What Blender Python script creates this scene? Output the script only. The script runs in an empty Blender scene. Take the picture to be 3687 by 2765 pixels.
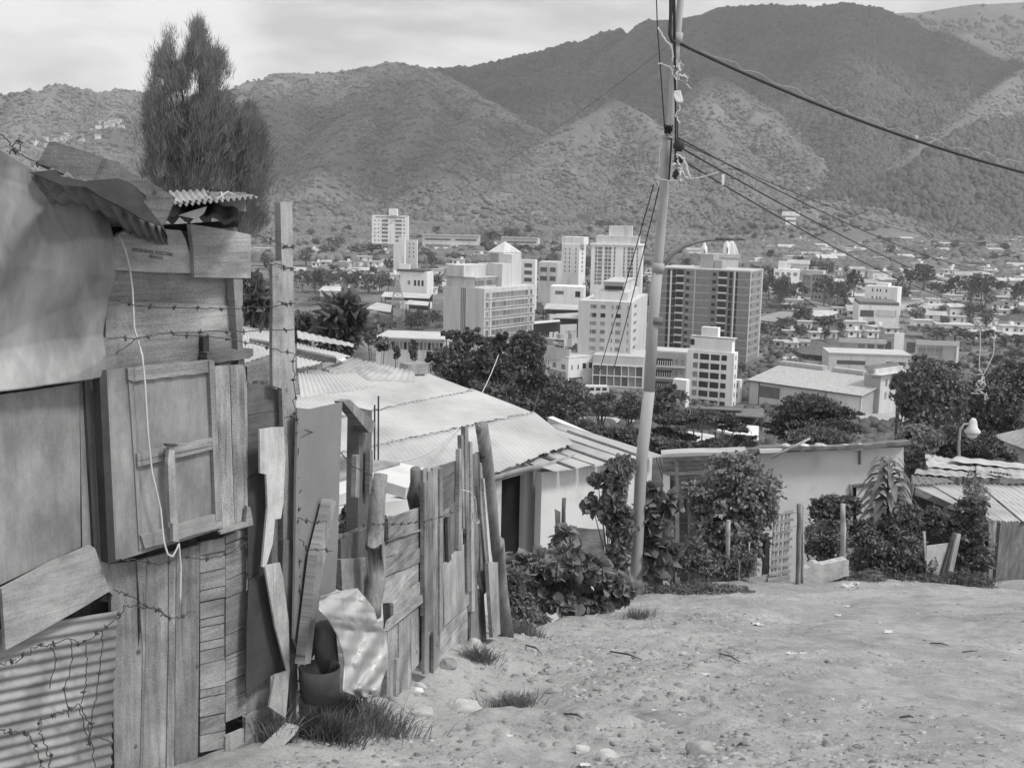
import bpy, math, random
import numpy as np
from mathutils import Vector, Matrix, noise as mnoise
random.seed(7); RNG = np.random.default_rng(7)
SC = bpy.context.scene
COL = SC.collection
R = math.radians
# ---------------------------------------------------------------- camera maths (photo pixels, 3687 x 2765)
FPX = 4140.0; CX, CY = 1843.5, 1382.5
PITCH, ROLL = R(9.0), R(1.2)
_f = Vector((0, math.cos(PITCH), -math.sin(PITCH)))
_r0 = Vector((1, 0, 0)); _u0 = Vector((0, math.sin(PITCH), math.cos(PITCH)))
_r = _r0*math.cos(ROLL) + _u0*math.sin(ROLL)
_u = _u0*math.cos(ROLL) - _r0*math.sin(ROLL)
def ray(x, y): return _f + _r*((x-CX)/FPX) - _u*((y-CY)/FPX)
def pt(p, Y):
    d = ray(*p); return d*(Y/d.y)
def proj(v):
    z = v.dot(_f); return (CX + FPX*v.dot(_r)/z, CY - FPX*v.dot(_u)/z)
def crop(x0, y0, s): return lambda x, y: (x0 + x/s, y0 + y/s)
D = lambda x, y: (x*1.6668, y*1.6668)
B1 = crop(0, 450, 2.011); B2 = crop(0, 1250, 2.011); B3 = crop(0, 1940, 2.011)
B4 = crop(800, 1150, 2.011); B5 = crop(800, 1850, 2.011)
R1 = crop(1700, 1450, 2.011); R2 = crop(2600, 1500, 2.035)
C3 = crop(1000, 700, 2.458); C4 = crop(1500, 780, 2.458); C5 = crop(2250, 800, 2.458); C6 = crop(2787, 850, 2.458)
T1 = crop(2000, 0, 2.011); T2 = crop(0, 0, 2.011); M3 = crop(1900, 1150, 2.765)
G4 = crop(2587, 1940, 2.011); G5 = crop(1600, 1940, 2.011)
# ---------------------------------------------------------------- noise
def _h(ix, iy, s):
    n = (ix.astype(np.int64)*374761393 + iy.astype(np.int64)*668265263 + s*1442695041) & 0xffffffff
    n = ((n ^ (n >> 13))*1274126177) & 0xffffffff
    return ((n ^ (n >> 16)) & 0xffff)/65535.0
def vn(x, y, s=0):
    x = np.asarray(x, float); y = np.asarray(y, float)
    ix, iy = np.floor(x), np.floor(y); fx, fy = x-ix, y-iy
    fx = fx*fx*(3-2*fx); fy = fy*fy*(3-2*fy)
    a = _h(ix, iy, s); b = _h(ix+1, iy, s); c = _h(ix, iy+1, s); d = _h(ix+1, iy+1, s)
    return (a*(1-fx)+b*fx)*(1-fy) + (c*(1-fx)+d*fx)*fy
def fbm(x, y, o=4, s=0):
    r = 0; a = .5
    for i in range(o):
        r = r + a*(vn(x, y, s+i*17)-.5); x = x*2.03+11.3; y = y*2.03-7.1; a *= .5
    return r*2
# ---------------------------------------------------------------- terrain
_ky = np.array([-40, 0, 5.5, 12, 19, 22, 30, 60, 120, 250, 350, 450, 600, 870, 1200, 1600, 3000, 9000.])
_kz = np.array([7, -1.5, -2.72, -4.45, -6.35, -7.2, -9.6, -16.5, -28.5, -51, -62, -66, -63, -46, -38, -31, -25, -25.])
_ty = np.arange(-40, 9000, .25); _tz = np.interp(_ty, _ky, _kz)
_w = 13; _tz[_w:-_w] = np.convolve(_tz, np.ones(2*_w+1)/(2*_w+1), 'same')[_w:-_w]
_ex = np.array([-60, -.3, 0, .7, 1.8, 2.3, 3.9, 6.2, 9.1, 14, 40]); _ey = np.array([11, 11, 9.6, 12.2, 15.2, 16, 18.3, 19.8, 20.8, 22, 24])
def gz(X, Y, micro=True):
    X = np.asarray(X, float); Y = np.asarray(Y, float)
    z = np.interp(Y, _ty, _tz)
    near = np.clip(1-(Y-26)/10, 0, 1)
    t = np.clip((Y-np.interp(X, _ex, _ey)-.2)/3.0, 0, 1); t = t*t*(3-2*t)
    z = z - t*.75*np.clip(X+1, 0, 1)*np.clip((90-Y)/60, 0, 1)
    # ridge along the verge, ruts and a bank on the right
    z = z + near*(.16*fbm(X*.5, Y*.5, 3, 3) + .05*fbm(X*2.1, Y*2.1, 3, 9))
    ux = X-.42*Y+.6*np.sin(Y*.35); z = z - near*.07*np.clip(np.sin(ux*1.9)+.25*fbm(X*1.5, Y*1.5, 2, 51), 0, 1)**3*np.clip((Y-5)/4, 0, 1)
    rb = np.exp(-((X-(.2*(Y-5.5)-.05+.6))/1.5)**2); z = z + near*rb*(.05*fbm(X*3.3, Y*3.3, 3, 71)+.03*np.abs(fbm(X*7, Y*7, 2, 72)))
    z = z + near*.10*np.exp(-((Y-15.2-.25*(X-3)+.5*np.sin(X*.9))/.55)**2)*np.clip(X-1.5, 0, 1)
    fe = .2*(Y-5.5)-1.05
    z = z + near*.10*np.exp(-((X-fe)/.45)**2)*np.clip(Y-4, 0, 1)*np.clip(11-Y, 0, 1)
    far = np.clip((Y-60)/60, 0, 1)
    z = z + far*(2.2*fbm(X/90, Y/90, 3, 5)) + np.clip((Y-900)/400, 0, 1)*12*fbm(X/260, Y/260, 3, 31)
    if micro:
        z = z + near*(.018*fbm(X*9, Y*9, 3, 21))
    return z
def gh(X, Y): return float(gz(X, Y, False))
def gnd(p, y0=3.0, y1=3000):
    d = ray(*p)
    Ys = np.geomspace(y0, y1, 1500); k = Ys/d.y
    f = d.z*k - gz(d.x*k, Ys, False)
    i = np.argmax(f < 0)
    if f[i] >= 0 or i == 0: i = 1
    a, b = Ys[i-1], Ys[i]; fa, fb = f[i-1], f[i]
    Y = a + (b-a)*fa/(fa-fb+1e-9)
    return Vector(d*(Y/d.y))
# ---------------------------------------------------------------- materials
MATS = {}
def _nt(name):
    m = bpy.data.materials.new(name); m.use_nodes = True
    nt = m.node_tree; b = nt.nodes['Principled BSDF']
    return m, nt, b
def mat(name, v, dv=.25, sc=2.0, bump=.3, bsc=30, rough=.9, stretch=(1, 1, 1), coord='Object', metal=0.0, spec=.25, rnd=0.0, det=6, dist=.02, spots=0.0, spsc=4):
    if name in MATS: return MATS[name]
    m, nt, b = _nt(name); N = nt.nodes; L = nt.links
    tc = N.new('ShaderNodeTexCoord'); mp = N.new('ShaderNodeMapping'); mp.inputs['Scale'].default_value = stretch
    L.new(tc.outputs[coord], mp.inputs[0])
    n1 = N.new('ShaderNodeTexNoise'); n1.inputs['Scale'].default_value = sc; n1.inputs['Detail'].default_value = det; n1.inputs['Roughness'].default_value = .62
    L.new(mp.outputs[0], n1.inputs['Vector'])
    mr = N.new('ShaderNodeMapRange'); mr.inputs[1].default_value = .3; mr.inputs[2].default_value = .7
    mr.inputs[3].default_value = v*(1-dv); mr.inputs[4].default_value = v*(1+dv); L.new(n1.outputs['Fac'], mr.inputs[0])
    out = mr.outputs[0]
    if rnd:
        oi = N.new('ShaderNodeObjectInfo'); r2 = N.new('ShaderNodeMapRange'); r2.inputs[3].default_value = 1-rnd; r2.inputs[4].default_value = 1+rnd
        L.new(oi.outputs['Random'], r2.inputs[0]); mu = N.new('ShaderNodeMath'); mu.operation = 'MULTIPLY'
        L.new(out, mu.inputs[0]); L.new(r2.outputs[0], mu.inputs[1]); out = mu.outputs[0]
    if spots:
        n3 = N.new('ShaderNodeTexNoise'); n3.inputs['Scale'].default_value = spsc; n3.inputs['Detail'].default_value = 5; L.new(mp.outputs[0], n3.inputs['Vector'])
        r3 = N.new('ShaderNodeMapRange'); r3.inputs[1].default_value = .56; r3.inputs[2].default_value = .68; r3.inputs[3].default_value = 1; r3.inputs[4].default_value = 1-spots
        L.new(n3.outputs['Fac'], r3.inputs[0]); mu = N.new('ShaderNodeMath'); mu.operation = 'MULTIPLY'
        L.new(out, mu.inputs[0]); L.new(r3.outputs[0], mu.inputs[1]); out = mu.outputs[0]
    cc = N.new('ShaderNodeCombineColor'); 
    for k in range(3): L.new(out, cc.inputs[k])
    L.new(cc.outputs[0], b.inputs['Base Color'])
    b.inputs['Roughness'].default_value = rough; b.inputs['Metallic'].default_value = metal
    b.inputs['Specular IOR Level'].default_value = spec
    if bump:
        n2 = N.new('ShaderNodeTexNoise'); n2.inputs['Scale'].default_value = bsc; n2.inputs['Detail'].default_value = 4; L.new(mp.outputs[0], n2.inputs['Vector'])
        bp = N.new('ShaderNodeBump'); bp.inputs['Strength'].default_value = bump; bp.inputs['Distance'].default_value = dist
        L.new(n2.outputs['Fac'], bp.inputs['Height']); L.new(bp.outputs[0], b.inputs['Normal'])
    MATS[name] = m; return m
def wood(name, v, dv=.35, rnd=.12, rough=.9):
    if name in MATS: return MATS[name]
    m, nt, b = _nt(name); N = nt.nodes; L = nt.links
    tc = N.new('ShaderNodeTexCoord'); oi = N.new('ShaderNodeObjectInfo')
    add = N.new('ShaderNodeVectorMath'); add.operation = 'ADD'
    cb = N.new('ShaderNodeCombineXYZ'); mu0 = N.new('ShaderNodeMath'); mu0.operation = 'MULTIPLY'; mu0.inputs[1].default_value = 37
    L.new(oi.outputs['Random'], mu0.inputs[0]); L.new(mu0.outputs[0], cb.inputs[0]); L.new(mu0.outputs[0], cb.inputs[2])
    L.new(tc.outputs['UV'], add.inputs[0]); L.new(cb.outputs[0], add.inputs[1])
    mp = N.new('ShaderNodeMapping'); mp.inputs['Scale'].default_value = (19, 1.1, 1); L.new(add.outputs[0], mp.inputs[0])
    n1 = N.new('ShaderNodeTexNoise'); n1.inputs['Scale'].default_value = 2.2; n1.inputs['Detail'].default_value = 7; n1.inputs['Roughness'].default_value = .65; n1.inputs['Distortion'].default_value = .5
    L.new(mp.outputs[0], n1.inputs['Vector'])
    n2 = N.new('ShaderNodeTexNoise'); n2.inputs['Scale'].default_value = 3.1; n2.inputs['Detail'].default_value = 4; L.new(add.outputs[0], n2.inputs['Vector'])
    n4 = N.new('ShaderNodeTexNoise'); n4.inputs['Scale'].default_value = 130; n4.inputs['Detail'].default_value = 2; L.new(add.outputs[0], n4.inputs['Vector'])
    s = N.new('ShaderNodeMath'); s.operation = 'ADD'; L.new(n1.outputs['Fac'], s.inputs[0]); L.new(n2.outputs['Fac'], s.inputs[1])
    s4 = N.new('ShaderNodeMath'); s4.operation = 'MULTIPLY_ADD'; s4.inputs[1].default_value = .75; L.new(n4.outputs['Fac'], s4.inputs[0]); L.new(s.outputs[0], s4.inputs[2])
    mr = N.new('ShaderNodeMapRange'); mr.inputs[1].default_value = 1.1; mr.inputs[2].default_value = 1.62; mr.inputs[3].default_value = v*(1-dv); mr.inputs[4].default_value = v*(1+dv)
    L.new(s4.outputs[0], mr.inputs[0])
    r2 = N.new('ShaderNodeMapRange'); r2.inputs[3].default_value = 1-rnd; r2.inputs[4].default_value = 1+rnd; L.new(oi.outputs['Random'], r2.inputs[0])
    mu = N.new('ShaderNodeMath'); mu.operation = 'MULTIPLY'; L.new(mr.outputs[0], mu.inputs[0]); L.new(r2.outputs[0], mu.inputs[1])
    # knots / nail stains
    vo = N.new('ShaderNodeTexVoronoi'); vo.inputs['Scale'].default_value = 5.0; L.new(add.outputs[0], vo.inputs['Vector'])
    r3 = N.new('ShaderNodeMapRange'); r3.inputs[1].default_value = .04; r3.inputs[2].default_value = .085; r3.inputs[3].default_value = .35; r3.inputs[4].default_value = 1; L.new(vo.outputs['Distance'], r3.inputs[0])
    mu2 = N.new('ShaderNodeMath'); mu2.operation = 'MULTIPLY'; L.new(mu.outputs[0], mu2.inputs[0]); L.new(r3.outputs[0], mu2.inputs[1])
    # long dark cracks and broad weather stains
    mp5 = N.new('ShaderNodeMapping'); mp5.inputs['Scale'].default_value = (42, .55, 1); L.new(add.outputs[0], mp5.inputs[0])
    n5 = N.new('ShaderNodeTexNoise'); n5.inputs['Scale'].default_value = 1.6; n5.inputs['Detail'].default_value = 3; n5.inputs['Distortion'].default_value = .3; L.new(mp5.outputs[0], n5.inputs['Vector'])
    r5 = N.new('ShaderNodeMapRange'); r5.inputs[1].default_value = .66; r5.inputs[2].default_value = .72; r5.inputs[3].default_value = 1; r5.inputs[4].default_value = .4; L.new(n5.outputs['Fac'], r5.inputs[0])
    mp6 = N.new('ShaderNodeMapping'); mp6.inputs['Scale'].default_value = (3.5, 1.6, 1); L.new(add.outputs[0], mp6.inputs[0])
    n6 = N.new('ShaderNodeTexNoise'); n6.inputs['Scale'].default_value = 1.5; n6.inputs['Detail'].default_value = 8; n6.inputs['Roughness'].default_value = .7; L.new(mp6.outputs[0], n6.inputs['Vector'])
    r6 = N.new('ShaderNodeMapRange'); r6.inputs[1].default_value = .35; r6.inputs[2].default_value = .62; r6.inputs[3].default_value = 1.24; r6.inputs[4].default_value = .68; L.new(n6.outputs['Fac'], r6.inputs[0])
    for q in (r5, r6):
        mq = N.new('ShaderNodeMath'); mq.operation = 'MULTIPLY'; L.new(mu2.outputs[0], mq.inputs[0]); L.new(q.outputs[0], mq.inputs[1]); mu2 = mq
    cc = N.new('ShaderNodeCombineColor')
    for k in range(3): L.new(mu2.outputs[0], cc.inputs[k])
    L.new(cc.outputs[0], b.inputs['Base Color']); b.inputs['Roughness'].default_value = rough; b.inputs['Specular IOR Level'].default_value = .2
    bp = N.new('ShaderNodeBump'); bp.inputs['Strength'].default_value = .55; bp.inputs['Distance'].default_value = .006
    L.new(n1.outputs['Fac'], bp.inputs['Height']); L.new(bp.outputs[0], b.inputs['Normal'])
    MATS[name] = m; return m
def leafm(name, v, dv=.35, rough=.6, trans=.25, sc=1.5):
    if name in MATS: return MATS[name]
    m, nt, b = _nt(name); N = nt.nodes; L = nt.links
    tc = N.new('ShaderNodeTexCoord'); n1 = N.new('ShaderNodeTexNoise'); n1.inputs['Scale'].default_value = sc; n1.inputs['Detail'].default_value = 5
    L.new(tc.outputs['Object'], n1.inputs['Vector'])
    mr = N.new('ShaderNodeMapRange'); mr.inputs[1].default_value = .3; mr.inputs[2].default_value = .7; mr.inputs[3].default_value = v*(1-dv); mr.inputs[4].default_value = v*(1+dv)
    L.new(n1.outputs['Fac'], mr.inputs[0]); cc = N.new('ShaderNodeCombineColor')
    oi = N.new('ShaderNodeObjectInfo'); r2 = N.new('ShaderNodeMapRange'); r2.inputs[3].default_value = .8; r2.inputs[4].default_value = 1.25; L.new(oi.outputs['Random'], r2.inputs[0])
    mu = N.new('ShaderNodeMath'); mu.operation = 'MULTIPLY'; L.new(mr.outputs[0], mu.inputs[0]); L.new(r2.outputs[0], mu.inputs[1])
    for k in range(3): L.new(mu.outputs[0], cc.inputs[k])
    L.new(cc.outputs[0], b.inputs['Base Color']); b.inputs['Roughness'].default_value = rough; b.inputs['Specular IOR Level'].default_value = .25
    if trans:
        tr = N.new('ShaderNodeBsdfTranslucent'); L.new(cc.outputs[0], tr.inputs[0]); ms = N.new('ShaderNodeMixShader'); ms.inputs[0].default_value = trans
        L.new(b.outputs[0], ms.inputs[1]); L.new(tr.outputs[0], ms.inputs[2]); L.new(ms.outputs[0], N['Material Output'].inputs[0])
    MATS[name] = m; return m
# ---------------------------------------------------------------- objects
LAB = {}
def tag(o, label=None, cat=None, group=None, kind=None):
    if label:
        o['label'] = label
        LAB.setdefault(label, []).append(o.name)
    if cat: o['category'] = cat
    if group: o['group'] = group
    if kind: o['kind'] = kind
    return o
def link(name, me, parent=None):
    o = bpy.data.objects.new(name, me); COL.objects.link(o)
    if parent is not None:
        o.parent = parent
        M = Matrix.Translation(Vector(parent.location))
        if parent.get('_rz'): M = M @ Matrix.Rotation(parent['_rz'], 4, 'Z')
        o.matrix_parent_inverse = M.inverted()
    return o
def meshd(name, vs, fs, m=None, uvs=None, smooth=False):
    me = bpy.data.meshes.new(name)
    me.from_pydata([tuple(v) for v in vs], [], fs)
    if m: me.materials.append(m)
    if uvs is not None:
        ul = me.uv_layers.new(name='UVMap')
        li = np.zeros(len(me.loops), dtype=np.int32); me.loops.foreach_get('vertex_index', li)
        ul.data.foreach_set('uv', np.asarray(uvs, dtype=np.float32)[li].ravel())
    if smooth: me.polygons.foreach_set('use_smooth', [True]*len(me.polygons))
    me.update(); return me
def fastmesh(name, V, F, m=None, smooth=False, uv=None):
    """V (n,3) array, F (m,k) array of one face size"""
    me = bpy.data.meshes.new(name); V = np.asarray(V, dtype=np.float32); F = np.asarray(F, dtype=np.int32); k = F.shape[1]
    me.vertices.add(len(V)); me.vertices.foreach_set('co', V.ravel())
    me.loops.add(F.size); me.loops.foreach_set('vertex_index', F.ravel())
    me.polygons.add(len(F)); me.polygons.foreach_set('loop_start', np.arange(0, F.size, k, dtype=np.int32))
    if smooth: me.polygons.foreach_set('use_smooth', np.ones(len(F), dtype=bool))
    if uv is not None:
        ul = me.uv_layers.new(name='UVMap'); ul.data.foreach_set('uv', np.asarray(uv, dtype=np.float32)[F.ravel()].ravel())
    if m: me.materials.append(m)
    me.update(calc_edges=True); me.validate(); return me
def empty(name, loc, label=None, cat=None, group=None, rz=0.0):
    o = bpy.data.objects.new(name, None); COL.objects.link(o); o.location = loc; o.empty_display_size = .3
    if rz: o.rotation_euler.z = rz; o['_rz'] = rz
    return tag(o, label, cat, group)
def obj(name, vs, fs, m, parent=None, uvs=None, smooth=False):
    return link(name, meshd(name, vs, fs, m, uvs, smooth), parent)
class MB:
    def __init__(s): s.v = []; s.f = []
    def add(s, vs, fs):
        n = len(s.v); s.v += [Vector(v) for v in vs]; s.f += [tuple(i+n for i in f) for f in fs]
    def box(s, c, sx, sy, sz, rz=0, base=False):
        c = Vector(c); q = Matrix.Rotation(rz, 3, 'Z'); z0 = 0 if base else -sz/2
        vs = [c + q @ Vector((x*sx/2, y*sy/2, 0)) + Vector((0, 0, z0 + z*sz)) for z in (0, 1) for x, y in ((-1, -1), (1, -1), (1, 1), (-1, 1))]
        s.add(vs, [(3, 2, 1, 0), (4, 5, 6, 7), (0, 1, 5, 4), (1, 2, 6, 5), (2, 3, 7, 6), (3, 0, 4, 7)])
    def tube(s, pts, r, n=8, caps=True):
        pts = [Vector(p) for p in pts]; rs = r if hasattr(r, '__len__') else [r]*len(pts); base = len(s.v); up = None
        for i, p in enumerate(pts):
            t = (pts[min(i+1, len(pts)-1)] - pts[max(i-1, 0)]).normalized()
            if up is None: up = Vector((0, 0, 1)) if abs(t.z) < .9 else Vector((1, 0, 0))
            a = t.cross(up).normalized(); b = a.cross(t).normalized(); up = b
            for k in range(n):
                th = 2*math.pi*k/n; s.v.append(p + (a*math.cos(th) + b*math.sin(th))*rs[i])
        for i in range(len(pts)-1):
            for k in range(n):
                k2 = (k+1) % n; s.f.append((base+i*n+k, base+i*n+k2, base+(i+1)*n+k2, base+(i+1)*n+k))
        if caps: s.f.append(tuple(base+k for k in range(n-1, -1, -1))); s.f.append(tuple(base+(len(pts)-1)*n+k for k in range(n)))
    def build(s, name, m, parent=None, smooth=False):
        # uv: cheap box projection, long axis on v
        return obj(name, s.v, s.f, m, parent, uvs=[(v.x+v.y*.7, v.z) for v in s.v], smooth=smooth)
class Plane:
    def __init__(s, p, e1, n=None, up=None):
        s.p = Vector(p); s.e1 = Vector(e1).normalized()
        s.e2 = Vector(up).normalized() if up is not None else Vector((0, 0, 1))
        s.n = s.e1.cross(s.e2).normalized()
        if s.n.dot(s.p) > 0: s.n = -s.n          # faces the camera
    def at(s, px, off=0.0):
        d = ray(*px); p0 = s.p + s.n*off; return d*(p0.dot(s.n)/d.dot(s.n))
    def uv(s, q): q = q - s.p; return q.dot(s.e1), q.dot(s.e2)
def panel(name, pl, poly, m, parent=None, off=0.0, th=.02, grain='v', jit=0.0, seg=.15, bow=0.0, offs=None):
    """a board or sheet: outline given as photo points on the plane, real thickness, optional ragged edges"""
    P = [pl.at(p, off if offs is None else offs[i]) for i, p in enumerate(poly)]
    if jit:
        Q = []
        for i in range(len(P)):
            a, b = P[i], P[(i+1) % len(P)]; k = max(1, int((b-a).length/seg))
            for j in range(k):
                q = a.lerp(b, j/k)
                if j: q = q + pl.e1*random.uniform(-jit, jit) + pl.e2*random.uniform(-jit, jit)
                Q.append(q)
        P = Q
    n = len(P); c = sum(P, Vector())/n
    if bow: P = [q + pl.n*bow*((q-c).length) for q in P]
    back = [q - pl.n*th for q in P]
    # orientation
    nn = Vector()
    for i in range(n): nn += (P[i]-c).cross(P[(i+1) % n]-c)
    fr = list(range(n)); bk = list(range(2*n-1, n-1, -1))
    sd = [(i, i+n, (i+1) % n + n, (i+1) % n) for i in range(n)]
    if nn.dot(pl.n) < 0: fr.reverse(); bk.reverse(); sd = [tuple(reversed(f)) for f in sd]
    uv = [pl.uv(q) for q in P+back]
    if grain == 'h': uv = [(b, a) for a, b in uv]
    return obj(name, P+back, [tuple(fr), tuple(bk)] + sd, m, parent, uvs=uv)
def facets(x, y, seed, n=6):
    rg_ = random.Random(seed*97+5); h = 0
    for k in range(n):
        th = rg_.uniform(0, math.pi); f = rg_.uniform(.6, 2.6); ph = rg_.random(); a = rg_.uniform(.3, 1)/f
        h += a*(abs(((x*math.cos(th)+y*math.sin(th))*f+ph) % 1-.5)-.25)
    return h
def sheet(name, quad, m, parent=None, waves=12, amp=.012, nu=None, nv=6, dent=.0, th=.002, up=None, along='u', smooth=True, ragged=0.0, seed=1, crease=0.0):
    """corrugated or dented metal sheet spanned by four 3-D corners (a->b is u, a->d is v)"""
    a, b, c, d = [Vector(q) for q in quad]
    n = (b-a).cross(d-a).normalized()
    if n.dot(up if up is not None else -(a+c)) < 0: n = -n
    nu = nu or max(2, waves*8); V = []; UV = []
    for j in range(nv+1):
        for i in range(nu+1):
            u, v = i/nu, j/nv
            vv = v + (ragged*(float(vn(u*waves*1.3, seed*3.1))-.5)*(2*abs(v-.5))**3 if ragged else 0)
            p = a.lerp(b, u).lerp(d.lerp(c, u), vv)
            w = amp*math.sin(2*math.pi*u*waves) if waves else 0
            dn = dent*float(fbm(u*3.1+seed, v*3.1*((d-a).length/max((b-a).length, .01)), 3, seed)) if dent else 0
            if crease: dn += crease*facets(u*2.2, v*1.6, seed)
            V.append(p + n*(w+dn)); UV.append((u*(b-a).length, v*(d-a).length))
    m1 = nu+1; F = [(j*m1+i, j*m1+i+1, (j+1)*m1+i+1, (j+1)*m1+i) for j in range(nv) for i in range(nu)]
    k = len(V); V2 = V + [q - n*th for q in V]; F2 = F + [tuple(reversed([x+k for x in f])) for f in F]
    rim = [(i, i+1) for i in range(nu)] + [((nv*m1)+i+1, (nv*m1)+i) for i in range(nu)] + [((j+1)*m1, j*m1) for j in range(nv)] + [(j*m1+nu, (j+1)*m1+nu) for j in range(nv)]
    F2 += [(x, x+k, y+k, y) for x, y in rim]
    return link(name, fastmesh(name, np.array([tuple(q) for q in V2]), np.array(F2), m, smooth, uv=np.array(UV+UV)), parent)
def wire(name, pts, r, m, label, cat, group=None, n=6, barbs=0, sag=0.0, jit=0.0, parent=None, sub=None):
    P = [Vector(p) for p in pts]; Q = []
    sub = sub or 8
    for i in range(len(P)-1):
        for j in range(sub):
            t = j/sub; q = P[i].lerp(P[i+1], t); q.z -= sag*4*t*(1-t)
            if jit and (i or j): q += Vector((random.uniform(-1, 1), random.uniform(-1, 1), random.uniform(-1, 1)))*jit
            Q.append(q)
    Q.append(P[-1]); mb = MB(); mb.tube(Q, r, n)
    if barbs:
        L = 0
        for i in range(len(Q)-1):
            s = (Q[i+1]-Q[i]).length; L += s
            if L > barbs:
                L = 0; c = Q[i]; t = (Q[i+1]-Q[i]).normalized()
                for _ in range(3):
                    d = Vector((random.uniform(-1, 1), random.uniform(-1, 1), random.uniform(-1, 1))); d = (d - t*d.dot(t)).normalized()
                    mb.tube([c-d*.012, c+d*.014], r*.9, 4)
                mb.tube([c-t*.006, c+t*.006], r*2.2, 6)
    o = mb.build(name, m, parent, smooth=True)
    if label: tag(o, label, cat, group)
    return o
# ================================================================ camera, sky, sun
cam = bpy.data.cameras.new('camera'); co = bpy.data.objects.new('camera', cam); COL.objects.link(co); SC.camera = co
cam.sensor_width = 36; cam.lens = 36*FPX/3687; cam.clip_end = 30000; cam.clip_start = .05
co.matrix_world = Matrix((( _r.x, _u.x, -_f.x, 0), (_r.y, _u.y, -_f.y, 0), (_r.z, _u.z, -_f.z, 0), (0, 0, 0, 1)))
SUN = Vector((.80, -.42, 1.25)).normalized()
sl = bpy.data.lights.new('sun', 'SUN'); sl.energy = 2.75; sl.angle = R(11); sl.color = (1, .985, .96)
so = bpy.data.objects.new('sun', sl); COL.objects.link(so); so.rotation_euler = SUN.to_track_quat('Z', 'Y').to_euler()
W = bpy.data.worlds.new('World'); SC.world = W; W.use_nodes = True
nt = W.node_tree; N = nt.nodes; L = nt.links; bg = N['Background']
sky = N.new('ShaderNodeTexSky'); sky.sky_type = 'NISHITA'; sky.sun_disc = False
sky.sun_elevation = math.asin(SUN.z); sky.sun_rotation = math.atan2(SUN.x, SUN.y)
bw = N.new('ShaderNodeRGBToBW'); L.new(sky.outputs[0], bw.inputs[0])
tc = N.new('ShaderNodeTexCoord'); mp = N.new('ShaderNodeMapping'); mp.inputs['Scale'].default_value = (2.6, 2.6, 8.5); mp.inputs['Location'].default_value = (.3, .15, .2)
L.new(tc.outputs['Generated'], mp.inputs[0])
n1 = N.new('ShaderNodeTexNoise'); n1.inputs['Scale'].default_value = 2.1; n1.inputs['Detail'].default_value = 7; n1.inputs['Roughness'].default_value = .5; n1.inputs['Distortion'].default_value = .25
L.new(mp.outputs[0], n1.inputs[0])
mr = N.new('ShaderNodeMapRange'); mr.inputs[1].default_value = .40; mr.inputs[2].default_value = .60; mr.inputs[3].default_value = 5.6; mr.inputs[4].default_value = 9.6; L.new(n1.outputs['Fac'], mr.inputs[0])
# brighter cloud towards the right (sun side)
sx = N.new('ShaderNodeSeparateXYZ'); L.new(tc.outputs['Generated'], sx.inputs[0])
m2 = N.new('ShaderNodeMapRange'); m2.inputs[1].default_value = -.45; m2.inputs[2].default_value = .4; m2.inputs[3].default_value = -.15; m2.inputs[4].default_value = 1.0; L.new(sx.outputs[0], m2.inputs[0])
ad = N.new('ShaderNodeMath'); ad.operation = 'ADD'; L.new(mr.outputs[0], ad.inputs[0]); L.new(m2.outputs[0], ad.inputs[1])
mx = N.new('ShaderNodeMix'); mx.data_type = 'FLOAT'; mx.inputs[0].default_value = .9; L.new(bw.outputs[0], mx.inputs[2]); L.new(ad.outputs[0], mx.inputs[3])
cc = N.new('ShaderNodeCombineColor'); 
for k, g in enumerate((1.0, 1.0, 1.012)):
    mm = N.new('ShaderNodeMath'); mm.operation = 'MULTIPLY'; mm.inputs[1].default_value = g; L.new(mx.outputs[0], mm.inputs[0]); L.new(mm.outputs[0], cc.inputs[k])
L.new(cc.outputs[0], bg.inputs[0]); bg.inputs[1].default_value = .113
vs = SC.view_settings; vs.view_transform = 'Standard'; vs.look = 'None'; vs.exposure = .12; vs.gamma = 1
SC.cycles.max_bounces = 5; SC.cycles.diffuse_bounces = 3; SC.cycles.transparent_max_bounces = 6; SC.cycles.volume_bounces = 0
SC.cycles.use_denoising = True
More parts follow.
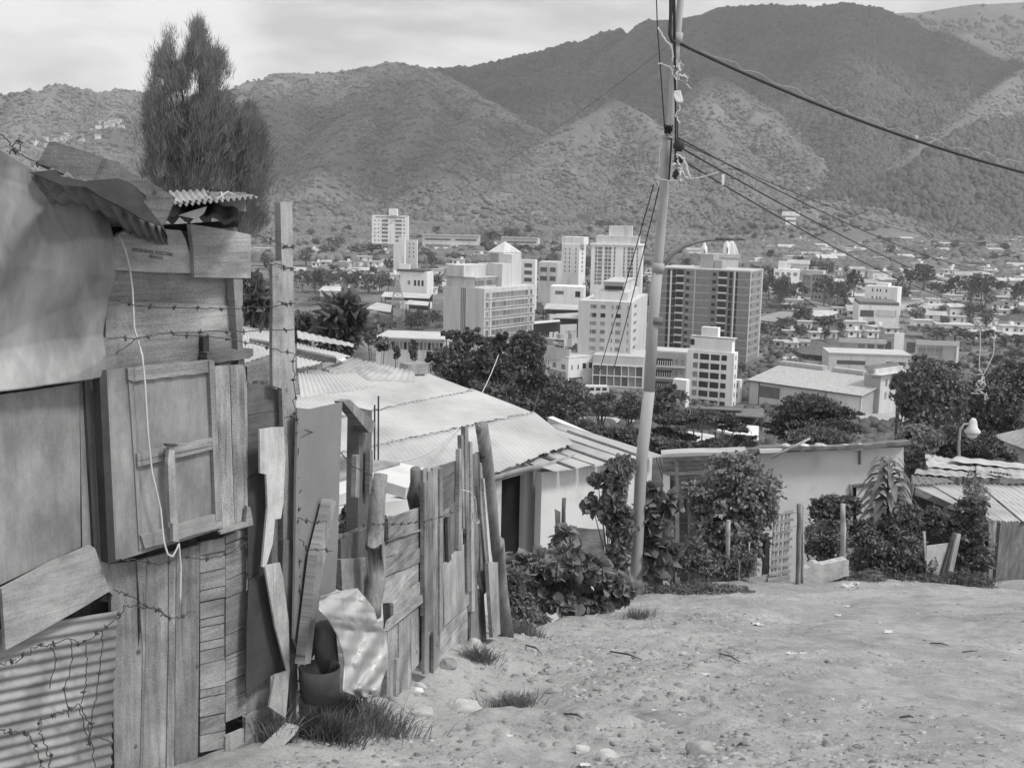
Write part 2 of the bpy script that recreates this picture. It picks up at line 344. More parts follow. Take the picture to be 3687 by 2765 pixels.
# ================================================================ ground sheet (fan grid: fine near the camera)
def build_ground():
    ys = list(np.arange(-6, 3.6, .3)) + list(np.arange(3.6, 13, .035)) + list(np.arange(13, 24, .06)) + list(np.geomspace(24, 2600, 170)[1:]) + [3500, 5000, 8000]
    ys = np.array(ys); s = np.linspace(-1.15, 1.15, 640)
    Y, S = np.meshgrid(ys, s, indexing='ij'); X = S*(np.maximum(Y, 0)*.62+3.2)
    Z = gz(X, Y)
    V = np.stack([X, Y, Z], -1).reshape(-1, 3); nr, nc = X.shape
    i = np.arange(nr-1)[:, None]*nc + np.arange(nc-1)[None]; F = np.stack([i, i+1, i+nc+1, i+nc], -1).reshape(-1, 4)
    m, nt, b = _nt('dirt'); N = nt.nodes; L = nt.links
    ge = N.new('ShaderNodeNewGeometry')
    def noise(sc, det=6, r=.6, st=None):
        n = N.new('ShaderNodeTexNoise'); n.inputs['Scale'].default_value = sc; n.inputs['Detail'].default_value = det; n.inputs['Roughness'].default_value = r
        if st:
            q = N.new('ShaderNodeMapping'); q.inputs['Scale'].default_value = st; L.new(ge.outputs['Position'], q.inputs[0]); L.new(q.outputs[0], n.inputs[0])
        else: L.new(ge.outputs['Position'], n.inputs[0])
        return n.outputs['Fac']
    def rng(x, a, b_, c, d):
        n = N.new('ShaderNodeMapRange'); n.inputs[1].default_value = a; n.inputs[2].default_value = b_; n.inputs[3].default_value = c; n.inputs[4].default_value = d; L.new(x, n.inputs[0]); return n.outputs[0]
    def op(o, x, y):
        n = N.new('ShaderNodeMath'); n.operation = o
        for k, q in enumerate((x, y)):
            if isinstance(q, (int, float)): n.inputs[k].default_value = q
            else: L.new(q, n.inputs[k])
        return n.outputs[0]
    c = rng(noise(.55, 5), .32, .68, .25, .37)
    c = op('MULTIPLY', c, rng(noise(7, 6, .7), .3, .7, .84, 1.14))
    c = op('MULTIPLY', c, rng(noise(60, 4, .7), .3, .7, .83, 1.15))
    c = op('MULTIPLY', c, rng(noise(26, 3), .6, .7, 1, .62)); c = op('MULTIPLY', c, rng(noise(1.7, 7, .75), .48, .62, 1, .8))
    # valley floor beyond the road is grassy
    sp = N.new('ShaderNodeSeparateXYZ'); L.new(ge.outputs['Position'], sp.inputs[0])
    fg = rng(sp.outputs[1], 24, 40, 0, 1)
    far = op('MULTIPLY', rng(noise(.02, 6, .7), .35, .65, .07, .22), rng(noise(.3, 5, .7), .3, .7, .7, 1.3))
    mxn = N.new('ShaderNodeMix'); mxn.data_type = 'FLOAT'; L.new(fg, mxn.inputs[0]); L.new(c, mxn.inputs[2]); L.new(far, mxn.inputs[3])
    cc = N.new('ShaderNodeCombineColor')
    for k in range(3): L.new(mxn.outputs[0], cc.inputs[k])
    L.new(cc.outputs[0], b.inputs['Base Color']); b.inputs['Roughness'].default_value = .95; b.inputs['Specular IOR Level'].default_value = .1
    bp = N.new('ShaderNodeBump'); bp.inputs['Strength'].default_value = .6; bp.inputs['Distance'].default_value = .022
    h = op('ADD', op('MULTIPLY', noise(24, 5, .7), .8), op('MULTIPLY', noise(110, 3), .35)); L.new(h, bp.inputs['Height']); L.new(bp.outputs[0], b.inputs['Normal'])
    o = link('ground', fastmesh('ground', V, F, m, True)); tag(o, 'pale stony dirt road running downhill beside the huts, with the valley floor beyond', None, None, 'structure')
build_ground()
# ================================================================ hills
RIDGES = [  # (set, [(x, y, depth)] in 2212-wide photo pixels, half-width slope)
 (0, [(700, 190, 3000), (830, 165, 3000), (930, 154, 3050), (1010, 153, 3100), (1100, 133, 3150), (1200, 109, 3200), (1300, 77, 3200), (1400, 47, 3200), (1480, 46, 3200), (1560, 20, 3200), (1620, 13, 3200), (1700, 17, 3150), (1760, 20, 3120), (1820, 14, 3100), (1880, 24, 3100), (1940, 44, 3050), (2050, 80, 2950), (2212, 140, 2850), (2400, 200, 2700)], .52),
 (0, [(1400, 47, 3200), (1330, 120, 2850), (1250, 190, 2600), (1180, 260, 2400)], .6),
 (0, [(1820, 14, 3100), (1840, 110, 2700), (1870, 220, 2350), (1860, 330, 2050), (1830, 420, 1800)], .6),
 (0, [(1560, 20, 3200), (1500, 110, 2850), (1420, 180, 2650)], .6),
 (1, [(1800, 50, 3900), (1880, 36, 3900), (1930, 29, 3900), (2000, 26, 3900), (2100, 12, 3900), (2212, 8, 3900), (2400, 10, 3900), (2700, 60, 3900)], .5),
 (2, [(2500, 120, 2900), (2300, 120, 2750), (2212, 150, 2650), (2150, 200, 2500), (2090, 260, 2300), (2000, 320, 2100), (1930, 380, 1950)], .6),
 (0, [(2400, 250, 2100), (2212, 260, 1950), (2130, 262, 1900), (2060, 310, 1800), (1990, 380, 1680)], .6),
 (2, [(420, 235, 2500), (480, 196, 2550), (540, 174, 2600), (600, 158, 2600), (680, 162, 2650), (760, 151, 2700), (830, 137, 2700), (870, 136, 2700), (905, 147, 2650), (960, 176, 2600), (1040, 216, 2500), (1130, 266, 2350), (1190, 312, 2200), (1210, 345, 2080)], .56),
 (2, [(870, 136, 2700), (840, 190, 2480), (790, 250, 2250), (730, 310, 2020), (690, 370, 1850), (670, 430, 1660)], .62),
 (2, [(600, 158, 2600), (570, 240, 2250), (545, 330, 1950), (540, 420, 1700)], .6),
 (2, [(1040, 216, 2500), (1000, 290, 2180), (960, 350, 1950), (940, 420, 1700)], .62),
 (2, [(905, 147, 2650), (920, 230, 2300), (880, 310, 2050)], .62),
 (2, [(1330, 215, 2480), (1280, 245, 2380), (1220, 290, 2250), (1150, 330, 2120), (1110, 380, 1950), (1080, 430, 1720)], .6),
 (2, [(1330, 215, 2480), (1380, 240, 2400), (1420, 275, 2280), (1440, 340, 2080), (1430, 410, 1800)], .6),
 (2, [(1500, 190, 2600), (1535, 168, 2600), (1580, 195, 2500), (1640, 245, 2380), (1700, 300, 2220), (1760, 345, 2080), (1800, 385, 1950), (1830, 430, 1780)], .6),
 (2, [(1535, 168, 2600), (1530, 240, 2350), (1560, 320, 2100), (1600, 400, 1850), (1620, 440, 1700)], .62),
 (2, [(-600, 250, 2300), (-300, 232, 2300), (-100, 214, 2300), (0, 205, 2300), (60, 197, 2300), (120, 184, 2300), (180, 193, 2300), (215, 204, 2300), (260, 198, 2300), (320, 204, 2300), (400, 212, 2400), (480, 196, 2550)], .5),
 (2, [(120, 184, 2300), (70, 250, 2050), (10, 320, 1820), (-60, 380, 1650)], .55),
 (2, [(260, 198, 2300), (240, 270, 2030), (190, 350, 1780), (150, 420, 1600)], .55),
 (2, [(400, 212, 2400), (380, 300, 2050), (400, 380, 1800), (380, 430, 1650)], .55),
 (2, [(1440, 432, 1700), (1540, 425, 1680), (1620, 438, 1640)], .45),
 (2, [(1000, 440, 1620), (1060, 425, 1600), (1110, 440, 1580)], .4),
 (2, [(1700, 455, 1500), (1770, 440, 1500), (1850, 452, 1480)], .4),
]
def hz_fn(X, Y, want):
    H = np.full(X.shape, -1e9); DM = np.full(X.shape, 1e9)
    for st, pl, sl in RIDGES:
        if st != want: continue
        P = [pt(D(x, y), Yd) for x, y, Yd in pl]
        for a, b in zip(P[:-1], P[1:]):
            dx, dy = b.x-a.x, b.y-a.y; t = np.clip(((X-a.x)*dx + (Y-a.y)*dy)/(dx*dx+dy*dy), 0, 1)
            d = np.hypot(X-a.x-t*dx, Y-a.y-t*dy)
            h = a.z + t*(b.z-a.z) - sl*(np.sqrt(d*d+900)-30)
            DM = np.where(h > H, d, DM); H = np.maximum(H, h)
    base = np.interp(Y, [1300, 1500, 1800, 2500, 4000], [-60, -34, -12, 30, 60]) - 18
    H = np.maximum(H, base)
    up = np.clip((H-base)/160, 0, 1)
    wx = X + 60*fbm(X/300, Y/300, 3, 44); wy = Y + 60*fbm(X/300+9, Y/300, 3, 45)
    rav = 1-np.abs(fbm(wx/170, wy/230, 4, 60+want))*2.2
    rav2 = 1-np.abs(fbm(wx/420+3, wy/520, 2, 80+want))*2.6
    gk = np.clip(DM/170, .06, 1)
    H = H - gk*up*34*np.clip(rav, 0, 1)**2 - gk*up*75*np.clip(rav2, 0, 1)**2 + (.25+.75*gk)*up*18*fbm(X/110, Y/110, 4, 61) + up*3
    return H
HILLF = {}
def build_hill(name, want, x0, x1, y0, y1, st, m, label):
    xs = np.arange(x0, x1, st); ys = np.arange(y0, y1, st)
    X, Y = np.meshgrid(xs, ys); H = hz_fn(X, Y, want); HILLF[want] = (xs, ys, H)
    H = H + 4.0*fbm(X/14, Y/14, 2, 77)
    nr, nc = X.shape; V = np.stack([X, Y, H], -1).reshape(-1, 3)
    i = np.arange(nr-1)[:, None]*nc + np.arange(nc-1)[None]; F = np.stack([i, i+1, i+nc+1, i+nc], -1).reshape(-1, 4)
    o = link(name, fastmesh(name, V, F, m, True)); tag(o, label, None, None, 'structure')
def hillmat(name, v, dv, sc, sc2, lo, hi):
    m, nt, b = _nt(name); N = nt.nodes; L = nt.links; ge = N.new('ShaderNodeNewGeometry')
    def noise(s, r=.65):
        n = N.new('ShaderNodeTexNoise'); n.inputs['Scale'].default_value = s; n.inputs['Detail'].default_value = 6; n.inputs['Roughness'].default_value = r; L.new(ge.outputs['Position'], n.inputs[0]); return n.outputs['Fac']
    a = N.new('ShaderNodeMapRange'); a.inputs[1].default_value = .36; a.inputs[2].default_value = .64; a.inputs[3].default_value = v*(1-dv); a.inputs[4].default_value = v*(1+dv); L.new(noise(sc), a.inputs[0])
    c = N.new('ShaderNodeMapRange'); c.inputs[1].default_value = .35; c.inputs[2].default_value = .65; c.inputs[3].default_value = lo; c.inputs[4].default_value = hi; L.new(noise(sc2, .75), c.inputs[0])
    mu = N.new('ShaderNodeMath'); mu.operation = 'MULTIPLY'; L.new(a.outputs[0], mu.inputs[0]); L.new(c.outputs[0], mu.inputs[1])
    cc = N.new('ShaderNodeCombineColor')
    for k in range(3): L.new(mu.outputs[0], cc.inputs[k])
    L.new(cc.outputs[0], b.inputs['Base Color']); b.inputs['Roughness'].default_value = 1; b.inputs['Specular IOR Level'].default_value = .05
    bp = N.new('ShaderNodeBump'); bp.inputs['Strength'].default_value = .7; bp.inputs['Distance'].default_value = 6; L.new(noise(.09, .7), bp.inputs['Height']); L.new(bp.outputs[0], b.inputs['Normal'])
    return m
build_hill('mountain', 0, -1700, 3200, 1500, 4200, 14, hillmat('forest_slope_shaded', .07, .2, .006, .07, .75, 1.25), 'wooded mountain filling the right background, cloud shade put into its dark colour')  # wooded slope, its tone also darkened to carry the cloud shade
build_hill('far_mountain', 1, 1200, 4200, 2900, 4900, 18, hillmat('far_slope', .16, .25, .006, .06, .8, 1.2), 'pale scrubby mountain behind the right shoulder of the dark one')
build_hill('foothills', 2, -2600, 2600, 1380, 3300, 12, hillmat('grass_slope', .19, .3, .0045, .06, .8, 1.2), 'lighter scrub covered foothills with branching spurs')
def hill_h(X, Y):
    best = gz(X, Y, False)
    for w, (xs, ys, H) in HILLF.items():
        st = xs[1]-xs[0]; i = np.clip(((X-xs[0])/st).astype(int), 0, len(xs)-2); j = np.clip(((Y-ys[0])/st).astype(int), 0, len(ys)-2)
        ok = (X > xs[0]) & (X < xs[-1]) & (Y > ys[0]) & (Y < ys[-1])
        fx = (X-xs[0])/st-i; fy = (Y-ys[0])/st-j
        fx = np.clip(fx, 0, 1); fy = np.clip(fy, 0, 1)
        h = (H[j, i]*(1-fx)+H[j, i+1]*fx)*(1-fy) + (H[j+1, i]*(1-fx)+H[j+1, i+1]*fx)*fy
        best = np.where(ok, np.maximum(best, h), best)
    return best
def blobs(name, X, Y, Z, RAD, m, label, tall=1.0, seed=3):
    """bush and tree crowns as one mesh: each a ragged little dome"""
    rg = np.random.default_rng(seed); n = len(X); k = 6
    ang = np.arange(k)*2*math.pi/k
    rings = [(1.0, -.35), (1.05, .25), (.62, .82)]
    P = np.zeros((n, 3*k+1, 3))
    for ri, (rr, zz) in enumerate(rings):
        a = ang[None] + rg.uniform(0, 6.28, (n, 1)); r = RAD[:, None]*rr*rg.uniform(.65, 1.3, (n, k))
        P[:, ri*k:(ri+1)*k, 0] = X[:, None] + r*np.cos(a) if ri == 0 else X[:, None] + r*np.cos(A0)
        if ri == 0: A0 = a
        P[:, ri*k:(ri+1)*k, 0] = X[:, None] + r*np.cos(A0); P[:, ri*k:(ri+1)*k, 1] = Y[:, None] + r*np.sin(A0)
        P[:, ri*k:(ri+1)*k, 2] = Z[:, None] + RAD[:, None]*tall*zz*rg.uniform(.8, 1.25, (n, k))
    P[:, -1, 0] = X + rg.normal(0, .12, n)*RAD; P[:, -1, 1] = Y + rg.normal(0, .12, n)*RAD; P[:, -1, 2] = Z + RAD*tall*rg.uniform(.9, 1.35, n)
    T = []
    for r_ in range(2):
        for i in range(k):
            i2 = (i+1) % k; T += [(r_*k+i, r_*k+i2, (r_+1)*k+i2), (r_*k+i, (r_+1)*k+i2, (r_+1)*k+i)]
    for i in range(k): T.append((2*k+i, 2*k+(i+1) % k, 3*k))
    T = np.array(T); F = (T[None] + (np.arange(n)*(3*k+1))[:, None, None]).reshape(-1, 3)
    o = link(name, fastmesh(name, P.reshape(-1, 3), F, m)); tag(o, label, None, None, 'stuff'); return o
def scatter(n, x0, x1, y0, y1, rg):
    Y = y0 + (y1-y0)*rg.random(n)**.85; ang = rg.uniform(x0, x1, n); return ang*Y, Y
rg = np.random.default_rng(5)
M_dark = leafm('leaf_forest_shaded', .072, .3, trans=0, sc=.03); M_mid = leafm('leaf_scrub', .125, .35, trans=0, sc=.02); M_pale = leafm('leaf_dry', .14, .3, trans=0, sc=.02)  # forest leaf tone includes the cloud shade painted over the mountain
def stand(name, want, n, x0, x1, y0, y1, r0, r1, m, label, thr=None, seed=1, tall=1.0):
    rg = np.random.default_rng(seed); X, Y = scatter(n, x0, x1, y0, y1, rg)
    xs, ys, H = HILLF[want]; st = xs[1]-xs[0]
    i = ((X-xs[0])/st).astype(int); j = ((Y-ys[0])/st).astype(int); ok = (i >= 0) & (i < len(xs)-1) & (j >= 0) & (j < len(ys)-1)
    i = np.clip(i, 0, len(xs)-2); j = np.clip(j, 0, len(ys)-2)
    fx = np.clip((X-xs[0])/st-i, 0, 1); fy = np.clip((Y-ys[0])/st-j, 0, 1)
    Z = (H[j, i]*(1-fx)+H[j, i+1]*fx)*(1-fy) + (H[j+1, i]*(1-fx)+H[j+1, i+1]*fx)*fy
    ok &= Z > hill_h(X, Y)-3
    if thr is not None:
        # scrub gathers in hollows and thins on crests
        gy = (H[np.clip(j+4, 0, len(ys)-1), i]+H[np.clip(j-4, 0, len(ys)-1), i]+H[j, np.clip(i+4, 0, len(xs)-1)]+H[j, np.clip(i-4, 0, len(xs)-1)])/4 - H[j, i]
        ok &= (fbm(X/160, Y/160, 4, seed+9)*.7 + gy*.05 + rg.normal(0, .42, n)) > thr
    X, Y, Z = X[ok], Y[ok], Z[ok]; RAD = rg.uniform(r0, r1, len(X))*(1+.6*(rg.random(len(X)) < .12))
    blobs(name, X, Y, Z+RAD*.15, RAD, m, label, tall, seed)
stand('mountain_woodland', 0, 95000, -.15, .52, 1450, 3300, 3, 5.6, M_dark, 'dense forest cloaking the big mountain, darkened in colour for cloud shade', None, 11)
stand('foothill_scrub', 2, 90000, -.52, .48, 1400, 2800, 2.0, 4.6, M_mid, 'dark scrub and low trees dotting the lighter foothills', -.2, 12, .8)
stand('far_scrub', 1, 9000, .25, .6, 3000, 4000, 5, 9, M_mid, 'scrub on the far pale mountain', .05, 13, .85)
# ================================================================ unseen clouds added to shade the hills, and the air of the valley
def lump(name, c, sx, sy, sz, m, seed, label):
    nu, nv = 72, 36; V = []; F = []
    for j in range(nv+1):
        for i in range(nu):
            th = math.pi*j/nv; ph = 2*math.pi*i/nu; d = Vector((math.sin(th)*math.cos(ph), math.sin(th)*math.sin(ph), math.cos(th)))
            q = 1 + .38*mnoise.fractal(d*1.6+Vector((seed, 0, 0)), .8, 2, 4) 
            V.append((c[0]+sx*d.x*q, c[1]+sy*d.y*q, c[2]+sz*d.z*q*(1 if d.z > 0 else .45)))
    for j in range(nv):
        for i in range(nu):
            i2 = (i+1) % nu; F.append((j*nu+i, (j+1)*nu+i, (j+1)*nu+i2, j*nu+i2))
    o = link(name, fastmesh(name, np.array(V), np.array(F), m, True)); tag(o, label, None, None, 'structure')
mc = mat('shade_cloud', .85, .05, .002, 0, rough=1)
def shade_at(px, py, Yd, h=1150):  # puts an unseen cloud where its shadow lands on the given spot
    p = pt(D(px, py), Yd); k = (h-p.z)/SUN.z; return p + SUN*k
c = shade_at(1560, 60, 3050); lump('cloud', c, 900, 560, 90, mc, 1.3, 'flat grey-white cloud added out of view to shade the mountain')
c = shade_at(745, 270, 2150, 860); lump('cloud', c, 300, 420, 34, mc, 4.1, 'small cloud added out of view to shade the left foothill')
def haze():
    x0, x1, y0, y1, z0, z1 = -4200, 5200, -60, 5300, -190, 760
    mb = MB(); mb.box(((x0+x1)/2, (y0+y1)/2, (z0+z1)/2), x1-x0, y1-y0, z1-z0)
    m = bpy.data.materials.new('air'); m.use_nodes = True; nt = m.node_tree; nt.nodes.remove(nt.nodes['Principled BSDF'])
    pv = nt.nodes.new('ShaderNodeVolumePrincipled'); pv.inputs['Color'].default_value = (.9, .9, .9, 1); pv.inputs['Density'].default_value = .00013; pv.inputs['Anisotropy'].default_value = .1
    nt.links.new(pv.outputs[0], nt.nodes['Material Output'].inputs['Volume'])
    tag(mb.build('haze', m), 'thin pale haze filling the valley air', None, None, 'stuff')
haze()
# ================================================================ materials for the huts
WG = wood('wood_grey', .24); WD = wood('wood_dark', .13); WL = wood('wood_light', .33, .25); WP = wood('wood_pale', .45, .22, .05); WPL = wood('plywood', .26, .12, .05); WF = wood('fence_wood', .25, .5, .28)
MET = mat('zinc', .29, .42, 5, .4, 18, .58, metal=.3, stretch=(1, 1, .4), spec=.5, dist=.01, spots=.45, spsc=4.5)
METB = mat('zinc_dull', .3, .3, 4, .25, 20, .6, metal=.25, spots=.35, spsc=5, dist=.006)
CRUMP = mat('crumpled_zinc', .42, .15, 3, .25, 20, .5, metal=.25, dist=.006, spots=.25, spsc=9, stretch=(1, 1, .4))
RUST = mat('rusted_sheet', .16, .4, 4, .3, 25, .85, spots=.4, spsc=6)
ROOF = mat('roof_sheet', .40, .2, .9, .12, 12, .75, stretch=(1, 1, 1), spots=.14, spsc=1.3, dist=.005)
ROOFD = mat('roof_sheet_old', .33, .3, 1.6, .2, 12, .8, spots=.35, spsc=2.2)
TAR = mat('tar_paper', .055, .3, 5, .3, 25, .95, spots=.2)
WHITE = mat('whitewash', .6, .1, .8, .15, 30, .95, spots=.18, spsc=1.1)
PLAST = mat('plaster_wall', .62, .12, .7, .2, 25, .95, spots=.22, spsc=1.0)
CLOTH = mat('sacking', .2, .12, 3, .5, 60, .98, dist=.004)
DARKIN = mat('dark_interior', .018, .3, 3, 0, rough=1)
IRON = mat('rusty_wire', .07, .3, 20, 0, rough=.7, metal=.3)
CABLE = mat('pale_cable', .5, .15, 10, 0, rough=.6); CABD = mat('black_cable', .03, .2, 10, 0, rough=.6)
ALU = mat('pole_steel', .33, .2, 2.2, .15, 14, .85, metal=.05, stretch=(1, 1, .25), spots=.25, spsc=2.5, dist=.004)
STONE = mat('stone', .26, .3, 6, .7, 25, .95, dist=.012); STONEL = mat('pale_stone', .42, .25, 6, .6, 25, .95, dist=.012)
PAPER = mat('paper_litter', .5, .06, 8, .4, 15, .9); RAG = mat('string_rag', .48, .12, 20, .2, 40, .95)
# ================================================================ hut on the left
HP = Plane(pt(D(530, 1080), 5.3), (.574, .819, 0))
hut = empty('shack', gnd(D(380, 1655)), 'patchwork shack of boards, plywood and zinc sheet at the left edge of the road', 'shack')
def hp(name, poly, m, off=0.0, th=.02, **k): return panel(name, HP, poly, m, k.pop('parent', hut), off, th, **k)
# back body: dark interior box behind the boards (real volume of the hut)
def hut_body():
    A = HP.at(D(-420, 2100), -.08); B = HP.at(D(520, 1659), -.08); zt0 = HP.at(D(0, 400), -.08).z; zb = B.z-.6
    d = -HP.n*2.6; e = HP.e1
    A2 = HP.p + e*(-2.6) - HP.n*.08; B2 = HP.p + e*(.03) - HP.n*.08
    top = HP.at(D(520, 480), -.08).z - .02
    vs = []
    for z in (zb, top):
        for q in (A2, B2, B2+d, A2+d): vs.append((q.x, q.y, z))
    obj('wall', vs, [(3, 2, 1, 0), (4, 5, 6, 7), (0, 1, 5, 4), (1, 2, 6, 5), (2, 3, 7, 6), (3, 0, 4, 7)], WD, hut, uvs=[(v[0]+v[1], v[2]) for v in vs])
hut_body()
# boards (upper wall)
p = hp('board', [B1(960, 733), B1(1310, 765), B1(1345, 830), B1(1412, 1076), B1(1100, 1068), B1(800, 1048), B1(792, 830)], WL, .05, .025, grain='h', jit=.002); p['label'] = 'pale crate board with faded stencilled letters'
board_text = p
hp('board', [B1(1378, 718), B1(1600, 752), B1(1816, 795), B1(1816, 1110), B1(1408, 1103), B1(1400, 900)], WL, .075, .025, grain='h', jit=.002)
hp('board', [B1(780, 1040), B1(1722, 1100), B1(1724, 1320), B1(775, 1275)], WG, .012, .02, grain='h', jit=.002)
hp('board', [B1(770, 1268), B1(1724, 1312), B1(1724, 1500), B1(765, 1545)], WG, .024, .02, grain='h', jit=.002)
hp('board', [B1(750, 1540), B1(1724, 1490), B1(1720, 1680), B2(1724, 110), B2(740, 160)], WG, .036, .02, grain='h', jit=.002)
hp('corner_post', [B1(1690, 1112), B1(1757, 1115), B1(1757, 1560), B2(1790, 300), B2(1800, 1250), B2(1735, 1250), B2(1725, 60)], WG, .07, .05)
hp('batten', [B1(1472, 1525), B1(1515, 1535), B2(1515, 95), B2(1472, 100)], TAR, .065, .03)
hp('lintel', [B2(1500, 42), B2(1830, 12), B2(1835, 60), B2(1800, 85), B2(1500, 120)], WD, .10, .05, grain='h', jit=.006, seg=.03)
# shutter
sh = hp('shutter', [B2(765, 165), B2(1540, 92), B2(1612, 1312), B2(835, 1552)], WPL, .115, .02)
hp('stile', [B2(718, 172), B2(772, 165), B2(838, 1552), B2(785, 1566)], TAR, .13, .05, parent=sh)
hp('rail', [B2(925, 152), B2(1530, 92), B2(1535, 178), B2(965, 250), B2(930, 235)], WG, .13, .015, grain='h', jit=.004, seg=.05, parent=sh)
hp('stile', [B2(925, 150), B2(968, 245), B2(1000, 870), B2(1040, 1440), B2(1010, 1470), B2(975, 870)], WPL, .122, .008, parent=sh)
hp('rail', [B2(995, 768), B2(1540, 655), B2(1546, 738), B2(1000, 866)], WG, .135, .02, grain='h', jit=.003, seg=.06, parent=sh)
hp('rail', [B2(1020, 1362), B2(1600, 1200), B2(1612, 1300), B2(1050, 1455)], WPL, .133, .018, grain='h', jit=.003, seg=.08, parent=sh)
hp('stile', [B2(1515, 100), B2(1552, 98), B2(1608, 1250), B2(1565, 1262)], WG, .136, .02, parent=sh)
lt = hp('latch_stick', [B2(1228, 700), B2(1262, 705), B2(1298, 1408), B2(1255, 1404), B2(1250, 1275), B2(1234, 1272), B2(1215, 830)], WL, .175, .02, parent=sh)
hp('latch_cleat', [B2(1205, 700), B2(1300, 705), B2(1265, 722), B2(1210, 716)], TAR, .185, .02, parent=sh)
for a in ([B2(1555, 140), B2(1660, 132), B2(1700, 1290), B2(1614, 1312)], [B2(1664, 132), B2(1762, 128), B2(1798, 1240), B2(1703, 1288)]): hp('plank', a, WF, .11, .02, jit=.002)
hp('plank', [B2(1595, 1335), B2(1780, 1265), B2(1790, 1150), B2(1815, 1160), B2(1835, 1285), B2(1600, 1355)], WG, .14, .02, grain='h', jit=.003)
# left plywood panels
hp('panel', [B2(-900, 560), B2(0, 345), B2(520, 270), B2(575, 262), B2(585, 1445), B2(0, 1720), B2(-900, 2150)], WPL, .05, .012, jit=.0015)['label'] = 'large smooth plywood sheet'
hp('panel', [B2(575, 240), B2(722, 205), B2(790, 1560), B2(825, 1800), B3(790, 380), B3(640, 470), B2(600, 1600)], WPL, .035, .012)
hp('plank', [B2(600, 240), B2(612, 240), B2(680, 1470), B2(668, 1470)], TAR, .04, .01)
hp('plank', [B3(12, 362), B3(375, 170), B3(660, 48), B3(690, 70), B3(795, 378), B3(600, 495), B3(42, 805)], WL, .085, .02, grain='h', jit=.002)['label'] = 'broad pale board nailed on at a slant'
hp('patch', [B3(690, 455), B3(775, 405), B3(782, 455)], DARKIN, .03, .01)
# metal sheet, upper left: hangs proud of the wall, dented
def P4(pl, pts, offs): return [pl.at(p, o) for p, o in zip(pts, offs)]
s_ = sheet('zinc_sheet', P4(HP, [B1(-900, -390), B1(806, 650), B2(744, 205), B2(-900, 480)], [.16, .12, .10, .15]), MET, hut, waves=0, nu=130, nv=110, dent=.014, crease=.085, seed=4, up=HP.n, amp=0); s_['label'] = 'dented shiny zinc sheet'
# corrugated sheet bottom left (ribs run along the wall)
def corr(name, quad_px, pl, off, waves, amp, m, parent, seed=1, label=None):
    q = P4(pl, quad_px, [off]*4)
    o = sheet(name, q, m, parent, waves=waves, amp=amp, nv=4, up=pl.n, dent=.01, seed=seed)
    if label: o['label'] = label
    return o
corr('zinc_sheet', [B3(-700, 760), B3(-700, 3000), B3(770, 2500), B3(850, 520)], HP, .03, 26, .006, METB, hut, 2, 'corrugated zinc sheet with horizontal ribs low on the wall')
# vertical boards lower middle
for a, m_ in (([B3(798, 180), B3(985, 160), B3(1000, 800), B3(1045, 500), B3(1020, 1900), B3(835, 1900)], WG), ([B3(990, 160), B3(1058, 140), B3(1052, 800), B3(1028, 1800), B3(1012, 1800), B3(1035, 800)], WG),
              ([B3(1062, 140), B3(1222, 100), B3(1218, 800), B3(1200, 1800), B3(1030, 1800), B3(1054, 800)], WG), ([B3(1226, 100), B3(1275, 90), B3(1268, 800), B3(1262, 1800), B3(1203, 1800), B3(1222, 800)], WG), ([B3(1279, 90), B3(1448, 40), B3(1440, 800), B3(1430, 1900), B3(1266, 1800), B3(1272, 800)], WG)):
    hp('plank', a, m_, .03+random.uniform(-.008, .008), .02)
ys = [20, 120, 245, 372, 455, 580, 640, 745, 808, 905, 1090, 1150, 1290, 1420, 1545]
for i in range(len(ys)-1):   # short crate slats, rising to the right
    y0, y1 = ys[i], ys[i+1]; k = .22
    a = [B3(1450, y0+k*20+4), B3(1632, y0-k*150+4), B3(1632, y1-k*150-4), B3(1450, y1+k*20-4)]
    hp('slat', a, WG, .035+random.uniform(-.006, .006), .02, grain='h', jit=.002)
ys = [-20, 40, 120, 300, 430, 700, 850, 1040, 1160, 1330]
for i in range(len(ys)-1):
    y0, y1 = ys[i], ys[i+1]
    hp('slat', [B3(1636, y0+4), B3(1790, y0-60), B3(1785, y1-66), B3(1636, y1-4)], WG, .04+random.uniform(-.006, .006), .02, grain='h', jit=.002)
for i, (y0, y1) in enumerate(((1330, 1560), (1565, 1800), (1805, 2100))):
    hp('slat', [B3(1640, y0), B3(2130, y0-330), B3(2160, y1-330), B3(1640, y1)] if i else [B3(1780, 1290), B3(2115, 1120), B3(2140, 1240), B3(1775, 1470)], WG, .06, .02, grain='h', jit=.003)
hp('plank', [B3(1635, 1430), B3(1778, 1370), B3(1785, 1900), B3(1620, 1900)], WL, .05, .02, jit=.003)
hp('plank', [B3(1790, 1140), B3(1960, 990), B3(1950, 1210), B3(1790, 1300)], WG, .04, .02)
hp('plank', [B3(1350, 1640), B3(1630, 1520), B3(1640, 1900), B3(1340, 1900)], WG, .045, .02, grain='h')
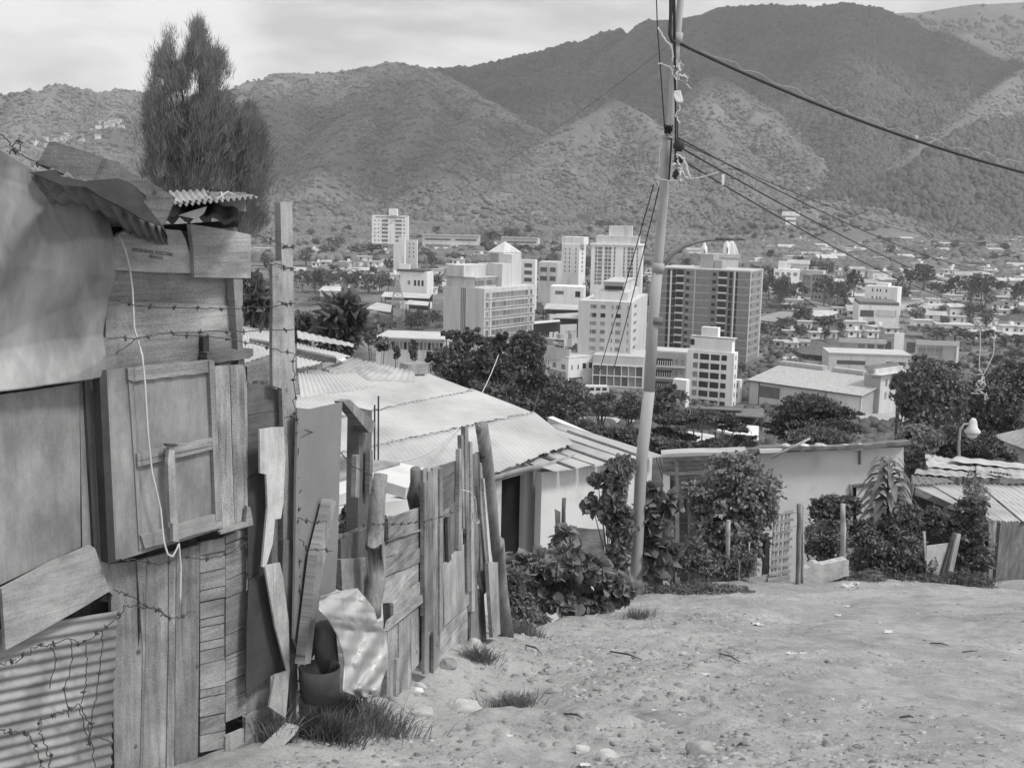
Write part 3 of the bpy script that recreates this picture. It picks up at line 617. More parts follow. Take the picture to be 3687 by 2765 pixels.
# dark tar paper and pale bark slabs at the corner
hp('tar_flap', [B3(1800, 320), B3(1915, 205), B3(1990, 600), B3(2080, 955), B3(1960, 990), B3(1860, 1070), B3(1785, 1150), B3(1785, 700)], TAR, .10, .008, jit=.004, seg=.06)['label'] = 'hanging flap of tar paper'
hp('tar_flap', [B2(1790, 960), B2(1925, 890), B2(1940, 1250), B2(1905, 1600), B2(1800, 1740)], TAR, .085, .008, jit=.003)
hp('wire_mesh_board', [B2(1792, 265), B2(1900, 275), B2(2050, 320), B2(2040, 590), B2(1880, 610), B2(1880, 920), B2(1795, 990)], WD, .06, .02, grain='h', jit=.004)
hp('bark_slab', [B2(1880, 596), B2(1980, 580), B2(2055, 578), B2(2066, 800), B2(2052, 1130), B2(2035, 1240), B2(1992, 1245), B2(1975, 1420), B2(1925, 1590), B2(1900, 1590), B2(1915, 1400), B2(1938, 1150), B2(1928, 920), B2(1884, 912)], WP, .155, .012, jit=.002)['label'] = 'long pale slab of raw wood'
hp('bark_slab', [B3(1918, 195), B3(2028, 172), B3(2050, 270), B3(2090, 590), B3(2098, 960), B3(2070, 1300), B3(1950, 1215), B3(1990, 985), B3(2080, 955), B3(1995, 640)], WP, .155, .012, jit=.002)
# big corner post in two pieces
def post3(name, base_px, top_px, Y, r0, r1, m, parent=None, plane=None, off=0.0, square=True, label=None, n=10, wob=.01, topc=False):
    if plane is not None: a, b = plane.at(base_px, off), plane.at(top_px, off)
    else: a, b = pt(base_px, Y), pt(top_px, Y)
    a = a - (b-a).normalized()*.15
    mb = MB(); K = 9; pts = []; rs = []
    for i in range(K):
        t = i/(K-1); q = a.lerp(b, t)
        if 0 < i < K-1: q += Vector((random.uniform(-1, 1), random.uniform(-1, 1), 0))*wob
        pts.append(q); rs.append((r0+(r1-r0)*t)*random.uniform(.94, 1.06))
    mb.tube(pts, rs, 4 if square else n); o = mb.build(name, m, parent, smooth=not square)
    if label: o['label'] = label
    return o
FP = Plane(gnd(D(655, 1600)), (gnd(D(1095, 1372)) - gnd(D(655, 1600))).normalized()*1.0)
_e = gnd(D(1095, 1372)) - gnd(D(655, 1600)); FP = Plane(gnd(D(655, 1600)), (_e.x, _e.y, 0))
gp = tag(empty('gatepost', gnd(D(652, 1600))), 'tall split timber gatepost wrapped in barbed wire between shack and fence', 'post')
panel('post_shaft', HP, [B1(2030, 560), B1(2115, 560), B1(2130, 1300), B2(2145, 400), B2(2120, 1659), B3(2145, 700), B3(2175, 1659), B3(2200, 1740), B3(2130, 1750), B3(2120, 1000), B2(2055, 1659), B2(2050, 400), B1(2040, 1000)], WL, gp, .09, .04, jit=.003)
panel('post_board', HP, [B1(1972, 1005), B1(2035, 985), B1(2060, 1659), B2(2110, 1390), B2(2050, 1395), B2(2060, 900), B2(2040, 300), B2(1975, 280)], WG, gp, .11, .02, jit=.003)
panel('post_board', HP, [B2(2052, 1395), B2(2112, 1392), B3(2120, 300), B3(2140, 900), B3(2150, 1400), B3(2110, 1500), B3(2090, 900), B3(2045, 200)], WD, gp, .125, .03, jit=.003)
pk = panel('loose_plank', HP, [B3(1920, 1540), B3(2120, 1350), B3(2165, 1355), B3(2150, 1400), B3(1990, 1560)], WL, None, .22, .05, grain='h'); tag(pk, 'short squared timber leaning at the foot of the tall gatepost', 'plank')
# roof of the shack
def worldpoly(name, top, th, m, parent, label=None, uvk=1.0):
    n = len(top); c = sum(top, Vector())/n; nn = Vector()
    for i in range(n): nn += (top[i]-c).cross(top[(i+1) % n]-c)
    nn.normalize(); 
    if nn.z < 0: top = list(reversed(top)); nn = -nn
    bt = [q-nn*th for q in top]; e = (top[1]-top[0]).normalized(); f = nn.cross(e)
    uv = [((q-c).dot(f)*uvk, (q-c).dot(e)*uvk) for q in top+bt]
    o = obj(name, top+bt, [tuple(range(n)), tuple(range(2*n-1, n-1, -1))]+[(i, i+n, (i+1) % n+n, (i+1) % n) for i in range(n)], m, parent, uvs=uv)
    if label: o['label'] = label
    return o
# sagging corrugated eave: front edge follows the photo, then runs back over the hut
def eave(name, front, offs, back, m, label, th=.02, rise=.12):
    f = [HP.at(p, o) for p, o in zip(front, offs)]
    # resample
    Q = []
    for i in range(len(f)-1):
        for j in range(6): Q.append(f[i].lerp(f[i+1], j/6))
    Q.append(f[-1]); n = len(Q); K = 7; V = []
    for k in range(K):
        t = k/(K-1)
        for i, q in enumerate(Q):
            w = .015*math.sin(i*1.7)*(1-t*.3)
            V.append(q + Vector((-.25, 1, 0))*(back*t) + Vector((0, 0, rise*t + w*(.6 if k else 1))))
    F = [(k*n+i, k*n+i+1, (k+1)*n+i+1, (k+1)*n+i) for k in range(K-1) for i in range(n-1)]
    m0 = len(V); V2 = V + [v-Vector((0, 0, th)) for v in V]; F2 = F + [tuple(reversed([x+m0 for x in g])) for g in F]
    F2 += [(i, i+m0, i+1+m0, i+1) for i in range(n-1)]
    o = link(name, fastmesh(name, np.array([tuple(v) for v in V2]), np.array(F2), m, True, uv=np.array([(v.x+v.y, v.z) for v in V2])), hut); o['label'] = label
eave('roof_sheet', [B1(225, 345), B1(420, 335), B1(620, 420), B1(850, 560), B1(1000, 640), B1(1120, 700), B1(1190, 725)], [.44, .47, .47, .46, .42, .36, .28], 2.4, RUST, 'sagging dark roof sheet', rise=-.5)
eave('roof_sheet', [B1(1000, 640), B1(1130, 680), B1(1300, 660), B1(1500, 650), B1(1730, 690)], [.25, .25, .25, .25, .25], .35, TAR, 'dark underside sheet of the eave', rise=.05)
# tilted front flap of the dark sheet
hp('roof_flap', [B1(225, 345), B1(400, 325), B1(440, 372), B1(620, 408), B1(700, 400), B1(860, 388), B1(960, 428), B1(1010, 480), B1(1065, 540), B1(1040, 555), B1(1180, 735), B1(1040, 690), B1(850, 580), B1(620, 448), B1(450, 440)], TAR, .48, .012, jit=.004, seg=.05)['label'] = 'drooping dark flap of roofing'
def wsheet(name, px, offs, m, waves, amp, label, nv=4, seed=1, dent=0.0):
    q = [HP.at(p, o) for p, o in zip(px, offs)]
    o = sheet(name, q, m, hut, waves=waves, amp=amp, nv=nv, up=Vector((0, 0, 1)), seed=seed, dent=dent); o['label'] = label
wsheet('roof_sheet', [B1(1270, 582), B1(1865, 518), B1(1740, 500), B1(1225, 540)], [.38, .38, -.7, -.7], METB, 14, .008, 'corrugated zinc sheet at the corner of the roof', seed=3)
wsheet('roof_sheet', [B1(1270, 560), B1(1540, 540), B1(1505, 470), B1(1220, 482)], [.15, .15, -.3, -.3], METB, 6, .006, 'short bright zinc sheet lying on the roof', seed=5)
hp('roof_flap', [B1(1290, 655), B1(1400, 620), B1(1500, 590), B1(1478, 640), B1(1425, 682), B1(1350, 668)], MET, .33, .004, jit=.002)['label'] = 'curled bright corner of zinc'
hp('rafter_end', [B1(805, 625), B1(985, 640), B1(985, 655), B1(805, 655)], WG, .12, .05, grain='h')
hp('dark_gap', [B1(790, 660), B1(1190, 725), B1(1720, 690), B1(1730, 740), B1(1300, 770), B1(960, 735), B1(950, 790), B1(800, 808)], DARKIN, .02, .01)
# boards weighting the roof
def crateboard(px, offs, depth, m, name, label, cat):
    a = [HP.at(p, o) for p, o in zip(px, offs)]; d = -HP.n*depth; nn = len(a); V = a+[q+d for q in a]
    c = sum(a, Vector())/nn
    o = obj(name, V, [tuple(range(nn)), tuple(range(2*nn-1, nn-1, -1))]+[(i, i+nn, (i+1) % nn+nn, (i+1) % nn) for i in range(nn)], m, None, uvs=[((q-c).dot(HP.e2), (q-c).dot(HP.e1)) for q in V])
    import bmesh
    bm = bmesh.new(); bm.from_mesh(o.data); bmesh.ops.recalc_face_normals(bm, faces=bm.faces); bm.to_mesh(o.data); bm.free()
    return tag(o, label, cat)
crateboard([B1(400, 122), B1(780, 248), B1(720, 405), B1(560, 400), B1(312, 290)], [.2, .2, .2, .2, .2], .04, WD, 'roof_board', 'upper of two old boards weighting the shack roof, tilted against the sky', 'board')
crateboard([B1(780, 250), B1(860, 270), B1(950, 350), B1(1110, 430), B1(1272, 525), B1(1200, 712), B1(1160, 720), B1(1040, 560), B1(1062, 520), B1(960, 430), B1(850, 400), B1(712, 400)], [.3]*12, .035, WD, 'roof_board', 'lower long board slanting down over the shack eave to a point', 'board')
bk = MB(); q = HP.at(B1(1635, 555), -.05); bk.box(q, .16, .09, .085, R(30)); o = bk.build('brick', STONE); tag(o, 'small dark block tied down on the corner of the shack roof', 'block')
wire('string', [HP.at(B1(1600, 488), -.02), HP.at(B1(1630, 565), 0.03)], .004, RAG, 'pale string tied over the block on the shack roof', 'string')
wire('string', [HP.at(B1(1550, 545), .0), HP.at(B1(1650, 485), 0.0), HP.at(B1(1720, 520), .02), HP.at(B1(1780, 525), .02)], .003, RAG, 'pale string trailing along the shack roof corner', 'string')
# stencil on the crate board: two short lines, faint ink
def text(body, p, ex, ey, size, m, name, parent=None, depth=.002, label=None, align='CENTER', bold=0.0):
    cu = bpy.data.curves.new(name, 'FONT'); cu.body = body; cu.size = size; cu.extrude = depth; cu.align_x = align; cu.offset = bold
    ob = bpy.data.objects.new(name, cu); COL.objects.link(ob); dg = bpy.context.evaluated_depsgraph_get()
    me = bpy.data.meshes.new_from_object(ob.evaluated_get(dg)); bpy.data.objects.remove(ob)
    ex = Vector(ex).normalized(); ey = Vector(ey).normalized(); ez = ex.cross(ey)
    M = Matrix(((ex.x, ey.x, ez.x, p.x), (ex.y, ey.y, ez.y, p.y), (ex.z, ey.z, ez.z, p.z), (0, 0, 0, 1))); me.transform(M)
    me.materials.clear(); me.materials.append(m); o = link(name, me, parent)
    if label: o['label'] = label
    return o
INK = mat('faded_ink', .2, .3, 60, 0, rough=1)
q = HP.at(B1(1110, 935), .052); ex = HP.at(B1(1200, 945), .052) - HP.at(B1(1000, 918), .052); text('NATIONAL ELECTRIC', q, ex, HP.e2, .022, INK, 'stencil_lettering', board_text)
q = HP.at(B1(1135, 972), .052); text('IMP.CO.', q, ex, HP.e2, .02, INK, 'stencil_lettering', board_text)
# hanging cable
pts = [HP.at(p, o) for p, o in ((B1(862, 800), .1), (B1(905, 900), .12), (B1(940, 1040), .13), (B1(960, 1200), .13), (B1(972, 1470), .13), (B1(1010, 1600), .15), (B2(1030, 60), .18), (B2(1050, 260), .18), (B2(1070, 600), .18), (B2(1100, 900), .18), (B2(1165, 1180), .18), (B2(1185, 1400), .19), (B2(1215, 1500), .2), (B2(1250, 1515), .2), (B2(1280, 1460), .2), (B2(1295, 1420), .2), (B3(1310, 200), .19), (B3(1305, 470), .19))]
wire('cable', pts, .0042, CABLE, 'pale electric cable hanging down across the shutter', 'cable', sub=5)
def bw_(px, offs, label, pl=HP, r=.0022, barbs=.1, jit=.004, name='barbed_wire', group='barbed wire on the shack and gatepost'):
    P = [pl.at(p, o) for p, o in zip(px, offs if hasattr(offs, '__len__') else [offs]*len(px))]
    return wire(name, P, r, IRON, label, 'barbed wire', group, n=5, barbs=barbs, jit=jit, sub=7)
bw_([B1(795, 1270), B1(1000, 1305), B1(1300, 1325), B1(1720, 1330), B1(2000, 1310), B1(2120, 1290)], .17, 'barbed wire strand across the upper boards of the shack, third below the roof')
bw_([B1(790, 1545), B1(1000, 1540), B1(1250, 1500), B1(1700, 1495), B1(2130, 1480)], .18, 'barbed wire strand just above the shutter, upper of the pair')
bw_([B1(1250, 1515), B1(1600, 1540), B1(1900, 1600), B2(2150, 60)], .19, 'barbed wire strand dropping from the shutter top to the gatepost')
bw_([B1(840, 1655), B1(990, 1550), B1(1100, 1520)], .18, 'short loose wire curling above the shutter corner', barbs=.3)
bw_([B1(1860, 800), B1(1960, 830), B1(2090, 885)], .15, 'topmost barbed wire strand running from shack corner to gatepost')
bw_([B1(1820, 1020), B1(2000, 1010), B1(2130, 1045)], .15, 'second barbed wire strand from the top between shack corner and gatepost')
bw_([B3(790, 150), B3(980, 150), B3(1150, 185), B3(1260, 150), B3(1330, 125), B3(1450, 150), B3(1600, 125), B3(1800, 20)], .12, 'barbed wire strand sagging under the shutter')
bw_([B3(820, 365), B3(960, 430), B3(1110, 495), B3(1200, 560), B3(1300, 570), B3(1380, 520)], .12, 'barbed wire dipping across the vertical planks', jit=.008)
bw_([B3(900, 480), B3(1000, 490), B3(1120, 505), B3(1230, 575)], .12, 'barbed wire doubled on the dipping strand', jit=.006)
bw_([B3(0, 900), B3(130, 880), B3(250, 790), B3(370, 760), B3(600, 730), B3(740, 660), B3(850, 570), B3(900, 480)], .1, 'barbed wire climbing over the corrugated sheet', jit=.012)
bw_([B3(0, 1380), B3(80, 1400), B3(200, 1390), B3(245, 1500), B3(300, 1640), B3(330, 1700)], .1, 'barbed wire curling down at the lower left of the corrugated sheet', jit=.008)
bw_([B3(360, 1700), B3(360, 1560), B3(280, 1400), B3(300, 1300), B3(450, 1260), B3(560, 1190)], .1, 'barbed wire loop in the middle of the corrugated sheet', jit=.008)
for i, a in enumerate(([B3(370, 760), B3(410, 880), B3(360, 1080)], [B3(510, 730), B3(530, 860), B3(470, 1090), B3(500, 1290)], [B3(625, 760), B3(625, 950), B3(615, 1100), B3(590, 1190)], [B3(740, 660), B3(740, 740), B3(725, 920), B3(705, 1090), B3(670, 1250), B3(655, 1450), B3(690, 1650)], [B3(575, 1190), B3(610, 1350), B3(640, 1480)], [B3(570, 1190), B3(640, 1320), B3(655, 1500)], [B3(680, 1420), B3(760, 1450), B3(820, 1470)])):
    bw_(a, .1, ['first', 'second', 'third', 'fourth', 'fifth', 'sixth', 'seventh'][i] + ' from the left of the thin wires hanging over the corrugated sheet', barbs=.22, jit=.005, group='thin wires over the corrugated sheet')
bw_([T2(0, 970), T2(60, 1020), T2(100, 1080), T2(180, 1140), T2(290, 1190)], .2, 'barbed wire strand against the sky at the top left corner', jit=.003)
bw_([T2(70, 1120), T2(100, 1050), T2(130, 1020), T2(160, 1030), T2(140, 1090), T2(90, 1080)], .2, 'knot of barbed wire on the strand at the top left corner', jit=.004)
# wires round the post
for i, y in enumerate((885, 1040, 1290)):
    bw_([B1(2010, y-10), B1(2070, y+6), B1(2140, y)], .17, ['upper', 'middle', 'lower'][i]+' turn of barbed wire round the top half of the gatepost', HP, barbs=.05)
bw_([B2(2060, 510), B2(2150, 500), B2(2160, 560)], .17, 'turn of barbed wire round the gatepost level with the shutter', HP, barbs=.05)
bw_([B2(2135, 60), B2(2130, 400), B2(2150, 700), B2(2140, 980), B2(2175, 1050), B2(2140, 1230), B2(2165, 1450), B3(2150, 300), B3(2180, 560), B3(2160, 900), B3(2190, 1290)], .14, 'barbed wire snaking down the right side of the gatepost', HP, jit=.012, barbs=.07)
# ================================================================ plank fence running away to the right
fence = tag(empty('plank_fence', gnd(D(900, 1480))), 'ragged fence of grey planks, poles and scrap running downhill from the gatepost', 'fence')
def fp(name, poly, m=WF, off=0.0, th=.02, **k): return panel(name, FP, poly, m, k.pop('parent', fence), off, th, **k)
fp('sacking_panel', [B4(545, 640), B4(640, 650), B4(870, 600), B4(862, 800), B4(850, 1150), B4(838, 1659), B5(820, 560), B5(810, 800), B5(640, 1060), B5(600, 1110), B5(520, 900)], CLOTH, -.03, .012, jit=.003)['label'] = 'flat grey sheet of sacking stretched beside the gatepost'
fp('pole', [B4(790, 1300), B4(828, 1320), B5(700, 560), B5(640, 1080), B5(595, 1090), B5(690, 300)], WG, .04, .05)
# T post and brace
fp('post', [B4(995, 640), B4(1085, 660), B4(1080, 1200), B4(1060, 1659), B4(980, 1659), B4(985, 1200)], WD, -.35, .08)
fp('brace', [B4(878, 596), B4(925, 580), B4(1108, 745), B4(1105, 770), B4(1090, 822), B4(1060, 815)], WG, -.28, .06)
fp('post_cleat', [B4(972, 985), B4(996, 980), B4(992, 1290), B4(965, 1285)], WG, -.3, .03)
fp('post_cleat', [B4(1072, 940), B4(1092, 945), B4(1088, 1270), B4(1066, 1265)], WG, -.3, .03)
def fpost(name, base, top, r0, r1, off, m=WF, square=False): return post3(name, base, top, None, r0, r1, m, fence, FP, off, square)
mb = MB(); P = [FP.at(p, .02) for p in (B5(1090, 740), B5(1085, 640), B5(1120, 480), B5(1105, 200), B4(1105, 1659), B4(1110, 1500), B4(1125, 1300), B4(1148, 1118))]
mb.tube(P, [.05, .055, .055, .055, .052, .05, .045, .04], 10); mb.build('log_post', WG, fence, True)
mb = MB(); P = [FP.at(p, -.1) for p in (B4(1400, 1380), B4(1390, 1290), B4(1410, 1180), B4(1400, 1080))]; mb.tube(P, [.04, .05, .045, .035], 8); mb.build('log_post', WD, fence, True)
mb = MB(); P = [FP.at(p, .04) for p in (B5(760, 1100), B5(750, 950), B5(745, 800))]; mb.tube(P, [.062, .058, .055], 12); mb.build('log_post', WD, fence, True)
# concrete block wall chunk seen behind
fp('wall_chunk', [B4(838, 1590), B4(1075, 1500), B4(1200, 1480), B5(1230, 300), B5(1150, 320), B5(1060, 330), B5(860, 330), B5(858, 190)], WD, -.12, .05)
fp('wall_chunk', [B5(860, 330), B5(1065, 315), B5(1070, 520), B5(1030, 600), B5(870, 545)], STONE, -.10, .05)['label'] = 'lump of rough masonry behind the fence'
# horizontal boards
hb = [([B4(1200, 1440), B4(1480, 1350), B4(1482, 1500), B4(1205, 1600)], .0), ([B4(1205, 1605), B4(1482, 1505), B4(1480, 1630), B5(1475, 110), B5(1205, 200)], .012), ([B5(1205, 205), B5(1475, 118), B5(1475, 230), B5(1150, 325)], .0),
      ([B5(1150, 330), B5(1475, 235), B5(1478, 330), B5(1140, 470)], .01), ([B5(1140, 475), B5(1478, 335), B5(1478, 455), B5(1240, 640), B5(1130, 650)], .0), ([B5(1240, 645), B5(1480, 460), B5(1485, 560), B5(1240, 745)], .012),
      ([B5(1195, 845), B5(1210, 775), B5(1480, 560), B5(1480, 620), B5(1290, 770)], .03)]
for a, o in hb: fp('plank', a, WF, o, .02, grain='h', jit=.004)
for a, o in (([B5(1200, 830), B5(1270, 790), B5(1275, 1310), B5(1190, 1340)], .0), ([B5(1280, 790), B5(1365, 720), B5(1370, 1250), B5(1282, 1310)], .01), ([B5(1368, 715), B5(1455, 640), B5(1450, 1050), B5(1372, 1150)], .0), ([B5(1265, 1050), B5(1300, 1040), B5(1300, 1310), B5(1260, 1320)], .02)): fp('plank', a, WF, o, .02, jit=.003)
# vertical boards and poles
vb = [(1455, 1495, 1075, 740), (1490, 1530, 1095, 860), (1528, 1580, 1060, 1150), (1465, 1500, 1160, 1160)]
for x0, x1, yt, yb in vb: fp('plank', [B4(x0, yt+random.uniform(0, 20)), B4(x1-4, yt), B5(x1, yb-10), B5(x0, yb)], WF, .03+random.uniform(0, .015), .02, jit=.002)
fp('plank', [B4(1575, 1085), B4(1600, 1070), B5(1600, 840), B5(1575, 870)], WG, .05, .03, jit=.002)
fp('plank', [B4(1580, 1060), B4(1722, 1020), B4(1725, 1300), B4(1600, 1390), B4(1585, 1330)], WD, -.01, .02, grain='h', jit=.003)
fp('plank', [B4(1600, 1400), B4(1728, 1290), B4(1725, 1659), B5(1730, 240), B5(1610, 370)], WF, .0, .02, jit=.003)
fp('plank', [B4(1632, 1430), B4(1648, 1425), B5(1660, 330), B5(1640, 350)], WD, .03, .02)
fp('plank', [B5(1480, 900), B5(1600, 820), B5(1790, 650), B5(1860, 680), B5(1850, 900), B5(1500, 1100)], WF, .005, .02, grain='h', jit=.004)
fp('plank', [B5(1600, 380), B5(1790, 180), B5(1795, 650), B5(1610, 810)], WL, .02, .02, jit=.003)['label'] = 'broad pale split board'
fp('plank', [B5(1475, 1060), B5(1590, 1010), B5(1790, 880), B5(1790, 960), B5(1720, 1040), B5(1490, 1180)], WF, .0, .02, grain='h', jit=.003)
for a in ([B4(1720, 940), B4(1740, 935), B5(1735, 260), B5(1712, 260)], [B4(1732, 840), B4(1758, 838), B5(1780, 100), B5(1745, 110)], [B4(1758, 775), B4(1782, 775), B5(1800, 560), B5(1775, 560)], [B4(1795, 885), B4(1812, 885), B5(1832, 700), B5(1808, 710)],
          [B4(1808, 985), B4(1878, 960), B5(1850, 540), B5(1860, 930), B5(1800, 960)], [B4(1870, 1040), B4(1896, 1030), B5(1922, 560), B5(1898, 580), B5(1870, 480)], [B5(1862, 540), B5(1895, 560), B5(1915, 905), B5(1862, 925)], [B5(1790, 640), B5(1858, 600), B5(1850, 910), B5(1788, 960)]):
    fp('plank', a, WF, random.uniform(.015, .045), .03, jit=.002)
mb = MB(); P = [FP.at(p, .06) for p in (B5(2052, 890), B5(2010, 560), B5(1990, 200), B4(1965, 1659), B4(1935, 1250), B4(1905, 950), B4(1878, 768))]; mb.tube(P, [.075, .068, .062, .06, .056, .052, .05], 10); mb.build('leaning_pole', WG, fence, True)['label'] = 'round pole leaning at the far end of the fence'
fp('plank', [B4(1890, 1150), B4(1900, 1150), B4(1945, 1659), B5(1958, 350), B5(1935, 352), B4(1925, 1640)], WP, .09, .02)['label'] = 'white painted strip'
fp('plank', [B5(1925, 355), B5(1995, 350), B5(2015, 870), B5(1960, 895)], WL, .12, .03)
# crumpled zinc sheet in front
def blanket(name, outline_rows, off_rows, m, parent, pl, seed, amp, label):
    """sheet given by rows of photo points (left .. right), with each row pushed out by its own amount, crumpled"""
    R_ = len(outline_rows); NU = 26; sub = 6; rows = []
    for i in range(R_-1):
        for j in range(sub):
            t = j/sub; a, b = outline_rows[i], outline_rows[i+1]
            rows.append(([tuple(np.array(a[k])*(1-t)+np.array(b[k])*t) for k in range(2)], off_rows[i]*(1-t)+off_rows[i+1]*t))
    rows.append((outline_rows[-1], off_rows[-1])); V = []
    for ri, (ab, o) in enumerate(rows):
        for k in range(NU+1):
            t = k/NU; px = np.array(ab[0])*(1-t)+np.array(ab[1])*t
            d = amp*float(fbm(t*4+seed, ri*.22, 4, seed)) + amp*.8*abs(float(fbm(t*7+seed, ri*.5, 3, seed+5)))
            d = d*.35 + amp*2.6*facets(t*1.6, ri*.09, seed, 8)
            V.append(tuple(pl.at(tuple(px), o+d)))
    n = NU+1; F = [(i*n+k, i*n+k+1, (i+1)*n+k+1, (i+1)*n+k) for i in range(len(rows)-1) for k in range(NU)]
    ob = link(name, fastmesh(name, np.array(V), np.array(F), m, True), parent)
    sm = ob.modifiers.new('thickness', 'SOLIDIFY'); sm.thickness = .003
    return ob
zs = blanket('crumpled_sheet', [(B5(820, 560), B5(975, 538)), (B5(705, 600), B5(1030, 600)), (B5(695, 690), B5(1100, 690)), (B5(770, 775), B5(1120, 770)), (B5(820, 860), B5(1190, 860)), (B5(870, 1000), B5(1198, 1000)), (B5(880, 1130), B5(1190, 1120)), (B5(868, 1280), B5(1150, 1230)), (B5(1000, 1330), B5(1135, 1320))], [.12, .15, .17, .16, .14, .13, .13, .12, .12], CRUMP, None, FP, 8, .022, '')
tag(zs, 'crumpled shiny zinc sheet propped against the plank fence above the grass', 'metal sheet')
bkq = FP.at(B5(705, 1180), .10)
mb = MB(); c = FP.at(B5(705, 1330), .06); t_ = FP.at(B5(705, 1105), .06); n = 20; R0 = .098
mb.tube([c, c.lerp(t_, .5), t_], [R0*.85, R0*.95, R0*1.0], n, caps=False); o = mb.build('bucket', TAR, None, True); sm = o.modifiers.new('t', 'SOLIDIFY'); sm.thickness = .006; tag(o, 'old rusty tub standing open at the foot of the fence beside the gatepost', 'tub')
# wires on the fence
for px, lb in (([B4(545, 1430), B4(640, 1465), B4(760, 1465)], 'barbed wire strand over the sacking beside the gatepost, the upper one'), ([B5(560, 180), B5(620, 255), B5(800, 265)], 'barbed wire strand over the sacking beside the gatepost, the lower one'),
               ([B5(700, 690), B5(850, 620), B5(970, 565)], 'barbed wire lying across the crumpled zinc sheet'), ([B4(845, 1590), B4(1060, 1480), B4(1300, 1480), B4(1480, 1460), B4(1720, 1380)], 'thin wire strung across the middle of the plank fence')):
    bw_(px, .09, lb, FP, barbs=.12, group=None)
wire('string', [FP.at(p, .1) for p in (B4(1735, 1235), B4(1790, 1245), B4(1835, 1300), B4(1840, 1390))], .0045, RAG, 'white string loop hanging on the far end of the fence, the upper one', 'string')
wire('string', [FP.at(p, .1) for p in (B4(1812, 1390), B4(1818, 1450), B4(1845, 1478), B4(1862, 1465), B4(1850, 1450))], .0045, RAG, 'white curl of string hanging on the far end of the fence, the lower one', 'string')
wire('barbed_wire', [FP.at(B4(1085, 1130), -.2), FP.at(B4(940, 1060), -.2), FP.at(B4(760, 850), -.1), FP.at(B4(600, 800), 0)], .003, IRON, 'thin wire slanting from the braced post to the gatepost', 'wire')
# ================================================================ houses below the road
EV = Vector((.626, .78, 0)).normalized(); OUT = Vector((.78, -.626, 0)).normalized()
E0 = pt(D(1065, 1021), 17.0); PHI = R(13)
UP_ = Vector((-OUT.x*math.cos(PHI), -OUT.y*math.cos(PHI), math.sin(PHI)))
RP = Plane(E0, EV, up=UP_)          # roof plane
house1 = tag(empty('tin_roofed_house', gnd(D(1150, 1230))), 'whitewashed house with a long pale corrugated roof and an open dark doorway', 'house')
WPn = Plane(E0 - OUT*.35, EV)
def wallprism(name, pl, poly, m, parent, th=.2, off=0.0, **k): return panel(name, pl, poly, m, parent, off, th, **k)
e_far = RP.at(D(1217, 966)); L1 = (e_far-E0).dot(EV)
near = E0 - EV*4.2; far1 = E0 + EV*L1
def rsheet(name, a, b, up_len, m, parent, waves=None, amp=.014, off=0.0, jagged=0.0, label=None, dz=0.0, nv=6):
    """sheets laid from eave edge a->b, running up the slope"""
    n = RP.n if RP.n.z > 0 else -RP.n; a = a + n*off; b = b + n*off; w = waves or int((b-a).length/.11)
    o = sheet(name, [a, b, b+UP_*up_len, a+UP_*up_len], m, parent, waves=w, amp=amp, nu=w*5, nv=nv, up=n, seed=3, dent=.02, ragged=jagged)
    if label: o['label'] = label
    return o
# sheets overlap in bands down the slope, each band a separate run of sheets
far2 = E0 + EV*(L1+1.6)
bands = [[(780, 1127), (1240, 957), (1152, 889), (680, 989)], [(676, 990), (1150, 892), (1020, 841), (620, 926)], [(616, 927), (1019, 845), (900, 800), (560, 872)]]
nn0 = RP.n if RP.n.z > 0 else -RP.n
for i, q in enumerate(bands):
    P = [RP.at(D(*p)) + nn0*(.012*i) for p in q]; w = int((P[1]-P[0]).length/.11)
    o = sheet('roof_sheet', P, ROOF, house1, waves=w, amp=.0065, nu=w*5, nv=9, up=nn0, seed=3+i, dent=.018, ragged=.07)
# low extension roof at the far end, with open laps between the sheets
r2 = Plane(E0 - (RP.n if RP.n.z > 0 else -RP.n)*.10, EV, up=UP_)
q = [r2.at(D(1198, 1019)), r2.at(D(1434, 989)), r2.at(D(1262, 929)), r2.at(D(1100, 965))]
a, b = r2.at(D(1198, 1019)), r2.at(D(1436, 988)); nS = 6
ext = tag(empty('lean_to', gnd(D(1300, 1240))), 'pale lean-to with a striped sheet roof joined to the far end of the whitewashed house', 'lean-to')
d0 = (r2.at(D(1262, 929)) - r2.at(D(1436, 988))); 
for i in range(nS):
    s0, s1 = i/nS, (i+1)/nS - .012; nn = (RP.n if RP.n.z > 0 else -RP.n)
    A, B_ = a.lerp(b, s0), a.lerp(b, s1); l = d0.length*1.25
    sheet('roof_sheet', [A+nn*.012*(i % 2), B_+nn*(.03 if i % 2 else .0), B_+d0.normalized()*l, A+d0.normalized()*l], ROOF, ext, waves=6, amp=.008, nv=4, up=nn, seed=i+2, dent=.012)
    if i: worldpoly('roof_lap', [A-nn*.0+nn*.03, A+d0.normalized()*l*.8+nn*.03, A+d0.normalized()*l*.8+nn*.03+EV*.035, A+nn*.03+EV*.035], .01, RUST, ext)
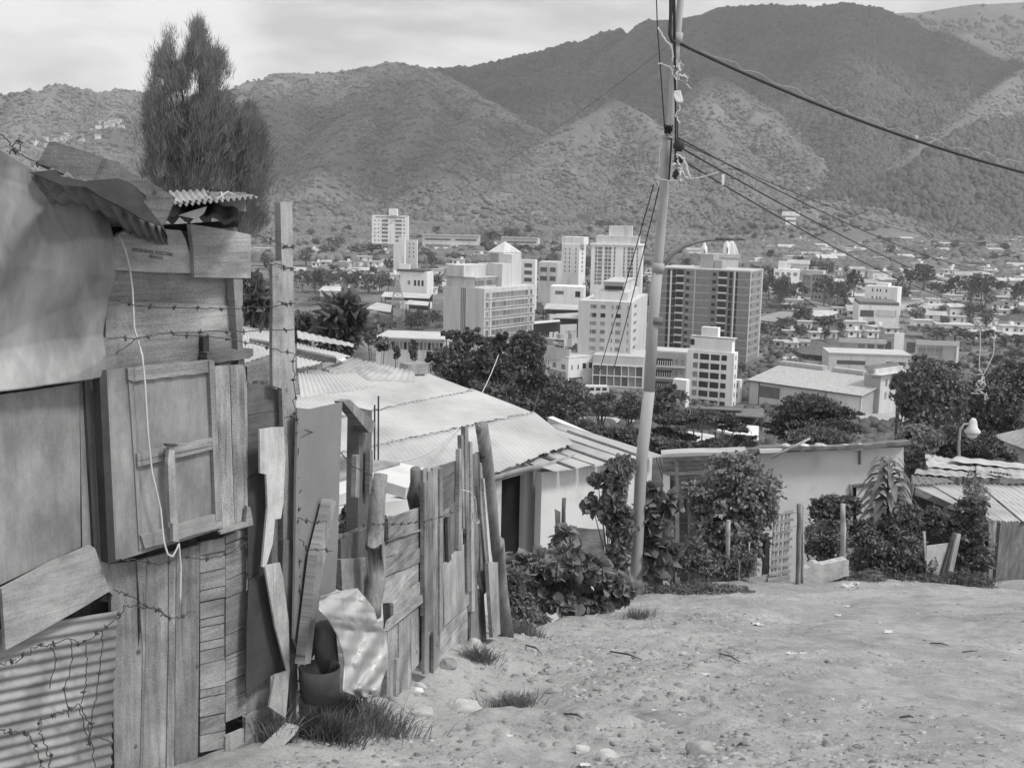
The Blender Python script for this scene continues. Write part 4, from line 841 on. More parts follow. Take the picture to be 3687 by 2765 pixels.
# front wall with doorway: piers and lintel butted round the opening
zb = gh(E0.x, E0.y)-1.2; wn = WPn
def wx(px): return wn.at(px)
def wbox(x0, x1, z0, z1, m, parent, name='wall', th=.18, off=0.0):
    a = wn.p + EV*x0 + OUT*off; b = wn.p + EV*x1 + OUT*off; V = []
    for z in (z0, z1):
        for q in (a, b, b-OUT*th, a-OUT*th): V.append(Vector((q.x, q.y, z)))
    return obj(name, V, [(3, 2, 1, 0), (4, 5, 6, 7), (0, 1, 5, 4), (1, 2, 6, 5), (2, 3, 7, 6), (3, 0, 4, 7)], m, parent, uvs=[((v-a).dot(EV), v.z) for v in V])
def cx_(px): return (wn.at(px)-wn.p).dot(EV)
xd0, xd1, xe = cx_(R1(212, 700)), cx_(R1(380, 700)), cx_(R1(588, 700)); zt = E0.z-.07
zdt = (wn.at(R1(300, 535))).z
wbox(-2.6, xd0, zb, zt, WHITE, house1); wbox(xd0, xd1, zdt, zt, WHITE, house1); wbox(xd1, xe, zb, zt, WHITE, house1)
wbox(xd0+.002, xd1-.002, zb, zdt-.002, DARKIN, house1, 'doorway', .05, -.10)
c0 = wn.p+EV*xe; V = []
for z0_, z1_ in ((zb, zt),):
    p0 = c0; p1 = c0 - OUT*5.5
    V = [Vector((q.x, q.y, z)) for z in (zb,) for q in (p0, p1, p1-EV*.2, p0-EV*.2)] + [Vector((p0.x, p0.y, zt)), Vector((p1.x, p1.y, zt+5.5*math.tan(PHI)-.1)), Vector((p1.x, p1.y, zt+5.5*math.tan(PHI)-.1))-EV*.2, Vector((p0.x, p0.y, zt))-EV*.2]
obj('side_wall', V, [(3, 2, 1, 0), (4, 5, 6, 7), (0, 1, 5, 4), (1, 2, 6, 5), (2, 3, 7, 6), (3, 0, 4, 7)], WHITE, house1, uvs=[(v.y, v.z) for v in V])
for i in range(9):  # rafters under the eave
    p0 = near.lerp(far1, (i+.6)/9.3); mb = MB(); mb.tube([p0-Vector((0, 0, .07))-UP_*-.02, p0-Vector((0, 0, .07))+UP_*.6], .03, 6); mb.build('rafter', WG, house1)
fb = sheet('fascia', [E0-EV*.2-Vector((0, 0, .04))+OUT*.03, far1-Vector((0, 0, .04))+OUT*.03, far1-Vector((0, 0, .15))+OUT*.0, E0-EV*.2-Vector((0, 0, .15))], ROOFD, house1, waves=0, nu=30, nv=2, dent=.03, amp=0, up=OUT, ragged=.2)
# lean-to front wall
E2a, E2b = a-OUT*.25, b-OUT*.25
def vwall(name, a, b, z0, ztA, ztB, m, parent, th=.15):
    n = Vector((0, 0, 1)).cross((b-a).normalized()); n.normalize(); V = [Vector((a.x, a.y, z0)), Vector((b.x, b.y, z0)), Vector((b.x, b.y, ztB)), Vector((a.x, a.y, ztA))]; V += [v+n*th for v in V]
    import bmesh
    o = obj(name, V, [(0, 1, 2, 3), (7, 6, 5, 4), (1, 0, 4, 5), (2, 1, 5, 6), (3, 2, 6, 7), (0, 3, 7, 4)], m, parent, uvs=[((v-V[0]).dot((b-a).normalized()), v.z) for v in V])
    bm = bmesh.new(); bm.from_mesh(o.data); bmesh.ops.recalc_face_normals(bm, faces=bm.faces); bm.to_mesh(o.data); bm.free(); return o
vwall('wall', E2a, E2b, zb-1.5, a.z-.05, b.z-.05, PLAST, ext)
vwall('side_wall', E2b, E2b-OUT*2.2, zb-1.5, b.z-.06, b.z+.4, PLAST, ext)
bk = MB(); q = RP.at(B4(1385, 400)); bk.box(q+Vector((0, 0, .12)), .42, .3, .2, R(38)); o = bk.build('stone_block', STONE); tag(o, 'dark block sitting on the top edge of the long corrugated roof', 'block')
# upper roof: broken-edged sheets between gatepost and the long roof
uph = tag(empty('upper_hut', gnd(D(560, 1100), 5)), 'hut behind the gatepost with ragged overlapping roof sheets', 'hut')
def upsheet(px, Y4, m, label, off=0, waves=10, amp=.014, **k):
    q = [pt(p, y) for p, y in zip(px, Y4)]
    o = sheet('roof_sheet', q, m, uph, waves=waves, amp=amp, nv=5, up=Vector((0, 0, 1)), **k); o['label'] = label
UR = Plane(pt(D(640, 800), 11.0), (.626, .78, 0), up=Vector((-.78*math.cos(R(14)), .626*math.cos(R(14)), math.sin(R(14)))))
UN = UR.n if UR.n.z > 0 else -UR.n
def ups(px, off, m, label, waves=10, amp=.014, **k):
    q = [UR.at(p)+UN*off for p in px]
    o = sheet('roof_sheet', q, m, uph, waves=waves, amp=amp, nv=5, up=UN, **k); o['label'] = label
ups([B4(565, 590), B4(1115, 500), B4(940, 390), B4(545, 405)], .02, ROOF, 'lowest ragged roof sheet beside the gatepost', 16, .006, seed=2, ragged=.08)
ups([B4(545, 400), B4(1400, 425), B4(1400, 350), B4(940, 250)], -.04, ROOFD, 'middle roof sheet running down to the long roof', 14, .006, seed=3, ragged=.05)
ups([B4(535, 395), B4(925, 300), B4(840, 275), B4(535, 205)], .05, ROOF, 'upper roof sheet with a jagged front edge', 12, .005, seed=5, ragged=.1)
ups([B4(130, 340), B4(545, 200), B4(360, 100), B4(130, 60)], .02, ROOF, 'roof sheet seen between shack and gatepost', 12, .005, seed=6)
ups([B4(535, 205), B4(940, 265), B4(940, 240), B4(530, 145)], .10, ROOFD, 'highest roof sheet lapping over the others', 8, .005, seed=7)
def upanel(poly, m, th, off, name, label=None): 
    o = panel(name, UR, poly, m, uph, off if UR.n.z > 0 else -off, th)
    if label: o['label'] = label
upanel([B4(200, 132), B4(365, 165), B4(365, 178), B4(210, 145)], RUST, .03, .05, 'batten')
upanel([B4(540, 208), B4(815, 265), B4(830, 285), B4(545, 220)], RUST, .05, .12, 'batten', 'dark timber lying on the roof sheets')
vwall('wall', UR.at(D(700, 880)), UR.at(D(560, 900)), -6.5, UR.at(D(700, 880)).z-.2, UR.at(D(560, 900)).z-.2, WD, uph)
pp = panel('beam', HP, [B2(1790, 140), B2(1975, 95), B2(1975, 225), B2(1790, 250)], WG, None, -.4, .08, grain='h'); tag(pp, 'grey beam running from the shack corner to behind the gatepost', 'beam')
pw = panel('backboard', HP, [B2(1790, 262), B2(1900, 272), B2(2050, 320), B2(2045, 620), B2(1790, 620)], WD, None, -.2, .03); tag(pw, 'dark board with wire netting between shack corner and gatepost', 'board')
# white slab edges seen through the fence
lr = tag(empty('low_outhouse', gnd(D(860, 1200), 5)), 'low outhouse with a white slab roof glimpsed over the plank fence', 'outhouse')
LP = Plane(pt(D(850, 1060), 11.5), (.626, .78, 0), up=Vector((-.78*math.cos(R(8)), .626*math.cos(R(8)), math.sin(R(8)))))
def lpan(poly, m, off, th, name='roof_slab', label=None):
    o = panel(name, LP, poly, m, lr, off if LP.n.z > 0 else -off, th)
    if label: o['label'] = label
lpan([B4(845, 1270), B4(845, 1165), B4(1290, 1038), B4(1480, 1080), B4(1450, 1200), B4(1330, 1218), B4(1170, 1170)], WHITE, 0, .12)
lpan([B4(840, 1160), B4(840, 985), B4(1290, 1035)], STONE, .03, .05, 'roof_slab', 'grey render patch of the slab')
vwall('wall', LP.at(B4(700, 1290))-Vector((0, 0, .12)), LP.at(B4(1460, 1200))-Vector((0, 0, .12)), -7.5, LP.at(B4(700, 1290)).z-.13, LP.at(B4(1460, 1200)).z-.13, PLAST, lr)
for x in (1103, 1130):
    mb = MB(); q0 = LP.at(B4(x, 1020)); q1 = q0+Vector((0, 0, .72 if x == 1130 else .62)); mb.tube([q0, q1], .01, 5); mb.build('rebar', IRON, lr)
# ---------------------------------------------------------------- plank shed, white house, right huts
def block3(name, corner_px, Y, ang, wl, wr, h, m, parent, zb=None, th=None):
    pass
Pc = pt(D(1437, 985), 27.0)
shed = tag(empty('plank_shed', (Pc.x+2, Pc.y, gh(Pc.x, Pc.y))), 'low weathered plank shed with a thin white roof between lamp pole and white house', 'shed')
S1 = Plane(Pc, (1, -.10, 0))
for i in range(9):   # horizontal boards
    y0 = 400+i*34; panel('plank', S1, [R1(1385, y0+random.uniform(-3, 3)), R1(1990, y0-30), R1(1990, y0+3), R1(1385, y0+31)], WG if i % 3 else WL, shed, -.25+random.uniform(-.02, .02), .03, grain='h', jit=.01)
panel('wall', S1, [R1(1385, 395), R1(2000, 360), R1(2000, 1600), R1(1385, 1600)], WD, shed, -.4, .3)
panel('roof_sheet', S1, [R1(1370, 375), R1(1560, 362), R1(1790, 360), R1(1990, 352), R1(1990, 372), R1(1790, 378), R1(1600, 385), R1(1385, 392)], ROOF, shed, .25, .5, jit=.01)
panel('post', S1, [R1(1470, 420), R1(1495, 420), R1(1505, 1400), R1(1470, 1400)], WG, shed, .02, .1)
for x in (1430, 1560, 1700, 1830): panel('post', S1, [R1(x, 560), R1(x+22, 560), R1(x+24, 1400), R1(x, 1400)], WD, shed, -.15, .1)
panel('pier', S1, [R1(1383, 530), R1(1432, 540), R1(1432, 1400), R1(1383, 1400)], WHITE, shed, .05, .2)
# white house, front wall facing the road
Qc = pt(D(1690, 1000), 28.0); S2 = Plane(Qc, (1, .10, 0))
wh = tag(empty('white_house', (Qc.x+3, Qc.y, gh(Qc.x, Qc.y))), 'square white plastered house with stones along its flat roof edge, right of the shed', 'house')
panel('wall', S2, [R2(275, 262), R2(480, 248), R2(1000, 238), R2(1330, 208), R2(1330, 1300), R2(250, 1300)], PLAST, wh, 0, .25)
bk0 = Vector((S2.n.x, S2.n.y, 0)).normalized()*-1
for nm, a_, b_ in (('side_wall', S2.at(R2(275, 262)), None), ('side_wall', S2.at(R2(1325, 212)), None)):
    V = [a_+bk0*.26, a_+bk0*4+Vector((0, 0, -1.7)), a_+bk0*4+Vector((0, 0, -5)), a_+bk0*.26+Vector((0, 0, -5))]; V += [v+Vector((.15 if a_.x < Qc.x+2 else -.15, 0, 0)) for v in V]
    obj(nm, V, [(0, 1, 2, 3), (7, 6, 5, 4), (0, 4, 5, 1), (1, 5, 6, 2), (2, 6, 7, 3), (3, 7, 4, 0)], PLAST, wh)
a_, b_ = S2.at(R2(255, 252), .1), S2.at(R2(1345, 204), .1)
worldpoly('roof', [a_, b_, b_+bk0*4.2+Vector((0, 0, -1.85)), a_+bk0*4.2+Vector((0, 0, -1.85))], .04, RUST, wh)
panel('wall', S2, [R2(960, 508), R2(1112, 500), R2(1112, 760), R2(960, 760)], DARKIN, wh, .006, .02)
panel('shutter', S2, [R2(985, 520), R2(1090, 512), R2(1092, 760), R2(985, 760)], PLAST, wh, .03, .02)['label'] = 'pale closed window shutter'
panel('frame', S2, [R2(940, 495), R2(958, 495), R2(958, 760), R2(940, 760)], WL, wh, .06, .05)
panel('frame', S2, [R2(960, 500), R2(1120, 488), R2(1120, 506), R2(960, 518)], WD, wh, .08, .08)
panel('frame', S2, [R2(1094, 520), R2(1112, 518), R2(1112, 760), R2(1096, 760)], WL, wh, .06, .05)
panel('drain_pipe', S2, [R2(1005, 225), R2(1018, 225), R2(1016, 350), R2(1006, 350)], RUST, wh, .06, .05)
panel('roof_edge', S2, [R2(160, 252), R2(300, 222), R2(860, 218), R2(1385, 180), R2(1385, 206), R2(1000, 236), R2(480, 250), R2(160, 268)], RUST, wh, .35, .22, jit=.02)
panel('roof_edge', S2, [R2(275, 240), R2(440, 236), R2(440, 262), R2(280, 268)], WHITE, wh, .42, .1)['label'] = 'short white piece of the parapet'
for i, (x, y, r) in enumerate(((470, 218, .11), (590, 222, .13), (715, 220, .14), (860, 224, .08), (905, 220, .10), (990, 222, .12), (1060, 215, .07), (1130, 212, .08), (420, 225, .07))):
    mb = MB(); q = S2.at(R2(x, y), .2); k = 10
    import bmesh
    bm = bmesh.new(); bmesh.ops.create_icosphere(bm, subdivisions=2, radius=r)
    for v in bm.verts: v.co = v.co*(1+.35*mnoise.noise(v.co*9+Vector((i, 0, 0)))); v.co.z *= .75; v.co.x *= 1.3
    me = bpy.data.meshes.new('stone'); bm.to_mesh(me); bm.free(); me.materials.append(STONEL if i % 2 == 0 else WHITE); me.transform(Matrix.Translation(q)); o = link('stone', me)
    tag(o, ['second', 'third', 'largest and fourth', 'fifth', 'sixth', 'seventh', 'eighth', 'last', 'first'][i]+' from the left of the stones holding down the white house roof', 'stone', 'stones along the roof edge of the white house')
mb = MB(); mb.tube([S2.at(R2(360, 300), .5), S2.at(R2(645, 160), .5)], [.04, .03], 8); o = mb.build('pole', WL, None, True); tag(o, 'thin wooden pole lying aslant on the left end of the white house roof', 'pole')
# right huts with patched sheet roofs
rh = tag(empty('sheet_roofed_hut', gnd(D(2150, 1230))), 'hut at the right edge with a patched corrugated sheet roof sweeping down to the road', 'hut')
K1 = pt(R2(1400, 510), 26.0); K2 = pt(R2(1990, 780), 21.5); K3 = pt(R2(2600, 760), 21.5+3.0); K4 = pt(R2(2600, 520), 28)
n1 = (K2-K1).cross(K3-K1).normalized()
if n1.z < 0: n1 = -n1
HPn = Plane(K1, (K3-K2), up=(K1-K2) - (K3-K2).normalized()*((K1-K2).dot((K3-K2).normalized())))
HN = HPn.n if HPn.n.z > 0 else -HPn.n
def rs(px, off, m, waves, label=None, **k):
    q = [HPn.at(p)+HN*off for p in px]
    o = sheet('roof_sheet', q, m, rh, waves=waves, amp=.014, nv=6, up=HN, **k)
    if label: o['label'] = label
xs_ = [(1895, 1400), (1990, 1530), (2060, 1700), (2200, 1870), (2420, 2040), (2700, 2300)]
for i in range(5):
    b0, t0 = xs_[i]; b1, t1 = xs_[i+1]; yb0 = 770+ (4 if i % 2 else -6); yt0 = 508-i*4
    rs([R2(b0, yb0-(28 if i == 0 else 0)), R2(b1-8, 774), R2(t1-4, 506-(i+1)*3), R2(t0, yt0)], .03*(i % 2), ROOF, 5, ragged=.05, seed=i+11)
for j, (px, m_) in enumerate((([R2(1390, 515), R2(1700, 500), R2(1600, 440), R2(1380, 445)], RUST), ([R2(1400, 450), R2(1900, 480), R2(1850, 400), R2(1420, 400)], ROOFD), ([R2(1430, 405), R2(2000, 450), R2(1720, 355), R2(1450, 300)], ROOF), ([R2(1850, 500), R2(2300, 510), R2(2300, 440), R2(1850, 410)], ROOFD), ([R2(1650, 390), R2(2500, 470), R2(2500, 430), R2(1700, 350)], ROOF), ([R2(1930, 490), R2(2110, 520), R2(2090, 500), R2(1950, 480)], TAR))):
    rs(px, .06+.05*j, m_, 6, ragged=.1, seed=j+20)
zr = gh(K2.x, K2.y)-.6
def gnd_wall(a, b, z0, m, parent, name='wall', th=.1, dz=.05):
    return vwall(name, a, b, z0, a.z-dz, b.z-dz, m, parent, th)
ka = K2 + (K1-K2)*.06; kb = K3 + (K4-K3)*.06
gnd_wall(ka+Vector((0.25, 0, 0)), kb, zr, WD, rh); gnd_wall(K1-Vector((0, 0, .1)), ka, zr-2, DARKIN, rh, 'side_wall', .1, .12)
dp = Plane(ka+Vector((0, -.12, 0)), (kb-ka)); 
for i in range(7):
    x0 = 1955+i*32; panel('door_plank', dp, [R2(x0, 775), R2(x0+29, 775), R2(x0+29, 930), R2(x0, 930)], WG, rh, .02, .02); panel('door_plank', dp, [R2(x0, 944), R2(x0+29, 944), R2(x0+30, 1200), R2(x0, 1205)], WG, rh, .02+.004*(i % 2), .02)
panel('door_rail', dp, [R2(1955, 925), R2(2185, 922), R2(2185, 945), R2(1955, 948)], WD, rh, .05, .03, grain='h')
# tile-roofed white house peeping in at the far right
Z1 = pt(D(2200, 1000), 45); fh = tag(empty('hipped_roof_house', (Z1.x, Z1.y, gh(Z1.x, Z1.y))), 'small white house with a grey hipped roof at the right edge behind the trees', 'house')
mb = MB(); Z1.x += 2.3; mb.box((Z1.x+2.2, Z1.y+3, Z1.z-3), 5.2, 5, 3.0, R(8), True); mb.build('wall', WHITE, fh)
rb = Z1.z-.01; q = Matrix.Rotation(R(8), 3, 'Z'); cc_ = Vector((Z1.x+2.2, Z1.y+3, rb)); vs_ = [cc_+q@Vector(v) for v in ((-3, -3, 0), (3, -3, 0), (3, 3, 0), (-3, 3, 0), (-.6, 0, 1.5), (.6, 0, 1.5))]
obj('roof', vs_, [(3, 2, 1, 0), (0, 1, 5, 4), (1, 2, 5), (2, 3, 4, 5), (3, 0, 4)], ROOFD, fh)
# ================================================================ lamp pole
pb = pt(D(1370, 1283), 14.9); YP = pb.y; pb.z = gh(pb.x, pb.y)
pole = tag(empty('lamp_pole', pb), 'tall stepped steel lamp pole hung with tangled string, leaning a little right', 'lamp pole')
def pp_(x, y): return pt((x, y), YP)
def ptube(px, rad, name, m=ALU, n=18):
    mb = MB(); mb.tube([pp_(*p) for p in px], [r*YP/FPX for r in rad], n); return mb.build(name, m, pole, True)
ptube([D(1366, 1345), D(1374, 1240), R1(1225, 430), D(1402, 845)], [23, 22.5, 21.5, 21.5], 'lower_tube')
ptube([D(1402, 846), D(1411, 689), D(1420, 585)], [21, 20, 19], 'middle_tube')
ptube([D(1417, 700), D(1418, 685)], [24, 24], 'collar', RUST)
ptube([D(1420, 590), D(1422, 560), D(1433, 440), T1(795, 1100), T1(808, 985)], [18.5, 18, 16.5, 16, 15.5], 'middle_tube')
ptube([D(1421, 588), D(1423, 568)], [22, 22], 'collar')
ptube([T1(806, 992), T1(822, 985), T1(845, 700), T1(870, 400), T1(905, 0), T1(925, -260)], [14, 13.5, 13, 13, 12.5, 12], 'upper_tube')
ptube([T1(805, 1005), T1(810, 985)], [18, 18], 'collar'); ptube([T1(882, 322), T1(890, 240)], [17, 17], 'collar')
arm = MB(); A_ = [pp_(*p) for p in (C5(338, 385), C5(365, 350), C5(430, 280), C5(520, 220), C5(640, 175), C5(740, 160), C5(835, 152))]; arm.tube(A_, [.026, .025, .024, .023, .022, .02, .018], 10)
arm.build('lamp_arm', RUST, pole, True)
mb = MB(); h0 = A_[-1]; mb.tube([h0-Vector((.05, 0, .0)), h0+Vector((.06, 0, .01)), h0+Vector((.28, .02, .02)), h0+Vector((.34, .02, 0))], [.02, .03, .032, .012], 12); mb.build('lamp_head', RUST, pole, True)
mb = MB(); mb.box(pp_(*C5(265, 880)), .05, .1, .13); mb.build('terminal_box', RUST, pole)
def pcable(px, r, m, label, dy=-.12, name='cable', cat='cable', jit=0, sub=8, barbs=0): return wire(name, [pt(p, YP+dy) for p in px], r, m, label, cat, sub=sub, jit=jit, barbs=barbs)
pcable([T1(835, -300), T1(835, 100), T1(828, 250), T1(845, 300), T1(870, 310)], .024, CABD, 'thick black cable bundle hanging left of the pole top')
pcable([T1(860, -300), T1(865, 200), T1(868, 600), T1(870, 900), T1(868, 1150)], .013, CABD, 'thin black cable running straight down the upper pole')
pcable([T1(848, -200), T1(856, 300), T1(862, 700), T1(885, 900), T1(880, 1080)], .008, CABD, 'second thin cable running down the upper pole')
pcable([T1(728, -100), T1(738, 200), T1(760, 500), T1(790, 920)], .008, CABD, 'slack wire left of the pole top')
pcable([T1(820, 1310), T1(835, 1100), T1(840, 1000)], .013, CABD, 'short black cable strapped along the pole below the top joint')
for q_, r_, lb in ((T1(893, 1055), .075, 'upper black clamp on the pole cables'), (T1(890, 1160), .06, 'middle black clamp on the pole cables'), (T1(880, 1265), .06, 'lower black clamp on the pole cables')):
    mb = MB(); c = pt(q_, YP-.15); mb.tube([c-Vector((0, 0, r_)), c-Vector((0, 0, r_*.4)), c+Vector((0, 0, r_*.4)), c+Vector((0, 0, r_))], [r_*.5, r_, r_*.9, r_*.4], 10); o = mb.build('clamp', CABD, None, True); tag(o, lb, 'clamp')
mb = MB()
for i in range(9):
    a = [pt(T1(790+random.uniform(0, 60), 900+random.uniform(0, 70)), YP-.12+random.uniform(-.1, .1)) for _ in range(4)]; mb.tube(a, .012, 5)
o = mb.build('wire_bundle', CABD, None, True); tag(o, 'tangled black wire coil at the pole joint', 'wire')
# tangles of string and rag
def tangle(px, label, r=.012, jit=.03, name='string_tangle', m=RAG):
    return wire(name, [pt(p, YP-.2) for p in px], r*.62, m, label, 'string', sub=5, jit=jit)
tangle([T1(742, 200), T1(790, 280), T1(840, 350), T1(850, 450)], 'pale rag streamer hanging at the upper left of the pole', .018, .01)
tangle([T1(740, 465), T1(770, 465), T1(830, 490), T1(860, 560), T1(920, 590), T1(985, 645)], 'long pale string crossing the pole to the lower right', .012, .01)
tangle([T1(860, 480), T1(900, 490), T1(905, 560), T1(950, 590), T1(930, 565), T1(870, 520), T1(890, 500), T1(880, 560), T1(955, 595)], 'knotted mass of string on the upper pole', .02, .05)
tangle([T1(905, 440), T1(920, 470), T1(900, 500), T1(880, 440)], 'small loop of string above the knotted mass', .007, .02)
tangle([T1(890, 735), T1(905, 780), T1(870, 845), T1(900, 900)], 'string tail below the white scrap on the pole', .014, .01)
tangle([T1(875, 1120), T1(930, 1150), T1(950, 1200), T1(970, 1300), T1(940, 1280), T1(900, 1220), T1(880, 1130)], 'large hanging loop of rag on the lower joint of the pole', .022, .015)
tangle([T1(845, 1190), T1(880, 1200), T1(905, 1240), T1(890, 1270), T1(920, 1320), T1(885, 1290), T1(910, 1200), T1(870, 1190)], 'bunch of pale rag below the lower clamps', .024, .03)
tangle([T1(725, 1265), T1(760, 1300), T1(830, 1310), T1(950, 1300), T1(1080, 1280), T1(1180, 1248)], 'long pale string stretched to the right from the pole', .010, .005)
tangle([T1(725, 1265), T1(740, 1310), T1(748, 1350)], 'string tail on the left side of the pole', .008, .003)
tangle([T1(750, 1240), T1(755, 1080), T1(770, 1040)], 'thin cord on the left side of the pole below the joint', .008, .003)
def scrap(c, w, h, label, m=PAPER, name='plastic_scrap', cat='plastic scrap', seed=0):
    V = []; n = 5
    e1 = Vector((1, random.uniform(-.5, .5), random.uniform(-.2, .2))).normalized(); e2 = Vector((random.uniform(-.2, .2), random.uniform(-.4, .4), 1)).normalized(); e3 = e1.cross(e2)
    for j in range(n+1):
        for i in range(n+1):
            u, v = i/n-.5, j/n-.5; r = 1-.5*abs(v)*(1+math.sin(seed+i))
            V.append(c + e1*(u*w*r) + e2*(v*h) + e3*(.25*w*mnoise.noise(Vector((u*3+seed, v*3, seed)))))
    F = [(j*(n+1)+i, j*(n+1)+i+1, (j+1)*(n+1)+i+1, (j+1)*(n+1)+i) for j in range(n) for i in range(n)]
    o = obj(name, V, F, m, None, smooth=True); sm = o.modifiers.new('t', 'SOLIDIFY'); sm.thickness = .002
    return tag(o, label, cat)
scrap(pt(T1(888, 702), YP-.22), .12, .16, 'white plastic scrap caught half way up the pole', seed=1)
# overhead lines leaving to the right
def line(name, a, b, sag, r, m, label, n=40):
    pts = []; 
    for i in range(n+1):
        t = i/n; q = a.lerp(b, t); q.z -= sag*4*t*(1-t); pts.append(q)
    mb = MB(); mb.tube(pts, r, 6); o = mb.build(name, m, None, True); return tag(o, label, 'overhead line'), pts
LN = []
for (p0, p1, Y1, sag, r, lb) in ((T1(905, 320), D(2300, 395), 16.0, .15, .019, 'thick black overhead cable leaving the pole top to the right'),
        (T1(905, 1070), D(2330, 640), 60, 1.0, .011, 'upper thin overhead wire from the pole joint to the far right'), (T1(890, 1000), D(2330, 560), 60, 1.2, .009, 'second thin overhead wire from the pole joint, sagging above the town'),
        (T1(955, 1185), D(2330, 655), 60, 1.2, .010, 'lowest overhead wire dropping away over the town'), (T1(900, 1030), D(2330, 450), 60, 1.5, .006, 'faint overhead wire nearly level over the houses')):
    a, b = pt(p0, YP-.1), pt(p1, Y1); LN.append(line('overhead_wire', a, b, sag, r, CABD, lb)[1])
q = LN[0]; mb = MB(); P = []
for i in range(2, 38):
    P.append(q[i]+Vector((random.uniform(-.06, .06), 0, .03+random.uniform(0, .11)*(i % 3 > 0))))
mb.tube(P, .0025, 5); o = mb.build('string', RAG, None, True); tag(o, 'thin string trailing along the thick overhead cable', 'string')
for i, (px, w, h, lb) in enumerate(((D(1980, 299), .09, .09, 'small white plastic scrap on the thick overhead cable'), (T1(1215, 1305), .07, .2, 'white strip of plastic dangling right of the pole'), (T1(1515, 1272), .08, .05, 'scrap of plastic on the thin wire, nearest the pole'), (T1(1825, 1362), .1, .06, 'scrap of plastic on the thin wire, farther from the pole'), (T1(1885, 1565), .12, .14, 'pale tatter hanging from the lowest wire'))):
    Yc = YP-.1 if i < 2 else YP+3
    if i == 0: Yc = min(LN[0], key=lambda v: abs(proj(v)[0]-px[0])).y
    scrap(pt(px, Yc), .6*w, .7*h, lb, seed=i+3)
for (p0, p1, lb) in ((D(1412, 400), D(1295, 800), 'guy wire dropping left from the pole, the left one'), (D(1425, 400), D(1325, 800), 'guy wire dropping left from the pole, the right one')):
    line('guy_wire', pt(p0, YP+.2), pt(p1, YP+8), .05, .008, CABD, lb)
line('overhead_wire', pt(D(640, 530), 30), pt(T1(812, 335), YP), .6, .0022, CABD, 'faint overhead wire from left to the pole top')
line('overhead_wire', pt(D(640, 610), 30), pt(D(1010, 330), 28), .3, .0035, CABD, 'faint wire rising over the distant tower block')
line('overhead_wire', pt(B4(1275, 1030), 12.8), pt(B4(2000, 260), 24), .5, .009, CABLE, 'pale wire curving over the long roof')
# tangled string at right, hanging from the wires
tq = tag(empty('string_tangle', pt(D(2118, 790), 30)), 'long white rag tangle hanging from the wires at the right', 'string')
def tg(px, r, jit, name='strand'):
    o = wire(name, [pt(p, 30) for p in px], r, RAG, None, None, sub=5, jit=jit, parent=tq)
tg([C6(1825, 780), C6(1825, 950), C6(1815, 1180)], .014, .005); tg([C6(1955, 870), C6(1940, 1050), C6(1850, 1240)], .014, .01)
tg([C6(1810, 1180), C6(1830, 1230), C6(1870, 1260), C6(1790, 1300), C6(1880, 1290), C6(1820, 1350), C6(1860, 1400), C6(1875, 1450)], .022, .09); tg([C6(1790, 1300), C6(1800, 1400), C6(1740, 1390)], .016, .06); tg([C6(1790, 740), C6(1830, 790), C6(1850, 830), C6(1810, 850)], .018, .07)
# ================================================================ verge fence: posts, gate, low wall, leaning panels
VF = tag(empty('wire_fence', gnd(D(1600, 1262))), 'sparse wire fence of thin weathered posts along the far side of the road', 'fence')
def ppost(bx, tp, rad, m=WG, parent=VF, name='post', n=8, label=None, drop=.3, Y=None):
    b = gnd(bx); Yb = Y or b.y; t = pt(tp, Yb); a = pt(bx, Yb)-Vector((0, 0, drop)); mb = MB(); K = 6
    mb.tube([a.lerp(t, i/K)+Vector((random.uniform(-1, 1), 0, 0))*.012 for i in range(K+1)], [rad*Yb/FPX*random.uniform(.9, 1.1) for _ in range(K+1)], n); o = mb.build(name, m, parent, True)
    if label: o['label'] = label
    return o
posts = [(R1(955, 1180), R1(950, 890), 5.5), (R1(1550, 1290), R1(1545, 900), 6), (R1(1865, 1290), R1(1855, 850), 8.5), (R1(1620, 1290), R1(1618, 1130), 4), (R1(1940, 1290), R1(1935, 1140), 3), (R1(2005, 1290), R1(2002, 1010), 2.5)]
for b, t, r in posts: ppost(b, t, r, WL)
panel('strap', Plane(pt(R1(1560, 1080), gnd(R1(1550, 1290)).y-.1), (1, 0, 0)), [R1(1560, 1050), R1(1575, 1050), R1(1615, 1110), R1(1605, 1122)], WP, VF, 0, .02)
for y in (850, 950): 
    wire('wire', [pt(R1(1240, y), 16.5), pt(R1(1550, y+20), 17), pt(R1(1865, y+10), 18), pt(R2(560, y-150), 19)], .003, IRON, None, None, parent=VF)
tp_ = ppost(R1(670, 1100), R1(665, 690), 8, WD, None, 'stump_post', Y=16); tag(tp_, 'dark square stump post beside the white doorway wall', 'post')
gp2 = panel('zinc_patch', Plane(pt(R1(830, 1000), 15.8), (1, .2, 0)), [R1(600, 770), R1(640, 790), R1(640, 880), R1(700, 905), R1(960, 915), R1(955, 1180), R1(600, 1180)], WG, None, 0, .02, grain='h', jit=.01); tag(gp2, 'rusty corrugated patch fence below the lean-to wall, behind the broad-leaved bush', 'fence')
GP = Plane(gnd(R2(560, 1225)), (1, .32, 0))
gate = tag(empty('slatted_gate', gnd(R2(420, 1220))), 'homemade gate of pale crossed slats tied to a thick post', 'gate')
ys = [695, 755, 835, 895, 955, 1020, 1080, 1130, 1170, 1200]
for i, y in enumerate(ys):
    x0 = 400-i*8; w = 20 if i < 7 else 26; r_ = 525 - i*3
    panel('slat', GP, [R2(x0, y+14), R2(r_, y-12), R2(r_, y+w-12), R2(x0, y+w+14)], WL, gate, .03+.004*(i % 2), .02, grain='h', jit=.003)
for x in (400, 425, 455, 485, 508): panel('upright', GP, [R2(x-20, 715+(510-x)*.1), R2(x-6, 705), R2(x-25, 1190), R2(x-42, 1190)], WL, gate, .0, .02)
